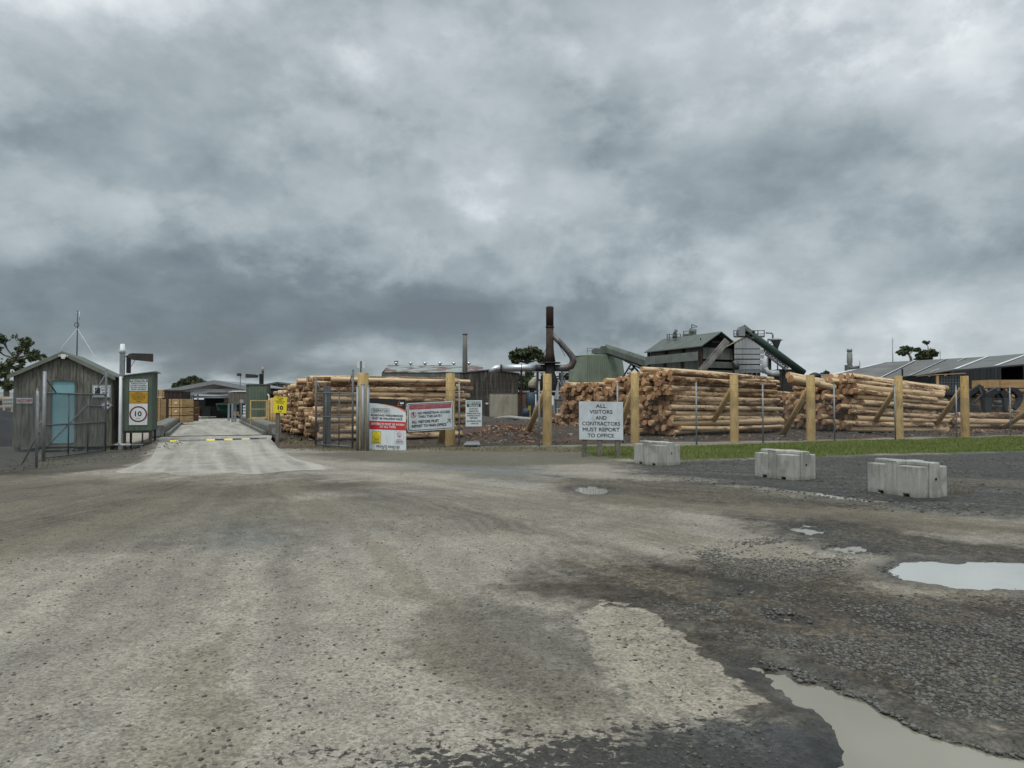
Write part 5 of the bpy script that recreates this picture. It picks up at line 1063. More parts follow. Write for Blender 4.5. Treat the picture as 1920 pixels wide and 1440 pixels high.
def add_stack(key, O, ax, dp, depth, hfun, L, dia, droop=0., stag=.35, jit=.03, z0=.12, seed=1, lean=0., lfun=None, rowshift=0.):
    r = np.random.default_rng(seed); O = Vector(O); ax = Vector((*ax, 0)).normalized(); dp = Vector((*dp, 0)).normalized()
    z = z0 + dia / 2; row = 0
    while z < 3.6:
        s = (dia / 2 if row % 2 == 0 else 0) + r.uniform(-.05, .05)
        while s < depth:
            if z <= hfun(s) + r.uniform(-.07, .07):
                rad = dia / 2 * float(np.clip(r.normal(1, .12), .7, 1.3)); st_ = r.normal(0, stag); st_ = max(-stag * 1.8, min(stag * 2.2, st_))
                f = z / 3.2; sl = -droop * f + r.normal(0, .008)
                a = Vector((ax.x, ax.y, sl)) + dp * r.normal(0, .012); a.normalize()
                p = O + dp * (s + z * lean + r.uniform(-jit, jit)) + ax * (st_ + rowshift * z) + Vector((0, 0, z + r.uniform(-jit, jit)))
                LOGS.append(dict(p=p, a=a, L=(lfun(s, z) if lfun else L) + r.normal(0, .25), r0=rad, r1=rad * r.uniform(.78, .92), seed=int(r.integers(1e9)), key=key, row=row, s=s, z=z, rnd=float(r.random())))
            s += dia * r.uniform(.93, 1.06)
        z += dia * .86; row += 1
# left stack, parallel with the weighbridge
def hA(s): return 2.80 if s < 4.2 else 2.72 if s < 6 else 2.55 if s < 9 else 2.45 if s < 12 else 2.3
add_stack('A', (-8.05, 30.3, 0), (.91, .42), (-.42, .91), 15.5, hA, 6.3, .255, .0, .24, seed=11, lean=.06)
# middle stack
def hB(s): return (3.22 if s < 2.3 else 2.85 if s < 4.2 else 2.75) if s < 6.6 else 2.75 - (s - 6.6) * 1.25
add_stack('B', (7.7, 33.4, 0), (.76, .65), (-.65, .76), 8.8, hB, 9.5, .27, .022, .24, seed=22, lean=.10, rowshift=-.10)
# right stack
def hC(s): return 3.25 if s < 2.6 else 2.7 if s < 4.6 else 2.3
add_stack('C', (18.3, 38.9, 0), (.965, .26), (-.26, .965), 6.5, hC, 6.2, .33, .11, .42, seed=33, lean=.05, rowshift=.12)
# low rows of long logs at the far right, and piles beyond the loader
add_stack('D', (26.2, 43.5, 0), (1, .03), (0, 1), 1.6, lambda s: .95, 9.0, .33, 0, .5, seed=44)
add_stack('E', (37.2, 53.5, 0), (.80, .6), (-.6, .8), 4.0, lambda s: 2.7, 5.0, .32, 0, .3, seed=55)
add_stack('F', (-29.5, 37.5, 0), (.3, .95), (-.95, .3), 6.0, lambda s: 2.0, 4.5, .27, 0, .25, seed=66)
for (px, py, Y, L, rad, sl) in ((1477, 704, 37.6, 2.4, .19, -.12), (1484, 710, 37.2, 2.9, .18, -.15), (1480, 712, 37.9, 2.6, .17, -.12)):
    LOGS.append(dict(p=P(px, py, Y), a=Vector((.9, .35, sl)).normalized(), L=L, r0=rad, r1=rad * .85, seed=int(px), key='G', row=0, s=0, z=3, rnd=.1))
def mk_log_mesh(lst, name, origin):
    Vs, Fs, mi, sm, LC, RN = [], [], [], [], [], []; o = 0; far = len(lst) > 1
    for g in lst:
        V, F_, caps, lc = log_geo(g['L'], g['r0'], g['r1'], g['seed'], 14 if not far else 10, 9 if not far else 5)
        a = g['a']; u = Vector((-a.y, a.x, 0)).normalized(); w = a.cross(u); M = np.array([list(a), list(u), list(w)])
        V = V @ M + np.array(g['p'] - origin); Vs.append(V); LC.append(lc + np.array([g['seed'] % 97, 0, 0])); RN.append(np.full(len(V), g['rnd']))
        Fs += [tuple(o + i for i in f) for f in F_] + [tuple(o + i for i in f) for f in caps]; mi += [0] * len(F_) + [1, 1]; sm += [True] * len(F_) + [False] * 2; o += len(V)
    me = bpy.data.meshes.new(name); me.from_pydata(np.concatenate(Vs).tolist(), [], Fs)
    for m_ in M_LOG: me.materials.append(m_)
    me.polygons.foreach_set('material_index', mi); me.polygons.foreach_set('use_smooth', sm)
    a = me.attributes.new('lc', 'FLOAT_VECTOR', 'POINT'); a.data.foreach_set('vector', np.concatenate(LC).ravel()); a = me.attributes.new('rnd', 'FLOAT', 'POINT'); a.data.foreach_set('value', np.concatenate(RN)); me.update(); return me
WHERE = {'A': 'left log stack', 'B': 'middle log stack', 'C': 'right log stack', 'D': 'low log row before the loader', 'E': 'log pile behind the grapple', 'F': 'far left log pile', 'G': 'logs loose on the middle stack'}
def score(g):   # how large the log shows: exposed ends and sides, near first
    d = g['p'].y
    ex = 1.0
    if g['key'] in 'ABC' and g['s'] < .5: ex = 3.0
    if g['key'] in 'ABC' and g['z'] > {'A': hA, 'B': hB, 'C': hC}[g['key']](g['s']) - .35: ex = 2.2
    if g['key'] == 'D': ex = 1.6
    if g['key'] == 'G': ex = 5
    if g['key'] in 'EF': ex = .5
    return ex / d * g['r0']
LOGS.sort(key=lambda g: -score(g)); NI = 296
# which stacks keep individuals; labels name the course (height) and the depth zone of the stack
def course(g):
    h = {'A': hA, 'B': hB, 'C': hC}.get(g['key']); z = g['z']
    k = 'bottom' if z < .55 else 'lower' if z < 1.2 else 'middle' if z < 1.9 else 'upper'
    if h and z > h(g['s']) - .3: k = 'topmost'
    return k
for g in LOGS[:NI]:
    me = mk_log_mesh([g], 'log', g['p']); o = bpy.data.objects.new('log', me); COL.objects.link(o); o.location = g['p']
    if g['key'] in 'ABC':
        zone = 'front face' if g['s'] < .5 else 'front half' if g['s'] < 3 else 'back half' if g['s'] < 6 else 'far end'
        lab = f"pine log, {course(g)} layer, {zone} of the {WHERE[g['key']]}"
    elif g['key'] == 'G': lab = 'short rough brown log lying loose on top of the middle log stack'
    else: lab = f"bark covered log in the {WHERE[g['key']]}"
    tag(o, lab, 'log', WHERE[g['key']])
o = bpy.data.objects.new('stacked_logs', mk_log_mesh(LOGS[NI:], 'stacked_logs', Vector((0, 0, 0)))); COL.objects.link(o); o['kind'] = 'stuff'; o['label'] = 'the many smaller log ends deeper in the stacks'; o['category'] = 'logs'
# ================================================================== trees
M_leafA = mat_rnd('eucalypt_leaves', (.045, .060, .028), (.115, .135, .068), .7, (.13, .13, .07)); M_trunk = mat('grey_tree_bark', (.20, .18, .15), (.11, .095, .075), 3, (1, 1, .3), .9, .2); M_trunkdk = mat('dark_tree_bark', (.075, .065, .055), (.045, .038, .032), 3, (1, 1, .3), .9, .2)
def tree(name, label, base, Y, clumps, tr=.2, leaf=.22, nper=420, trunk=None, cat='tree', forks=None, seed=1, group=None):
    r = np.random.default_rng(seed); b0 = P(base[0], base[1], Y); b0.z = 0; k = Y / FPX
    root = thing(name, b0, label, cat, group); mb = MB()
    cl = [(P(cx, cy, Y) + Vector((0, r.uniform(-1, 1) * rx * k * .8, 0)), rx * k, ry * k) for cx, cy, rx, ry in clumps]
    fk = [P(a, b, Y) for a, b in (forks or [(base[0], base[1] - 20)])]
    tp = [b0] + fk; rs = [tr * (1 - .45 * i / len(tp)) for i in range(len(tp))]; mb.tube(tp, rs, 10)
    for c, rx, ry in cl:
        f = min(fk, key=lambda q: (q - c).length + (5 if q.z > c.z else 0)); mid = f.lerp(c, .5) + Vector((r.normal(0, .1) * rx, 0, -.25 * ry + r.normal(0, .1) * ry)); end = c + Vector((0, 0, ry * .1))
        mb.tube([f, f.lerp(mid, .5), mid, end], [tr * .42, tr * .33, tr * .24, tr * .1], 7)
        for q in range(4): e = c + Vector((r.normal(0, .5) * rx, r.normal(0, .5) * rx, r.normal(0, .4) * ry)); mb.tube([mid, mid.lerp(e, .5) + Vector((0, 0, .05)), e], [tr * .16, tr * .1, tr * .04], 5)
    mb.build('trunk', trunk or M_trunk, root)
    V, RN = [], []
    for c, rx, ry in cl:
        n = int(nper * 1.6); nb = 20; cen = np.array([c.x, c.y, c.z]) + r.normal(0, 1, (nb, 3)) * np.array([rx * .52, rx * .52, ry * .50]); sub = r.integers(0, nb, n)
        pos = cen[sub] + r.normal(0, 1, (n, 3)) * np.array([rx * .17, rx * .17, ry * .16]); sc = leaf * (.6 + .8 * r.random(n))
        a = r.normal(0, 1, (n, 3)); a /= np.linalg.norm(a, axis=1)[:, None]; bb = r.normal(0, 1, (n, 3)); bb = np.cross(a, bb); bb /= np.linalg.norm(bb, axis=1)[:, None]
        V.append(np.stack([pos - a * sc[:, None] * .5, pos + bb * sc[:, None] * .2, pos + a * sc[:, None] * .5, pos - bb * sc[:, None] * .2], 1)); RN.append(np.clip(r.random(n) * .5 + r.random(nb)[sub] * .5, 0, 1))
    V = np.concatenate(V); RN = np.concatenate(RN); n = len(V); off = np.array(root['_org']); V = V - off
    me = bpy.data.meshes.new('crown'); me.vertices.add(n * 4); me.vertices.foreach_set('co', V.ravel()); me.loops.add(n * 4); me.loops.foreach_set('vertex_index', np.arange(n * 4)); me.polygons.add(n)
    me.polygons.foreach_set('loop_start', np.arange(0, n * 4, 4)); me.polygons.foreach_set('loop_total', np.full(n, 4)); me.update(calc_edges=True)
    at_ = me.attributes.new('rnd', 'FLOAT', 'POINT'); at_.data.foreach_set('value', np.repeat(RN, 4)); me.materials.append(M_leafA); o = bpy.data.objects.new('crown', me); COL.objects.link(o); o.parent = root
tree('gum_tree', 'tall gappy gum tree with bare upper limbs rising behind the left of the hut', (14, 760), 50, [(4, 634, 12, 7), (50, 643, 12, 8), (58, 662, 13, 9), (40, 655, 8, 5), (26, 676, 12, 9), (32, 690, 9, 6), (8, 690, 14, 12), (3, 712, 16, 12), (22, 722, 12, 8), (-18, 650, 20, 14), (-20, 690, 20, 20), (62, 672, 7, 4)], .20, .30, 190, forks=[(12, 720), (15, 690), (28, 672)], seed=2)
tree('broad_tree', 'dark rounded tree behind the open steel shed', (362, 745), 120, [(342, 722, 8, 5), (350, 717, 9, 6), (361, 713, 9, 5), (372, 717, 8, 5), (382, 720, 6, 3), (332, 724, 5, 4)], .3, .7, 700, forks=[(360, 726)], trunk=M_trunkdk, seed=3)
tree('spreading_tree', 'large dark green tree between the timber shed and the rusty stack', (985, 752), 135, [(962, 669, 8, 6), (973, 661, 9, 6), (986, 658, 10, 6), (998, 659, 9, 6), (1008, 664, 8, 6), (1015, 672, 7, 5), (968, 675, 7, 5), (1000, 668, 9, 6), (983, 667, 10, 6), (990, 708, 12, 9), (1004, 716, 12, 10), (976, 716, 11, 10), (985, 728, 14, 8), (1006, 730, 10, 8), (1060, 702, 10, 7), (1064, 708, 8, 6)], .45, .75, 620, forks=[(986, 720), (988, 695), (988, 680)], trunk=M_trunkdk, seed=4)
tree('umbrella_gum', 'small flat topped gum tree leaning above the sawmill roof', (1712, 690), 150, [(1692, 658, 8, 4), (1702, 655, 9, 4), (1697, 661, 7, 3), (1716, 656, 7, 3), (1688, 662, 5, 3)], .32, .6, 520, forks=[(1708, 672), (1704, 664)], seed=5)
tree('round_bush_tree', 'low rounded dark tree showing above the sawmill roof', (1737, 690), 150, [(1724, 667, 8, 4), (1734, 663, 9, 5), (1745, 663, 8, 5), (1752, 665, 6, 4), (1738, 670, 12, 4)], .3, .6, 900, forks=[(1737, 674)], trunk=M_trunkdk, seed=6)
tree('thin_tree', 'thin bare stemmed tree with a small tuft above the sawmill roof', (1743, 690), 170, [(1736, 641, 5, 2), (1740, 643, 3, 2)], .16, .45, 160, forks=[(1741, 662), (1740, 650)], seed=7)
tree('distant_tree', 'tiny dark tree far off left of the tall vent stack', (1548, 712), 220, [(1547, 700, 5, 3), (1544, 702, 4, 2)], .3, .8, 260, forks=[(1548, 705)], trunk=M_trunkdk, seed=8)
# ================================================================== background, left
def box_px(mb, x0, x1, y0, y1, Y, D, mi=0):
    """box whose front face spans those pixels at depth Y"""
    a = P(x0, y1, Y); b = P(x1, y0, Y); mb.box2((a.x, Y, a.z), (b.x, Y + D, b.z), mi); return a, b
def pack(x0, x1, y0, y1, Y, D, lab, m_=None, zb=None, tagw=True, group='packs of sawn timber beside the weighbridge'):
    a = P(x0, y1, Y); b = P(x1, y0, Y); zb = a.z if zb is None else zb
    r = thing('timber_pack', ((a.x + b.x) / 2, Y, zb), lab, 'timber pack', group); mb = MB(); n = max(3, int((b.z - zb) / .055)); h = (b.z - zb) / n
    rr = random.Random(int(x0 * 7 + y0))
    for i in range(n):
        j = rr.uniform(0, .02); mb.box2((a.x + rr.uniform(0, .02), Y + j, zb + i * h), (b.x - rr.uniform(0, .02), Y + D - j, zb + (i + 1) * h - .008))
    mb.build('boards', m_ or M_timber, r)
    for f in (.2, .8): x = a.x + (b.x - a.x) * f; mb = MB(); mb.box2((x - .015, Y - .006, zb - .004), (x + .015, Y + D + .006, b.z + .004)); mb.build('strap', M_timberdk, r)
    if tagw: mb = MB(); c = P((x0 + x1) / 2 + 1, (y0 + y1) / 2, Y - .02); mb.box(c, (.16, .006, .09)); mb.build('paper_tag', M_white, r)
    return r
Yp = 44
for i, (a, b) in enumerate(((748, 763), (764.5, 778.5), (780, 793))): pack(316, 341.5, a, b, Yp, 1.6, ('top', 'middle', 'bottom')[i] + ' pack of the three packs of fresh timber left of the weighbridge')
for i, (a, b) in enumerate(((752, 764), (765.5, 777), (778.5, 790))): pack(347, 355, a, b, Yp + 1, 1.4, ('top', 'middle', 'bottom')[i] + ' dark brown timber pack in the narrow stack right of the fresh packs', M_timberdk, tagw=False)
pack(341, 345, 777, 792, Yp + .3, .8, 'small upright bundle of fresh boards right of the bottom pack', tagw=False)
for i, (a, b) in enumerate(((731, 744), (745, 757), (758, 770), (771, 783))): pack(294, 308 if i == 0 else 305 - i * .8, a, b, 50, 2, ('topmost', 'second', 'third', 'lowest')[i] + ' timber pack of the tall stack showing right of the green kiosk', tagw=False)
pack(294, 302, 748, 796, 40, .6, 'pale bundle of boards standing close behind the green kiosk', tagw=False)
# brown steel container
mb = MB(); a, b = P(308, 792, 50), P(341.5, 734, 50); r = thing('brown_container', ((a.x + b.x) / 2, 50, a.z), 'dark brown steel container behind the fresh timber packs', 'container')
mb.corr((a.x, 50), (b.x, 50), a.z, b.z, .3, .04); mb.corr((b.x, 50), (b.x, 51.3), a.z, b.z, .3, .04); mb.corr((a.x, 51.3), (a.x, 50), a.z, b.z, .3, .04); mb.box2((a.x, 50.02, b.z - .05), (b.x, 51.3, b.z)); mb.build('wall', M_brown, r); mb = MB(); mb.box2((a.x - .03, 49.93, b.z), (b.x + .06, 50.05, b.z + .1)); mb.box2((a.x - .03, 49.93, a.z), (b.x + .06, 50.05, a.z + .12)); mb.build('rail', M_darksteel, r)
# open sheds at the end of the weighbridge
def open_shed(x0, xr, x1, ye0, yr, ye1, Y, D, name, lab, truss=True, base=778, posts=(), back=True, clad=None):
    A, Rr, B = P(x0, ye0, Y), P(xr, yr, Y), P(x1, ye1, Y); r = thing(name, (Rr.x, Y, .3), lab, 'shed'); mb = MB(); t = .16
    for q0, q1 in ((A, Rr), (Rr, B)): mb.prism([q0, q1, q1 + Vector((0, 0, .08)), q0 + Vector((0, 0, .08))], (0, D, 0))
    mb.build('roof', M_roofstrip, r); mb = MB()
    for q0, q1 in ((A, Rr), (Rr, B)): mb.prism([q0 + Vector((0, -.06, -.26)), q1 + Vector((0, -.06, -.26)), q1 + Vector((0, -.06, .02)), q0 + Vector((0, -.06, .02))], (0, .05, 0))
    mb.build('fascia', M_galv, r)
    if truss:
        z = max(A.z, B.z) - .1
        for yy in (Y + .2, Y + D * .5): mb = MB(); mb.box2((A.x + .5, yy, z - .35), (B.x - .3, yy + .12, z - .05)); mb.build('tie_beam', M_galv, r)
    for px in posts:
        p = P(px, 760, Y + .1); zt = A.z + (Rr.z - A.z) * max(0, 1 - abs(p.x - Rr.x) / max(.1, abs((A if p.x < Rr.x else B).x - Rr.x)))
        mb = MB(); mb.box2((p.x - .07, Y + .1, .25), (p.x + .07, Y + .24, zt - .02)); mb.build('column', M_galv, r)
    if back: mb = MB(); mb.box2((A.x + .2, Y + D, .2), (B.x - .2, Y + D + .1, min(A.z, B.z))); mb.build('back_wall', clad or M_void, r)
    return r
open_shed(304, 401, 464, 733, 714.5, 726, 62, 16, 'open_steel_shed', 'wide open sided steel shed with low gable at the end of the weighbridge', posts=(351, 451), back=False)
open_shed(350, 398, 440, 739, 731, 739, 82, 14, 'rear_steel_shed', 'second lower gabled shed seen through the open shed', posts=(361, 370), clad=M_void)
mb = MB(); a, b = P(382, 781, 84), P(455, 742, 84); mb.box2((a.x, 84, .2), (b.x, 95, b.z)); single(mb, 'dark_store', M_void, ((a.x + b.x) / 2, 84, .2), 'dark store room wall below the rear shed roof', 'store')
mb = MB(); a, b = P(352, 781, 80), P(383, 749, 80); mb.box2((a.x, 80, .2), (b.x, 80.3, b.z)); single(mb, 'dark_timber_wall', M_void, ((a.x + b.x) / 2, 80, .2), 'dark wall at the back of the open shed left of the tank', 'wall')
# tank
c = P(414, 780, 66); r = thing('water_tank', (c.x, 67.5, .3), 'round dark green water tank with pale domed lid', 'tank'); R_ = P(434, 760, 66).x - c.x; zt = P(0, 759, 66).z; zl = P(0, 753.5, 66).z
mb = MB(); mb.tube([(c.x, 67.5, .3), (c.x, 67.5, .3 + (zt - .3) * .5), (c.x, 67.5, zt)], [R_, R_ * 1.01, R_], 32); mb.build('tank_wall', M_tank, r)
mb = MB(); mb.tube([(c.x, 67.5, zt), (c.x, 67.5, zt + .12), (c.x, 67.5, zt + (zl - zt) * .7), (c.x, 67.5, zl)], [R_ * 1.05, R_ * 1.0, R_ * .6, R_ * .16], 32); mb.build('lid', M_tanklid, r); mb = MB(); mb.tube([(c.x + .1, 67.5, zl - .05), (c.x + .1, 67.5, zl + .1)], .3, 16); mb.build('hatch', M_tanklid, r)
mb = MB(); a, b = box_px(mb, 379, 394, 762, 781, 63, 1.5); mb.box2((a.x - .3, 63.3, a.z - .0), (a.x + .8, 65, a.z + .5)); single(mb, 'dark_machine', M_black, ((a.x + b.x) / 2, 63, a.z), 'black machine standing left of the green tank', 'machine')
pack(364, 372, 762, 780, 63, 1, 'upright brown crate standing on the concrete left of the black machine', M_timber, tagw=False, group='crates under the open shed'); pack(378.5, 382, 762, 778, 64, .6, 'narrow pale crate beside the black machine', M_timber, tagw=False, group='crates under the open shed')
pack(420, 430, 747.5, 756, 70, 1, 'brown crate on a shelf above the green tank', M_timber, zb=P(0, 756, 70).z, tagw=False, group='crates under the open shed'); pack(436, 443, 772, 779, 58, .6, 'small brown crate on the ground by the slatted hopper', M_timber, tagw=False, group='crates under the open shed')
# slatted hopper on legs
Yh = 50; r = thing('slatted_hopper', (P(445, 780, Yh).x, Yh, .3), 'raised timber slatted hopper with white frame right of the tank', 'hopper'); x0, x1 = P(436, 740, Yh).x, P(462, 740, Yh).x; z0, z1 = P(0, 757, Yh).z, P(0, 733.5, Yh).z; xb, yb = P(429, 740, Yh + 4).x, Yh + 4
mb = MB(); mb.corr((x0, Yh), (x1, Yh), z0, z1, .16, .03, ((0, 0), (.7, 0), (.72, 1), (.98, 1))); mb.corr((xb, yb), (x0, Yh), z0, z1, .16, .03, ((0, 0), (.7, 0), (.72, 1), (.98, 1))); mb.build('slats', M_postwood, r)
mb = MB(); mb.bar((x0, Yh - .05, z1), (x1, Yh - .05, z1), .06, .08); mb.bar((xb, yb, z1), (x0, Yh, z1), .06, .08); mb.build('top_rail', M_white, r)
for x, y in ((x0, Yh), (x1, Yh), (xb, yb), (P(441, 760, Yh + 1).x, Yh + 1)): mb = MB(); mb.box2((x - .06, y - .03, .25), (x + .06, y + .09, z0)); mb.build('leg', M_galv, r)
mb = MB(); a = P(452, 780, 46); mb.box2((a.x - .03, 46, .25), (a.x + .03, 46.05, P(0, 751, 46).z)); r = thing('small_sign_post', (a.x, 46, .3), 'small pale sign on a thin post in front of the slatted hopper', 'sign'); mb.build('post', M_galv, r); mb = MB(); box_px(mb, 449.5, 456.5, 749, 755, 45.97, .02); mb.build('panel', mat('grimy_white_panel', (.42, .36, .36), (.35, .3, .3), 8), r)
for i in range(4): mb = MB(); a, b = box_px(mb, 455.5, 460.5, 760 + i * 5.6, 764 + i * 5.6, 45, .5); single(mb, 'white_drum', M_signwhite, ((a.x + b.x) / 2, 45, a.z), ('topmost', 'second', 'third', 'lowest')[i] + ' of four small white blocks stacked left of the far green kiosk', 'block', 'white blocks stacked by the far kiosk')
# light pole
a = P(450.5, 730, 58); r = thing('lamp_pole', (a.x, 58, .3), 'thin pole with small lamp head above the open shed', 'lamp'); mb = MB(); mb.tube([(a.x, 58, .3), (a.x, 58, P(0, 702, 58).z)], [.05, .035], 8); mb.build('pole', M_galvdk, r); mb = MB(); q = P(448.5, 702.5, 58); mb.box(q, (.3, .2, .22)); mb.build('lamp_head', M_darksteel, r)
# right kiosk
Y0 = 43; xl, xr = P(467, 750, Y0).x, P(500, 750, Y0).x; zt, zb = P(0, 721.5, Y0).z, P(0, 786, Y0).z; r = thing('far_green_kiosk', ((xl + xr) / 2, Y0, 0), 'green ribbed steel cabinet right of the weighbridge behind the yellow railing', 'kiosk'); mb = MB(); pr = ((0, 0), (.80, 0), (.84, 1), (.94, 1), (.98, 0)); xb = P(461, 750, Y0 + 1.2).x
mb.corr((xl, Y0), (xr, Y0), zb, zt, .19, .018, pr); mb.corr((xb, Y0 + 1.2), (xl, Y0), zb, zt + .02, .19, .018, pr); mb.corr((xr, Y0), (xr - .2, Y0 + 1.2), zb, zt, .19, .018, pr); mb.build('wall', M_green, r)
mb = MB(); mb.prism([(xl - .06, Y0 - .06, zt), (xr + .06, Y0 - .06, zt), (xr - .1, Y0 + 1.25, zt), (xb - .06, Y0 + 1.25, zt)], (0, 0, .05)); mb.build('roof', M_galvdk, r); mb = MB(); mb.tube([(xr + .08, Y0 - .05, zt - .55), (xr + .16, Y0 - .05, zt - .7), (xr + .08, Y0 - .05, zt - 1.6)], .04, 8); mb.build('downpipe', M_pipewhite, r)
for x in (xl + .1, xr - .1): mb = MB(); mb.box2((x - .05, Y0 + .1, -.05), (x + .05, Y0 + .2, zb)); mb.build('leg', M_darksteel, r)
Ym = 43.6; a = P(492.5, 720, Ym); r = thing('signal_mast', (a.x, Ym, 0), 'dark post with lit green signal and floodlight above the far kiosk', 'signal post'); mb = MB(); mb.tube([(a.x, Ym, 0), (a.x, Ym, P(0, 698, Ym).z)], .06, 10); mb.build('pole', M_darksteel, r)
mb = MB(); mb.tube([(a.x, Ym, P(0, 698, Ym).z), (a.x, Ym, P(0, 688, Ym).z)], .075, 12); mb.build('beacon', M_galv, r); traffic_head(r, P(490, 710.5, Ym - .2), (.36, -.92, 0), True); flood(r, P(472.5, 705, Ym - .1), (-1, .0, .04), .82)
mb = MB(); mb.tube([(a.x, Ym, P(0, 703, Ym).z), P(481, 704, Ym - .1)], .02, 6); mb.build('bracket', M_galvdk, r)
# yellow railing platform
Yr = 40; r = thing('yellow_railing', (P(488, 785, Yr).x, Yr, 0), 'yellow painted platform railing in front of the far green kiosk', 'railing'); mb = MB()
def rp(px, py, Y=Yr): return P(px, py, Y)
mb.bar(rp(470, 751), rp(504, 751), .05, .05); mb.bar(rp(470, 767), rp(504, 767), .04, .04); mb.bar(rp(470, 751), rp(470, 786), .06, .06); mb.bar(rp(500.5, 751), rp(500.5, 785), .09, .09); mb.bar(rp(504, 750, 38.5), rp(504, 786, 38.5), .09, .09); mb.bar(rp(504, 751, Yr), rp(504, 751, 38.5), .05, .05); mb.build('rail', M_yellow, r)
mb = MB(); mb.box2(rp(470, 786), rp(505, 782) + Vector((0, .1, 0))); a_ = rp(470, 785); b_ = rp(505, 785); mb.box2((a_.x, Yr + .12, a_.z), (b_.x, Yr + 2.5, a_.z + .06)); mb.build('platform', M_yellow, r)
for px in (471, 484, 503): q = rp(px, 785); mb = MB(); mb.box2((q.x - .06, Yr + .02, -.05), (q.x + .06, Yr + .1, q.z)); mb.build('leg', M_yellow, r)
for i, (px, top, Y, lab) in enumerate(((505.5, 747, 39, 'leftmost short yellow timber post right of the railing'), (510.5, 746, 38.5, 'second short yellow timber post right of the railing'), (515.5, 745, 38, 'short yellow timber post closest behind the yellow 10 sign'))):
    a = P(px, 800, Y); mb = MB(); mb.tube([(a.x, Y, -.05), (a.x, Y, P(0, top, Y).z)], .10, 12); single(mb, 'timber_stake', M_yellow, (a.x, Y, 0), lab, 'post')
# dark clad building behind the left stack
r = thing('dark_gable_shed', (P(540, 760, 75).x, 75, 0), 'dark ribbed shed gable peeping left of the log stack', 'shed'); a, m_, b = P(500, 723, 75), P(520, 718.5, 75), P(560, 726, 75); mb = MB(); W_ = b.x - a.x
mb.corr((a.x, 75), (b.x, 75), 0, lambda s: a.z + (m_.z - a.z) * min(1, s / .33) + (0 if s < .33 else (b.z - m_.z) * (s - .33) / .67), .4, .05); mb.quad((a.x, 75, 0), (a.x, 90, 0), (a.x, 90, a.z), (a.x, 75, a.z)); mb.build('wall', M_wood2, r)
mb = MB(); mb.prism([a + Vector((-.2, -.1, 0)), m_ + Vector((0, -.1, 0)), b + Vector((.2, -.1, 0)), b + Vector((.2, -.1, .15)), m_ + Vector((0, -.1, .15)), a + Vector((-.2, -.1, .15))], (0, 15, 0)); mb.build('roof', M_roofgreen, r)
# left rack and dark heap
mb = MB(); q = P(15, 762, 36); r = thing('white_rack', (q.x, 36, 0), 'small white slatted rack left of the timber hut', 'rack')
for k in range(3): mb.bar(P(5, 747 + 7 * k, 36), P(24, 747 + 7 * k, 36), .04, .05)
for k in range(5): mb.bar(P(6 + 4.3 * k, 745, 36.03), P(6 + 4.3 * k, 763, 36.03), .04, .04)
mb.build('rack_frame', M_white, r)
for px in (7, 22): q = P(px, 762, 36.1); mb = MB(); mb.box2((q.x - .04, 36.1, 0), (q.x + .04, 36.16, q.z)); mb.build('leg', M_white, r)
def heap(name, lab, c, rx, ry, h, mat_, seed=1):
    n = 36; mb = MB(); vs = []
    for j in range(n + 1):
        for i in range(n + 1):
            u, v = i / n * 2 - 1, j / n * 2 - 1; d = math.hypot(u, v); x, y = c[0] + u * rx, c[1] + v * ry
            z = h * max(0, 1 - d) ** .8 * (.8 + .5 * float(fbm(np.array([x]), np.array([y]), 1.2, 4, seed)[0])) - .05; vs.append((x, y, z))
    mb.add(vs, [(j * (n + 1) + i, j * (n + 1) + i + 1, (j + 1) * (n + 1) + i + 1, (j + 1) * (n + 1) + i) for j in range(n) for i in range(n)], 0, True); return single(mb, name, mat_, (c[0], c[1], 0), lab, 'heap')
q = G(-8, 835); heap('dark_heap', 'black heap behind the left chain link fence', (q.x - .6, q.y + 1.0), 2.6, 2.6, 1.55, mat('heap_black', (.02, .02, .021), (.035, .035, .036), 3, bump=.3), 3)  # near-black mottled colour all over the heap
q = G(940, 815); heap('bark_heap', 'low heap of orange brown bark in the gap between the log stacks', (q.x, q.y + 2), 3.2, 2.6, .55, mat('bark_heap_mix', (.09, .045, .028), (.045, .03, .022), 9, bump=.6, bd=.04, c3=(.19, .09, .05), s3=.8), 5)
q = G(1070, 800); heap('earth_heap', 'low dark earth and bark heap behind the visitors board', (q.x - .5, q.y + 3), 6, 4.5, .75, mat('earth_heap_mix', (.05, .04, .032), (.03, .025, .02), 7, bump=.6, bd=.04, c3=(.11, .085, .06), s3=.8), 6)
q = G(850, 790); heap('debris_heap', 'dark debris heap below the left end of the timber shed', (q.x, q.y - 2), 6, 5, .9, MATS['earth_heap_mix'], 7)
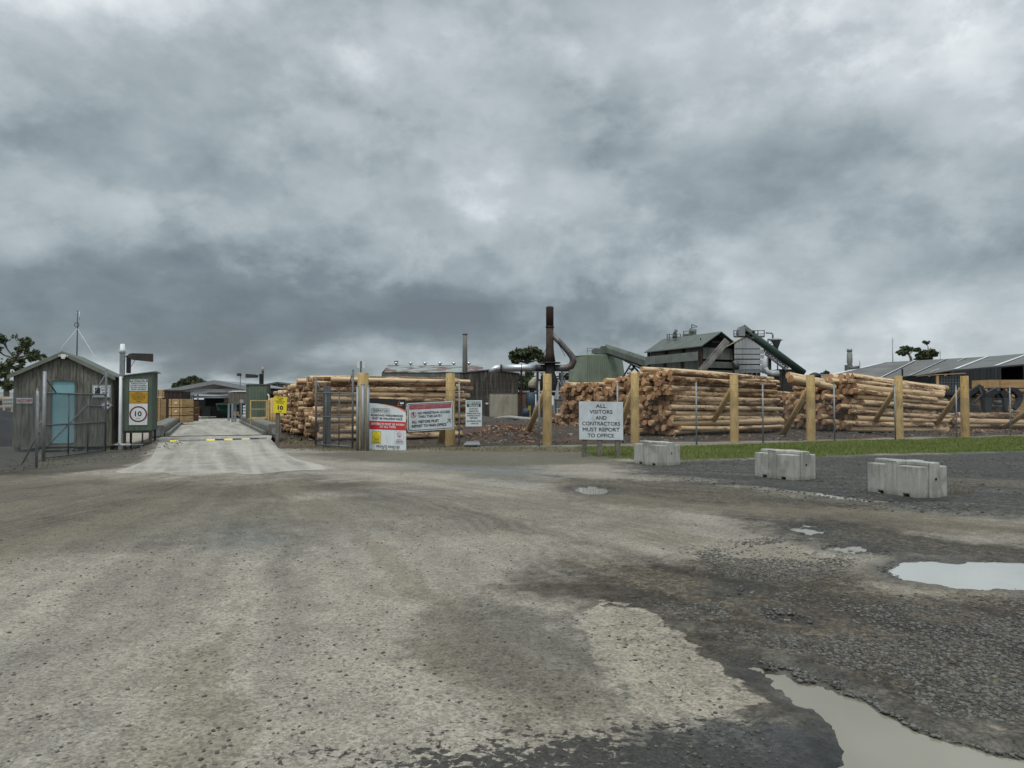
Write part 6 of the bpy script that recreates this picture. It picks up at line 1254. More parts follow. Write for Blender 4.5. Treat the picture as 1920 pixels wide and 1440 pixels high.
# ================================================================== background, middle
def gable(name, lab, x0, xr, x1, ye0, yr, ye1, Y, D, mat_, roofm, cat='shed', pitch=.45, hole=None):
    A, Rr, B = P(x0, ye0, Y), P(xr, yr, Y), P(x1, ye1, Y); r = thing(name, (Rr.x, Y, 0), lab, cat); W_ = B.x - A.x; f = (Rr.x - A.x) / W_
    top = lambda s: A.z + (Rr.z - A.z) * s / f if s < f else Rr.z + (B.z - Rr.z) * (s - f) / (1 - f); mb = MB()
    if hole:
        h0, h1, hz = hole; s0, s1 = (h0 - A.x) / W_, (h1 - A.x) / W_
        mb.corr((A.x, Y), (h0, Y), 0, lambda s: top(s * s0), pitch, .05, ((0, 0), (.6, 0), (.65, 1), (.95, 1))); mb.corr((h0, Y), (h1, Y), hz, lambda s: top(s0 + s * (s1 - s0)), pitch, .05, ((0, 0), (.6, 0), (.65, 1), (.95, 1)))
        if s1 < .99: mb.corr((h1, Y), (B.x, Y), 0, lambda s: top(s1 + s * (1 - s1)), pitch, .05, ((0, 0), (.6, 0), (.65, 1), (.95, 1)))
    else: mb.corr((A.x, Y), (B.x, Y), 0, top, pitch, .05, ((0, 0), (.6, 0), (.65, 1), (.95, 1)))
    mb.quad((A.x, Y + D, 0), (A.x, Y, 0), (A.x, Y, A.z), (A.x, Y + D, A.z)); mb.quad((B.x, Y, 0), (B.x, Y + D, 0), (B.x, Y + D, B.z), (B.x, Y, B.z)); mb.build('wall', mat_, r); mb = MB()
    for q0, q1 in ((A + Vector((-.15, 0, 0)), Rr), (Rr, B + Vector((.15, 0, 0)))): mb.prism([q0 + Vector((0, -.15, .01)), q1 + Vector((0, -.15, .01)), q1 + Vector((0, -.15, .13)), q0 + Vector((0, -.15, .13))], (0, D + .3, 0))
    mb.build('roof', roofm, r); return r, A, B
h0, h1 = P(918, 0, 88).x, P(970.5, 0, 88).x; hz = P(0, 737, 88).z
r, A, B = gable('timber_clad_shed', 'dark weathered plank shed with low gable and beige roller door', 862, 922, 972, 700, 694, 701, 88, 20, M_wood2, M_galvdk, pitch=.38, hole=(h0, h1, hz))
mb = MB(); mb.corr((h0, 88.1), (h1, 88.1), 0, hz, .6, .03); mb.build('roller_door', M_beige, r)
mb = MB(); mb.box2((h0 - .0, 87.9, 1.3), (h0 - .5, 87.96, 1.6)); mb = MB(); box_px(mb, 910.5, 915.5, 755, 758, 87.9, .03); single(mb, 'small_plate', M_white, P(913, 757, 87.9), 'tiny white plate on the plank shed left of the roller door', 'plate')
mb = MB(); c = P(873, 0, 120); mb.tube([(c.x, 120, 0), (c.x, 120, P(0, 660, 120).z), (c.x, 120, P(0, 627, 120).z)], [.52, .40, .36], 18); r = thing('grey_chimney', (c.x, 120, 0), 'slim plain grey concrete chimney behind the left log stack', 'chimney'); mb.build('shaft', mat('grey_chimney_concrete', (.20, .19, .17), (.15, .14, .125), .8, (1, 1, .4)), r); mb = MB(); mb.tube([(c.x, 120, P(0, 627.5, 120).z), (c.x, 120, P(0, 625.5, 120).z)], .43, 18); mb.build('rim', M_concdk, r)
# long rusted roof with ventilators
Yv = 130; A, B = P(727, 686, Yv), P(905, 686, Yv); E0, E1 = P(720, 699, Yv - 6), P(912, 699, Yv - 6); r = thing('rusted_roof_shed', ((A.x + B.x) / 2, Yv, 0), 'long green and rust roofed shed with spinning vents behind the left log stack', 'shed'); mb = MB()
mb.prism([E0, A, A + Vector((0, 0, .15)), E0 + Vector((0, 0, .15))], (B.x - A.x, 0, 0)); mb.prism([A, Vector((A.x, Yv + 8, E0.z)), Vector((A.x, Yv + 8, E0.z + .15)), A + Vector((0, 0, .15))], (B.x - A.x, 0, 0)); mb.build('roof', M_rustroof, r)
mb = MB(); mb.add([(A.x, Yv - 6, 0), (A.x, Yv + 8, 0), (A.x, Yv + 8, E0.z), A, (A.x, Yv - 6, E0.z)], [(0, 1, 2, 3, 4)]); mb.quad((A.x, Yv - 5.9, 0), (B.x, Yv - 5.9, 0), (B.x, Yv - 5.9, E0.z), (A.x, Yv - 5.9, E0.z)); mb.build('wall', M_greendk, r)
for px in (743, 770, 797, 825, 851, 879): c = P(px, 686, Yv); mb = MB(); mb.tube([(c.x, Yv, c.z + .1), (c.x, Yv, c.z + .35), (c.x, Yv, c.z + .36), (c.x, Yv, c.z + .6), (c.x, Yv, c.z + .7)], [.16, .16, .36, .36, .08], 12); mb.build('roof_vent', M_silver, r)
c = P(743, 679, Yv + 10); mb = MB(); mb.tube([(c.x, Yv + 10, c.z - 8), (c.x, Yv + 10, c.z - .2)], .12, 6); mb.tube([(c.x - .35, Yv + 10, c.z), (c.x + .35, Yv + 10, c.z)], .25, 10); single(mb, 'round_cowl', M_darksteel, (c.x, Yv + 10, 0), 'small dark round cowl above the rusted roof', 'vent')
# ---- rusty stack plant
Yc = 84
def c3(px, py, dy=0): return P(px, py, Yc + dy)
r = thing('rusty_stack', (c3(1030, 0).x, Yc, 0), 'tall rusty brown exhaust stack above a dark cyclone with side pipe', 'exhaust stack'); X0 = c3(1030, 0).x; zz = lambda py: c3(1030, py).z; s = Yc / FPX
mb = MB(); mb.tube([(X0, Yc, zz(613)), (X0, Yc, zz(577)), (X0, Yc, zz(575))], [7.1 * s, 7.1 * s, 6.4 * s], 20); mb.build('upper_shaft', mat('dark_burnt_steel', (.055, .028, .022), (.035, .02, .018), 1.2, (1, 1, .3), .8, .1), r)
mb = MB(); mb.tube([(X0, Yc, zz(678)), (X0, Yc, zz(662)), (X0, Yc, zz(650)), (X0, Yc, zz(613))], [10.5 * s, 8.2 * s, 7.2 * s, 6.9 * s], 20); mb.build('lower_shaft', M_rust, r)
mb = MB(); mb.tube([(X0, Yc, zz(614)), (X0, Yc, zz(612))], 8.2 * s, 20); mb.build('flange', M_darksteel, r)
mb = MB(); mb.tube([(X0, Yc, zz(681.5)), (X0, Yc, zz(679.5))], 20 * s, 20); mb.build('hat_plate', M_darksteel, r)
mb = MB(); mb.tube([(X0, Yc, zz(681)), (X0, Yc, zz(700)), (X0 + 4 * s, Yc, zz(716)), (X0 + 6 * s, Yc, zz(732)), (X0 + 7 * s, Yc, zz(742))], [10 * s, 9.5 * s, 11.5 * s, 5 * s, 2.5 * s], 20); mb.build('cyclone', M_darksteel, r)
mb = MB(); mb.tube([c3(1040, 690), c3(1052, 690), c3(1062, 690), c3(1071, 686), c3(1075, 678), c3(1073, 669), c3(1066, 660), c3(1052, 644), c3(1036, 628)], [6.2 * s, 6.2 * s, 6.4 * s, 6.6 * s, 6.6 * s, 6.2 * s, 5.6 * s, 5.2 * s, 5 * s], 16); mb.build('side_pipe', M_greysteel, r)
mb = MB(); mb.tube([c3(1004, 690), c3(1022, 690)], 6.6 * s, 16); mb.build('inlet_duct', M_darksteel, r)
mb = MB(); mb.tube([(X0, Yc, zz(640)), c3(1019, 664)], .03, 5); mb.tube([(X0, Yc, zz(616)), c3(1060, 668)], .03, 5); mb.build('stay_wire', M_wire, r)
for px in (1008, 1016, 1054, 1050):
    mb = MB(); q = c3(px, 760, 1.5 if px in (1016, 1050) else -1.5); mb.box2((q.x - .14, q.y - .1, 0), (q.x + .14, q.y + .1, zz(698))); mb.build('leg', M_galvdk if px > 1030 else M_darksteel, r)
mb = MB(); mb.bar(c3(1004, 698, -1.5), c3(1022, 698, -1.5), .15, .15); mb.bar(c3(1043, 698, -1.5), c3(1066, 698, -1.5), .15, .15); mb.bar(c3(1054, 706, -1.5), c3(1062, 698, -1.5), .1, .12); mb.bar(c3(1014, 704, -1.5), c3(1020, 698, -1.5), .1, .12); mb.bar(c3(1004, 734, -1.5), c3(1062, 734, -1.5), .12, .14); mb.bar(c3(1038, 755, -1.5), c3(1052, 737, -1.5), .08, .08); mb.bar(c3(1056, 730, -1.5), c3(1048, 712, -1.5), .07, .07); mb.build('crossbeam', mat('pale_painted_steel', (.42, .43, .43), (.34, .35, .35), 5), r)
mb = MB(); q = c3(1057, 0, -1.2); mb.box2((q.x - .08, q.y, zz(757)), (q.x + .08, q.y + .1, zz(708))); mb.build('ladder_post', M_galv, r)
r = thing('silver_duct', c3(960, 690), 'bright silver horizontal duct running left from the rusty stack', 'duct'); mb = MB(); mb.tube([c3(1004, 690), c3(978, 690), c3(940, 690.5)], 6.9 * s, 20, cap=True); mb.build('duct', M_silver, r); mb = MB(); mb.tube([c3(940, 690.5), c3(930, 691), c3(924, 694), c3(921, 700)], [6.9 * s, 6.6 * s, 6.2 * s, 6 * s], 20); mb.build('elbow', M_silver, r)
for px in (977.5, 939.5): mb = MB(); mb.tube([c3(px - .5, 690), c3(px + .7, 690)], 7.6 * s, 20); mb.build('band', M_black, r)
mb = MB(); q = c3(977.5, 700); mb.box2((q.x - .12, q.y - .1, 0), (q.x + .12, q.y + .1, c3(0, 697).z)); mb.build('support_post', M_black, r)
# low plant between shed and cyclone
def simple(name, lab, cat, x0, x1, y0, y1, Y, D, m_, base=None, ribs=0):
    a, b = P(x0, y1, Y), P(x1, y0, Y); z0 = a.z if base is None else base; mb = MB()
    if ribs: mb.corr((a.x, Y), (b.x, Y), z0, b.z, ribs, .04); mb.corr((b.x, Y), (b.x, Y + D), z0, b.z, ribs, .04); mb.corr((a.x, Y + D), (a.x, Y), z0, b.z, ribs, .04); mb.box2((a.x, Y + .01, b.z - .06), (b.x, Y + D, b.z))
    else: mb.box2((a.x, Y, z0), (b.x, Y + D, b.z)); mb.box2((a.x - .08, Y - .08, b.z), (b.x + .08, Y + D + .08, b.z + .1))
    return single(mb, name, m_, ((a.x + b.x) / 2, Y, z0), lab, cat)
simple('brick_building', 'small orange brick building behind the silver duct post', 'building', 972, 988, 737, 780, 100, 5, M_orangebrick, 0); simple('white_building', 'plain white shed wall between the stack legs and the green silo', 'building', 1044, 1068.5, 713, 737, 110, 8, M_whitesheet, 0, .8)
mb = MB(); a, b = P(975, 734, 92), P(1011, 734, 92); mb.box2((a.x, 92, a.z - .1), (b.x, 95, a.z + .08)); r = thing('steel_platform', ((a.x + b.x) / 2, 92, 0), 'long pale steel platform edge behind the fence gap', 'platform'); mb.build('deck', mat('pale_painted_steel', (.42, .43, .43)), r)
for x in (a.x + .2, (a.x + b.x) / 2, b.x - .2): mb = MB(); mb.box2((x - .1, 92.1, 0), (x + .1, 92.3, a.z - .1)); mb.build('leg', M_galvdk, r)
c = P(994, 0, 90); r = thing('blue_dust_collector', (c.x, 90, 0), 'faded blue upright dust collector below the pale elbow', 'dust collector'); mb = MB(); mb.tube([(c.x, 90, .0), (c.x, 90, P(0, 768, 90).z), (c.x, 90, P(0, 757, 90).z), (c.x, 90, P(0, 735.5, 90).z)], [.35, .35, .62, .62], 14); mb.build('drum', M_blue, r); mb = MB(); mb.tube([P(997, 728, 90), P(998, 720, 90), P(1003, 713, 90), P(1009, 711, 90)], [.55, .52, .45, .4], 14); mb.build('elbow', mat('cream_duct', (.42, .39, .30), (.33, .31, .24), 3), r); mb = MB(); mb.tube([(c.x + .2, 90, P(0, 736, 90).z), P(997, 727, 90)], .3, 10); mb.build('neck', M_darksteel, r)
c = P(986, 0, 88.5); mb = MB(); mb.tube([(c.x - .6, 88.5, .55), (c.x + .6, 88.5, .55)], .5, 14); mb.box((c.x, 88.5, .15), (1.1, .6, .3)); single(mb, 'blue_motor', M_blue, (c.x, 88.5, 0), 'small blue round motor on the ground left of the yellow guard', 'motor')
r = thing('yellow_guard', P(993, 778, 86), 'small yellow guard rail panel on a post in front of the blue machines', 'guard rail'); mb = MB(); a = P(990, 769, 86); b = P(995.5, 761, 86); mb.box2((a.x, 86, a.z), (b.x, 86.08, b.z)); mb.build('panel', mat('bright_yellow_steel', (.60, .42, .05), (.5, .34, .05)), r); mb = MB(); c = P(993.5, 0, 86); mb.box2((c.x - .06, 86.1, 0), (c.x + .06, 86.18, b.z)); mb.build('post', M_yellow, r)
simple('dark_tractor_shed', 'dark green low machine housing right of the stack legs', 'housing', 1044, 1076, 750, 778, 80, 4, M_greendk, 0); r = thing('white_handrail', P(1052, 770, 78), 'thin white handrail in front of the dark machine housing', 'handrail'); mb = MB(); mb.bar(P(1043, 766.5, 78), P(1068, 766.5, 78), .06, .06); mb.build('rail', M_white, r)
for px in (1045, 1056, 1067): q = P(px, 766.5, 78); mb = MB(); mb.box2((q.x - .03, 78, 0), (q.x + .03, 78.06, q.z)); mb.build('post', M_white, r)
# ---- green silo with conveyor gallery
Ys = 95; s = Ys / FPX; c = P(1113, 0, Ys + 3); r = thing('green_silo', (c.x, Ys + 3, 0), 'large tapering pale green faceted silo with roof platform', 'silo')
def ring(px0, px1, px2, z, y0=Ys): return [Vector((P(px0, 0, y0 + 2.2).x, y0 + 2.2, z)), Vector((P(px1, 0, y0).x, y0, z)), Vector((P(px2, 0, y0 + .4).x, y0 + .4, z)), Vector((P(px2, 0, y0 + 6).x + .8, y0 + 4.5, z)), Vector((P(px1, 0, y0 + 6).x, y0 + 7.5, z)), Vector((P(px0, 0, y0 + 6).x - .4, y0 + 6, z))]
zt = P(0, 666, Ys).z; lo = ring(1061, 1093, 1165, 0); hi = ring(1076, 1098, 1150, zt); mb = MB()
for i in range(6):
    j = (i + 1) % 6; n = max(4, int((lo[j] - lo[i]).length / .35)); nn = (lo[j] - lo[i]).cross(Vector((0, 0, 1))).normalized() * .05; vs = []
    for k in range(n * 4 + 1): f = k / (n * 4); o_ = nn if k % 4 in (1, 2) else Vector((0, 0, 0)); vs += [lo[i].lerp(lo[j], f) + o_, hi[i].lerp(hi[j], f) + o_]
    mb.add(vs, [(2 * k, 2 * k + 2, 2 * k + 3, 2 * k + 1) for k in range(n * 4)])
mb.build('wall', M_greenpale, r); mb = MB(); ap = Vector((c.x, Ys + 3.5, zt + .55)); rim = ring(1073, 1097.5, 1152, zt + .02); mb.add(rim + [ap], [(i, (i + 1) % 6, 6) for i in range(6)]); mb.build('roof', M_greenpale, r)
mb = MB(); bz = P(0, 716, Ys).z; f = bz / zt; bd_ = [l.lerp(h, f) for l, h in zip(lo, hi)]
for i in (0, 5): mb.bar(bd_[i] + Vector((-.06, -.06, 0)), bd_[(i + 1) % 6] + Vector((-.06, -.06, 0)), .06, .12)
mb.build('band', M_greendk, r); mb = MB(); mb.box2((lo[1].x - .3, Ys - .25, 0), (lo[2].x, Ys, 1.1)); mb.build('footing', M_conc, r)
mb = MB(); box_px(mb, 1114, 1140, 653.5, 663, Ys + 1.5, 3); mb.box2((P(1126, 0, Ys + 1.5).x, Ys + 1.6, P(0, 652, Ys).z), (P(1132, 0, Ys + 1.5).x, Ys + 3.5, P(0, 647, Ys).z)); mb.build('head_house', M_greendk, r); mb = MB()
for py in (651, 656): mb.bar(P(1101, py + 2, Ys + .5), P(1146, py + 1, Ys + .5), .06, .06)
for px in range(1101, 1148, 9): mb.bar(P(px, 664, Ys + .5), P(px, 652.5, Ys + .5), .06, .06)
mb.build('guard_rail', M_galvdk, r)
r = thing('conveyor_gallery', P(1185, 700, 88), 'sloping ribbed conveyor gallery from the green silo to the bin house', 'conveyor'); a, b = P(1136, 659, 96), P(1226, 690, 84); mb = MB(); d = (b - a); mb.prism([a + Vector((0, -1, -.25)), a + Vector((0, 1, -.25)), a + Vector((0, 1, .8)), a + Vector((0, -.4, .95)), a + Vector((0, -1, .4))], d); mb.build('cover', M_greendk, r); mb = MB()
for k in range(24): q = a.lerp(b, k / 24); mb.prism([q + Vector((0, -1.05, -.27)), q + Vector((0, -1.05, .42)), q + Vector((0, -.42, 1.)), q + Vector((.12, -.42, 1.)), q + Vector((.12, -1.05, .42)), q + Vector((.12, -1.05, -.27))], (0, .04, 0))
mb.build('ribs', M_greenpale, r); mb = MB(); mb.bar(a + Vector((2.5, -.9, -1.1)), b + Vector((0, -.9, -.7)), .14, .16); mb.bar(a + Vector((2.5, .9, -1.1)), b + Vector((0, .9, -.7)), .14, .16)
for k in range(8): q = (a + Vector((2.5, -.9, -1.1))).lerp(b + Vector((0, -.9, -.7)), k / 8); q2 = a.lerp(b, (k + .5) / 8.5 * .9 + .08) + Vector((0, -.9, -.25)); mb.bar(q, q2, .07, .07)
mb.build('truss', M_darksteel, r); mb = MB()
for p0, p1 in (((1183, 683), (1165, 712)), ((1190, 684), (1176, 712)), ((1185, 684), (1200, 700)), ((1203, 688), (1203, 712)), ((1176, 700), (1186, 700)), ((1172, 706), (1184, 706)), ((1180, 692), (1189, 692)), ((1203, 697), (1225, 697))): mb.bar(P(*p0, 88), P(*p1, 88), .2, .2)
for x in (1183, 1203): q = P(x, 700, 88.6); mb.box2((q.x - .12, 88.5, 0), (q.x + .12, 88.7, q.z))
mb.build('trestle', M_darksteel, r)
# ---- bin house
Y1 = 75.; N0 = P(1316.5, 646, Y1); ld = Vector((-.42, .91, 0)); gd = Vector((.91, .42, 0)); LL = 9.3; GW = 4.3; ze = N0.z; O = Vector((N0.x, Y1, 0)); zr = P(0, 624, 76).z
def bh(u, v, z): return O + ld * u + gd * v + Vector((0, 0, z))
r = thing('bin_house', O, 'tall dark green clad bin house with gabled roof, left of the pale one', 'industrial building')
mb = MB(); zc = [P(0, 703, Y1).z, P(0, 681, Y1).z, P(0, 670, Y1).z, P(0, 648, Y1).z]
def panel(mb, u0, u1, v0, v1, z0, z1, pitch=.5, off=0): a = bh(u0, v0, 0) ; b = bh(u1, v1, 0); mb.corr((a.x, a.y), (b.x, b.y), z0, z1, pitch, .04)
mb.add([bh(.15, .12, 2), bh(LL - .1, .12, 2), bh(LL - .1, .12, ze), bh(.15, .12, ze)], [(0, 1, 2, 3)]); 
for z0_, z1_ in ((P(0, 664, Y1).z + .9, ze - .15), (3.4, P(0, 676, Y1).z)):
    for k in range(3): u1, u0 = LL - .35 - k * 3.02, LL - 2.95 - k * 3.02; panel(mb, u1, max(.3, u0), -.1, -.1, z0_, z1_)
mb.build('side_panel', M_greendk, r); mb = MB(); panel(mb, LL, 0, -.55, -.55, P(0, 676, Y1).z - .0, P(0, 664, Y1).z + .25, .6); mb.build('walkway_band', mat('grey_green_sheet', (.19, .205, .19), (.15, .165, .15), 1), r)
mb = MB()
for z0_, z1_ in ((ze - 1.5, ze - .3), (ze - 2.4, ze - 1.75), (ze - 3.5, ze - 2.65), (ze - 4.9, ze - 3.75), (ze - 6, ze - 5.15)): panel(mb, -.02, -.02, .1, GW - .1, z0_, z1_, .45)
mb.build('gable_panel', M_greenpale if 0 else M_greendk, r)
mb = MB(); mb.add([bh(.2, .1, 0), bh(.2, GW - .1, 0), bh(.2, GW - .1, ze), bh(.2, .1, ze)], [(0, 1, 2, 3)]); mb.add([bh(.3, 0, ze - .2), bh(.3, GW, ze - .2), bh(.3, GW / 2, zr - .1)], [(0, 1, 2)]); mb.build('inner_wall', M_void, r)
mb = MB(); ovr = .5
for v0, v1, z0_, z1_ in ((-.5, GW / 2, ze - .28, zr), (GW / 2, GW + .5, zr, ze - .28)):
    q = [bh(-ovr, v0, z0_), bh(-ovr, v1, z1_), bh(-ovr, v1, z1_ + .1), bh(-ovr, v0, z0_ + .1)]; mb.prism(q, ld * (LL + ovr + .3))
mb.build('roof', M_roofgreen, r)
for k in range(4):
    for v in (-.15, GW):
        u = 0.02 + k * 3.05; mb = MB(); c_ = bh(u, v, 0); mb.box(c_ + Vector((0, 0, ze / 2)), (.28, .28, ze - .1), 0, rotz(math.atan2(.42, .91))); mb.build('column', mat('rusty_column', (.055, .035, .03), (.035, .025, .022), 2), r)
mb = MB(); mb.bar(P(1364, 640, 73.2), P(1316, 697, 73.2), .65, .4); mb.bar(P(1361, 636, 73.3), P(1312, 694, 73.3), .3, .3); mb.build('chute', mat('weathered_chute_timber', (.24, .23, .215), (.08, .055, .045), 1.5, (.4, 1, .4), c3=(.25, .24, .22)), r)
mb = MB(); mb.bar(bh(1.2, .8, zr - .5), bh(1.2, .8, ze - 3), .1, .1); mb.bar(bh(-.3, 1, ze + .3), bh(-.3, 3.4, ze + .3), .08, .08); mb.bar(bh(0, -.3, 4), bh(3, -.3, 2.4), .12, .12); mb.bar(bh(3, -.3, 4), bh(1.4, -.3, 2.4), .12, .12); mb.build('bracing', M_darksteel, r)
mb = MB()
for py in (625.5, 630.5): mb.bar(P(1251, py + 2, 84), P(1276, py + 1, 84), .06, .06); mb.bar(P(1282, py - 4, 81), P(1300, py - 5, 81), .06, .06)
for px, t_, b_ in ((1251, 626, 638), (1255, 626, 638), (1262, 626, 638), (1269, 627, 636), (1276, 627, 635), (1282, 620, 633), (1297, 608, 632), (1300, 620, 628)): mb.bar(P(px, b_, 82.5), P(px, t_, 82.5), .09, .09)
mb.bar(P(1297, 608.5, 82.5), P(1307, 612, 82.5), .07, .07); mb.bar(P(1297, 614, 82.5), P(1307, 613, 82.5), .07, .07); mb.build('roof_railing', M_galvdk, r)
for p0, p1, w in (((1264, 622), (1268, 624), .5), ((1265, 626), (1265, 634), .35), ((1293, 622), (1304, 624), .6), ((1287, 627), (1287, 634), .6), ((1298, 626), (1298, 632), .7)): mb = MB(); mb.tube([P(*p0, 81.5), P(*p1, 81.5)], w * .7, 10); mb.build('roof_motor', M_greendk, r)
# pale bin house
Y2 = 76.; A, Rr, B = P(1377, 643.5, Y2), P(1399, 630.5, Y2), P(1433, 651, Y2); r = thing('pale_bin_house', (Rr.x, Y2, 0), 'pale corrugated bin house with gable and dark bands, right of the green one', 'industrial building'); W_ = B.x - A.x; f = (Rr.x - A.x) / W_
top = lambda s: A.z + (Rr.z - A.z) * s / f if s < f else Rr.z + (B.z - Rr.z) * (s - f) / (1 - f); mb = MB(); zz_ = lambda py: P(0, py, Y2).z; pr = ((0, 0), (.5, 0), (.55, 1), (.95, 1))
mb.corr((A.x, Y2), (B.x, Y2), zz_(653.5), top, .34, .05, pr)
for y0, y1 in ((663.5, 655), (672.5, 665), (682.5, 674.5)): mb.corr((A.x, Y2), (B.x, Y2), zz_(y0), zz_(y1), .34, .05, pr)
mb.corr((A.x, Y2), (P(1424, 0, Y2).x, Y2), zz_(692.5), zz_(684.5), .34, .05, pr); mb.corr((A.x, Y2), (P(1436, 0, Y2).x, Y2), zz_(699), zz_(694), .34, .05, pr); mb.build('cladding', M_whitesheet, r)
mb = MB(); mb.box2((A.x, Y2 + .1, 0), (B.x - .4, Y2 + 9, zz_(653))); mb.build('core_wall', M_darksteel, r); mb = MB()
for q0, q1 in ((A + Vector((-1.2, 0, -.6)), Rr), (Rr, B + Vector((.1, 0, 0)))): mb.prism([q0 + Vector((0, -.12, 0)), q1 + Vector((0, -.12, 0)), q1 + Vector((0, -.12, .12)), q0 + Vector((0, -.12, .12))], (0, 9, 0))
mb.build('roof', mat('cream_roof_sheet', (.42, .40, .33), (.3, .29, .25), .6), r); mb = MB()
for k in range(5): q = P(1383 + k * 9, 700, Y2 - .1); mb.box2((q.x - .06, q.y, 0), (q.x + .06, q.y + .1, zz_(699)))
mb.box2((A.x, Y2 - .12, zz_(694)), (B.x, Y2 - .08, zz_(692.8))); mb.build('mullion', M_galv, r)
mb = MB(); mb.tube([P(1375, 686, Y2 - 1), P(1383, 684, Y2 - 1)], .5, 12); mb.build('fan_housing', M_greysteel, r)
# green tube conveyor with truss and platform
Yt = 73.5; r = thing('tube_conveyor', P(1450, 660, Yt), 'long dark green tube conveyor sloping down right from the pale bin house', 'conveyor'); mb = MB(); mb.tube([P(1392, 614, Yt), P(1420, 636, Yt), P(1507, 700, Yt)], .38, 14); mb.build('tube', mat('dark_green_tube', (.045, .075, .06), (.035, .06, .05), 2, rough=.45), r)
mb = MB(); mb.prism([P(1386, 630, Yt - .5), P(1386, 618, Yt - .5), P(1389, 612, Yt - .5), P(1394, 610.5, Yt - .5), P(1397, 614, Yt - .5), P(1397, 630, Yt - .5)][::-1], (0, 1, 0)); mb.build('head_hood', M_galv, r); mb = MB()
a, b = P(1432, 654, Yt), P(1478, 690, Yt); a2, b2 = P(1434, 664, Yt), P(1474, 694, Yt)
for q, q2 in ((a, b), (a2, b2)): mb.bar(q, q2, .14, .14)
for k in range(9): mb.bar(a.lerp(b, k / 9), a2.lerp(b2, (k + .6) / 9), .08, .08); mb.bar(a.lerp(b, (k + 1) / 9), a2.lerp(b2, (k + .6) / 9), .08, .08)
mb.build('truss', M_galvdk, r); mb = MB()
for py in (620, 626, 631): mb.bar(P(1376, py, Yt), P(1433, py, Yt), .07, .07 if py < 630 else .2)
for px in (1376, 1386, 1397, 1410, 1421, 1433): mb.bar(P(px, 632, Yt), P(px, 619, Yt), .08, .08)
mb.build('platform_rail', M_galvdk, r); mb = MB()
for k in range(26): rr = random.Random(k); x = rr.uniform(1396, 1412); y = 618 + (x - 1396) * .5 + rr.uniform(-3, 7); q = P(x, y, Yt - .2); mb.box(q, (.35, .3, .25), 0, Matrix.Rotation(rr.random() * 3, 4, 'Y'))
mb.build('drive_machinery', M_greendk, r); mb = MB(); mb.tube([P(1434, 700, Yt), P(1434, 672, Yt)], .28, 12); mb.tube([P(1434, 690, Yt), P(1438, 697, Yt), P(1446, 700, Yt), P(1460, 700, Yt)], .3, 12); mb.build('drop_chute', M_whitesheet, r)
for px, py in ((1444, 668), (1470, 688)): q = P(px, py, Yt + .5); mb = MB(); mb.box2((q.x - .12, q.y, 0), (q.x + .12, q.y + .2, q.z)); mb.build('column', M_darksteel, r)
r = thing('hopper_tower', P(1449, 690, 80), 'small grey cyclone hopper in a braced steel frame behind the conveyor', 'hopper'); mb = MB(); q = P(1449, 0, 80); mb.tube([(q.x, 80, P(0, 634, 80).z), (q.x, 80, P(0, 638, 80).z), (q.x, 80, P(0, 639, 80).z), (q.x, 80, P(0, 655, 80).z)], [.15, .75, .5, .15][::1], 14); mb.tube([P(1436, 624, 80), P(1447, 624.5, 80), P(1449, 628, 80), P(1449, 634, 80)], .1, 8); mb.build('cyclone', M_galv, r); mb = MB()
for x in (1440, 1458): mb.bar(P(x, 636, 80), P(x, 705, 80), .12, .12)
for y in (636, 648, 660): mb.bar(P(1440, y, 80), P(1458, y, 80), .1, .1); mb.bar(P(1440, y, 80), P(1458, y + 12, 80), .06, .06); mb.bar(P(1458, y, 80), P(1440, y + 12, 80), .06, .06)
q = P(1440, 705, 80); q2 = P(1458, 705, 80)
for w in (q, q2): mb.box2((w.x - .06, 79.94, 0), (w.x + .06, 80.06, w.z))
mb.build('frame', M_galvdk, r)
simple('machine_cluster', 'rusty machinery cluster at the foot of the tube conveyor', 'machine', 1462, 1500, 694, 712, 76, 3, M_darksteel, 0)
# ================================================================== background, right: sawmill
E = [(1500, 716, 5.0), (1640, 713, 5.0), (1700, 707, 5.0), (1785, 693.5, 5.0), (1860, 687.5, 5.0), (1930, 681.5, 5.0), (2110, 666, 5.0)]; Rg = [(1655, 679.5), (1715, 676), (1775, 672.5), (1850, 668.5), (1930, 662), (2000, 656), (2170, 644)]
def atz(px, py, z): Y = FPX * (z - CH) / (HZ - py); q = P(px, py, Y); return Vector((q.x, Y, z))
Ev = [atz(a, b, c) for a, b, c in E]; Rv = [atz(a, b, 8.6) for a, b in Rg]; r = thing('sawmill_shed', (Ev[3].x, Ev[3].y, 0), 'very long low grey roofed sawmill shed with pale roof strips at right', 'sawmill'); mb = MB()
for i in range(6): a, b, c, d = Ev[i], Ev[i + 1], Rv[i + 1], Rv[i]; mb.add([a, b, c, d, a - Vector((0, 0, .12)), b - Vector((0, 0, .12)), c - Vector((0, 0, .12)), d - Vector((0, 0, .12))], [(0, 1, 2, 3), (7, 6, 5, 4), (0, 4, 5, 1)])
for i in range(6): a, b = Rv[i], Rv[i + 1]; mb.add([a, b, b + Vector((10, 30, -5)), a + Vector((10, 30, -5))], [(0, 1, 2, 3)])
mb.build('roof', M_roofgrey, r)
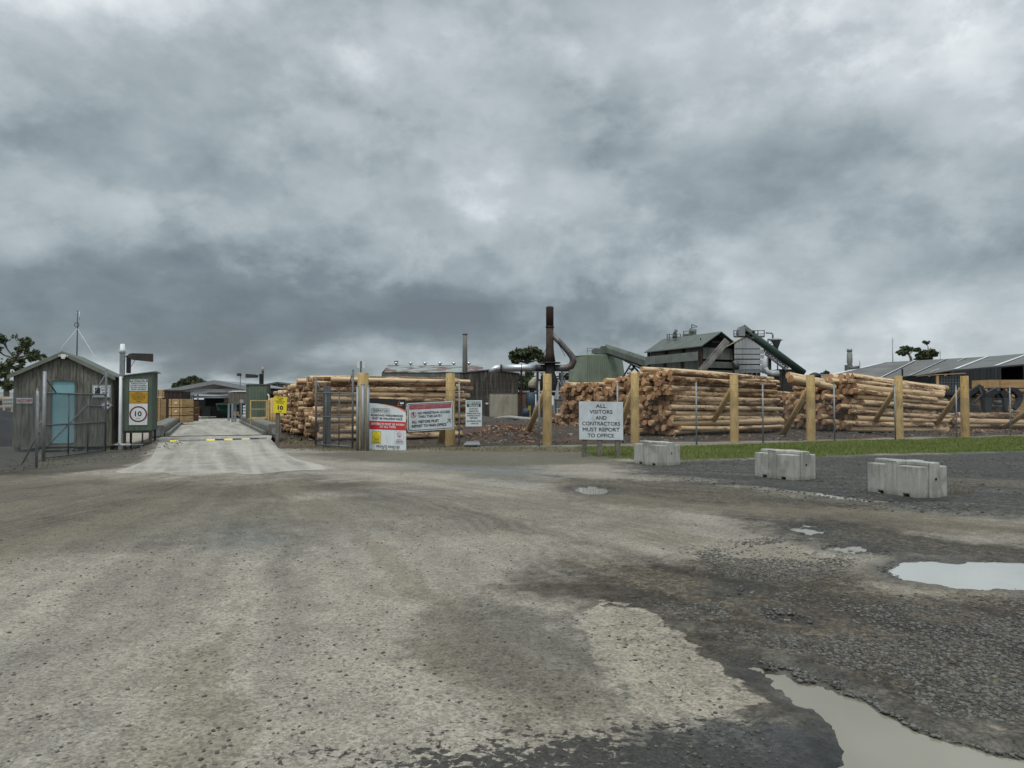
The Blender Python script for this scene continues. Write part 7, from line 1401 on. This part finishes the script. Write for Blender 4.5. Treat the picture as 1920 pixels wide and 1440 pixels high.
for i in range(0, 7):
    for f0 in ((0,) if i in (0, 6) else (0, .5)):
        if i == 6: break
        j = i + 1 if f0 else i; a = Ev[i].lerp(Ev[i + 1], f0); d = Rv[i].lerp(Rv[i + 1], f0); 
        if f0 and i not in (2,): continue
        w = (Ev[i + 1] - Ev[i]).normalized() * .8; n_ = Vector((0, 0, .06)); q0 = a.lerp(d, .02 if i > 2 else .06); q1 = a.lerp(d, .97)
        if i == 0: q0 = a.lerp(d, .3)
        mb = MB(); mb.add([q0 + n_, q0 + w + n_, q1 + w + n_, q1 + n_], [(0, 1, 2, 3)]); mb.build('roof_strip', M_skylight, r)
mb = MB(); a, b = Ev[3], Ev[4].lerp(Ev[5], .32); mid = Ev[4]
for q0, q1 in ((a, mid), (mid, b)): mb.corr((q0.x, q0.y + .3), (q1.x, q1.y + .3), 0, 4.92, .5, .06, ((0, 0), (.6, 0), (.65, 1), (.95, 1)))
mb.build('wall', mat('charcoal_timber_wall', (.055, .057, .06), (.035, .037, .04), .8, (3, 3, .2), .8, .2, c3=(.085, .088, .09)), r)
mb = MB(); wl = [Vector((v.x + 3, v.y + 14, 0)) for v in Ev]
for q0, q1 in zip(wl[:-1], wl[1:]): mb.quad(q0, q1, q1 + Vector((0, 0, 4.9)), q0 + Vector((0, 0, 4.9)))
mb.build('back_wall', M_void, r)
for f in (0.1, .4, .7): q = Ev[2].lerp(Ev[3], f); mb = MB(); mb.box2((q.x - .12, q.y + .4, 0), (q.x + .12, q.y + .6, 4.9)); mb.build('column', M_darksteel, r)
for i in range(5): q = Ev[2].lerp(Ev[3], .25 + .16 * i); mb = MB(); mb.tube([(q.x, q.y + .1, 4.65), (q.x, q.y - .05, 4.4)], [.12, .22], 10); mb.build('lamp', M_galv, r)
for q in (Ev[5], Ev[5].lerp(Ev[6], .5)): mb = MB(); mb.box2((q.x - .12, q.y + .4, 0), (q.x + .12, q.y + .6, 4.9)); mb.build('column', M_darksteel, r)
Yv = 118; c = P(1586.5, 0, Yv); s = Yv / FPX; zz_ = lambda py: P(0, py, Yv).z; r = thing('vent_stack', (c.x, Yv, 0), 'pale grey stepped vent stack left of the sawmill roof', 'vent stack'); mb = MB(); mb.box2((P(1580, 0, Yv).x, Yv, 0), (P(1590, 0, Yv).x, Yv + 1, zz_(684))); mb.build('base', M_concdk, r)
mb = MB(); mb.tube([(c.x, Yv + .4, zz_(685)), (c.x, Yv + .4, zz_(682)), (c.x, Yv + .4, zz_(680)), (c.x, Yv + .4, zz_(664)), (c.x, Yv + .4, zz_(662)), (c.x, Yv + .4, zz_(659))], [4 * s, 4 * s, 5 * s, 5 * s, 4 * s, 4.2 * s], 16); mb.build('pipe', mat('pale_stack_steel', (.27, .28, .26), (.21, .22, .20), 1), r); mb = MB(); mb.tube([(c.x, Yv + .4, zz_(659)), (c.x, Yv + .4, zz_(654))], 4.8 * s, 16); mb.build('cap', M_galv, r)
mb = MB(); mb.tube([P(1592, 690, Yv), P(1612, 688, Yv)], 2.6 * s, 12); mb.build('side_duct', M_greysteel, r)
for px, t_, b_, Y, lab in ((1674, 633, 682, 120, 'tall thin antenna mast behind the sawmill roof'), (1763, 657, 676, 130, 'short thin branched antenna on the sawmill roof'), (1612, 676, 690, 115, 'short stub aerial at the left end of the sawmill roof')):
    q = P(px, b_, Y); mb = MB(); mb.tube([(q.x, Y, 5), (q.x, Y, P(0, t_, Y).z)], [.11, .05], 6); mb.bar(P(px - 2, t_ + 5, Y), P(px + 2, t_ + 5, Y), .05, .05); mb.bar(P(px - 1.5, t_ + 9, Y), P(px + 1.5, t_ + 9, Y), .05, .05); single(mb, 'antenna_mast', M_galv, (q.x, Y, 5), lab, 'antenna')
simple('low_white_roof', 'low pale roof showing beyond the top of the middle log stack', 'roof', 1530, 1580, 703, 712, 130, 6, M_skylight, 0)
mb = MB(); q = P(1528, 704, 60); mb.tube([(q.x, 60, 0), (q.x, 60, q.z - .2)], .3, 12); mb.tube([(q.x, 60, q.z - .2), (q.x, 60, q.z + .1), (q.x, 60, q.z + .25)], [.5, .45, .12], 14); single(mb, 'dark_cowl', M_black, (q.x, 60, 0), 'round black cowl just above the yellow post in the middle stack', 'vent')
# ---- wheel loader
Yl = 48.; s = Yl / FPX
def lp(px, py, dy=0): return P(px, py, Yl + dy)
r = thing('log_loader', (lp(1810, 0).x, Yl + 1, 0), 'dark wheeled log loader with tan roofed cab and curved grapple', 'loader')
mb = MB(); box_px(mb, 1759, 1807, 705, 740, Yl + .15, 1.75); mb.build('cab', M_glass, r)
mb = MB(); mb.prism([lp(1753, 703.5, -.1), lp(1811, 700.5, -.1), lp(1811, 699, -.1), lp(1753, 702, -.1)][::-1], (0, 2.2, 0)); mb.build('cab_roof', M_loaderyel, r)
for px in (1758, 1807):
    for dy in (0, 1.9): mb = MB(); a = lp(px, 745, dy); b = lp(px, 703, dy); mb.box2((a.x - .07, a.y - .05, a.z), (a.x + .07, a.y + .05, b.z)); mb.build('cab_pillar', M_loaderyel if px < 1780 else M_loader, r)
mb = MB()
for k in range(1, 9): a, b = lp(1759 + k * 5.4, 738, .1), lp(1759 + k * 5.4, 706, .1); mb.bar(a, b, .025, .025)
for k in range(1, 6): mb.bar(lp(1759, 706 + k * 5.4, .09), lp(1807, 706 + k * 5.4, .09), .025, .025)
mb.build('guard_mesh', M_galvdk, r)
mb = MB(); box_px(mb, 1768, 1822, 738, 775, Yl + .3, 1.4); box_px(mb, 1735, 1769, 735, 770, Yl + .3, 1.4); mb.build('chassis', M_loader, r)
wr = .82
for px in (1752, 1804):
    for dy in (-.25, 1.95):
        c = lp(px, 0, dy); w = MB(); w.tube([(c.x, c.y - .25, wr), (c.x, c.y - .2, wr), (c.x, c.y + .2, wr), (c.x, c.y + .25, wr)], [wr * .82, wr, wr, wr * .82], 28); wh = w.build('wheel', M_tyre, r); w = MB(); w.tube([(c.x, c.y - .28, wr), (c.x, c.y - .24, wr)], .4, 20); w.tube([(c.x, c.y - .33, wr), (c.x, c.y - .27, wr)], .16, 12); w.build('rim', M_loader, wh)
for dy in (.3, 1.5):
    mb = MB(); mb.bar(lp(1812, 742, dy), lp(1838, 724, dy), .26, .3); mb.bar(lp(1838, 724, dy), lp(1849, 776, dy), .24, .28); mb.build('lift_arm', M_loader, r); mb = MB(); mb.tube([lp(1818, 765, dy - .15), lp(1842, 738, dy - .15)], .09, 10); mb.tube([lp(1836, 726, dy - .15), lp(1852, 770, dy - .15)], .07, 10); mb.build('hydraulic_ram', M_darksteel, r)
CLAW = [('grapple_arm', [(1849, 780), (1845.5, 765), (1845, 748), (1850, 736), (1862, 729), (1876, 726.5), (1880, 729), (1878.5, 734.5), (1866, 739), (1858, 748), (1856, 760), (1858, 770), (1863, 780), (1856, 781)]),
        ('grapple_claw', [(1874, 727), (1882, 729), (1889, 737), (1891.5, 748), (1888, 760), (1889, 768), (1893, 778), (1888, 776), (1883, 766), (1882, 756), (1880, 747), (1875, 738)]),
        ('grapple_claw', [(1892, 726), (1905, 727), (1914, 735), (1917, 748), (1912, 760), (1903, 770), (1900, 764), (1907, 752), (1906, 742), (1900, 735), (1892, 733)])]
for dy in (-.1, 1.9):
    for nm, pl in CLAW: mb = MB(); mb.prism([P(x_, y_, Yl - .1) + Vector((0, dy, 0)) for x_, y_ in pl][::-1], (0, .28, 0)); mb.build(nm, M_loader, r, bevel=.02)
mb = MB(); mb.tube([lp(1862, 755, .9), lp(1888, 755, .9)], .16, 10); mb.tube([lp(1858, 762, .9), lp(1880, 762, .9)], .12, 10); mb.tube([lp(1894, 736, .2), lp(1925, 736, .2)], .13, 10); mb.tube([lp(1870, 730, -.2), lp(1870, 730, 2)], .14, 10); mb.build('cross_tube', M_greysteel, r)
mb = MB(); mb.tube([lp(1770, 735, .5), lp(1770, 728, .5)], .08, 8); mb.box2(lp(1762, 741, -.02), lp(1800, 736, .1)); mb.build('engine_cover', M_loader, r)
# timber stacks behind the loader
Yk = 54
pack(1854, 1960, 712, 727.5, Yk, 2, 'long pack of pale sawn beams high behind the grapple', tagw=False, group='sawn timber stacks by the loader'); pack(1840, 1960, 729, 740, Yk, 2, 'second row of pale beams under the long pack behind the grapple', tagw=False, group='sawn timber stacks by the loader')
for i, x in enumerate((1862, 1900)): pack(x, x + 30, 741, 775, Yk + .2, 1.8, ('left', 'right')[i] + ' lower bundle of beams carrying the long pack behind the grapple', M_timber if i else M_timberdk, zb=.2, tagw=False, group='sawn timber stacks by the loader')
# ================================================================== finish: drop helper props
for o in EMPT:
    if '_org' in o: del o['_org']
for o in bpy.data.objects:
    if '_org' in o: del o['_org']
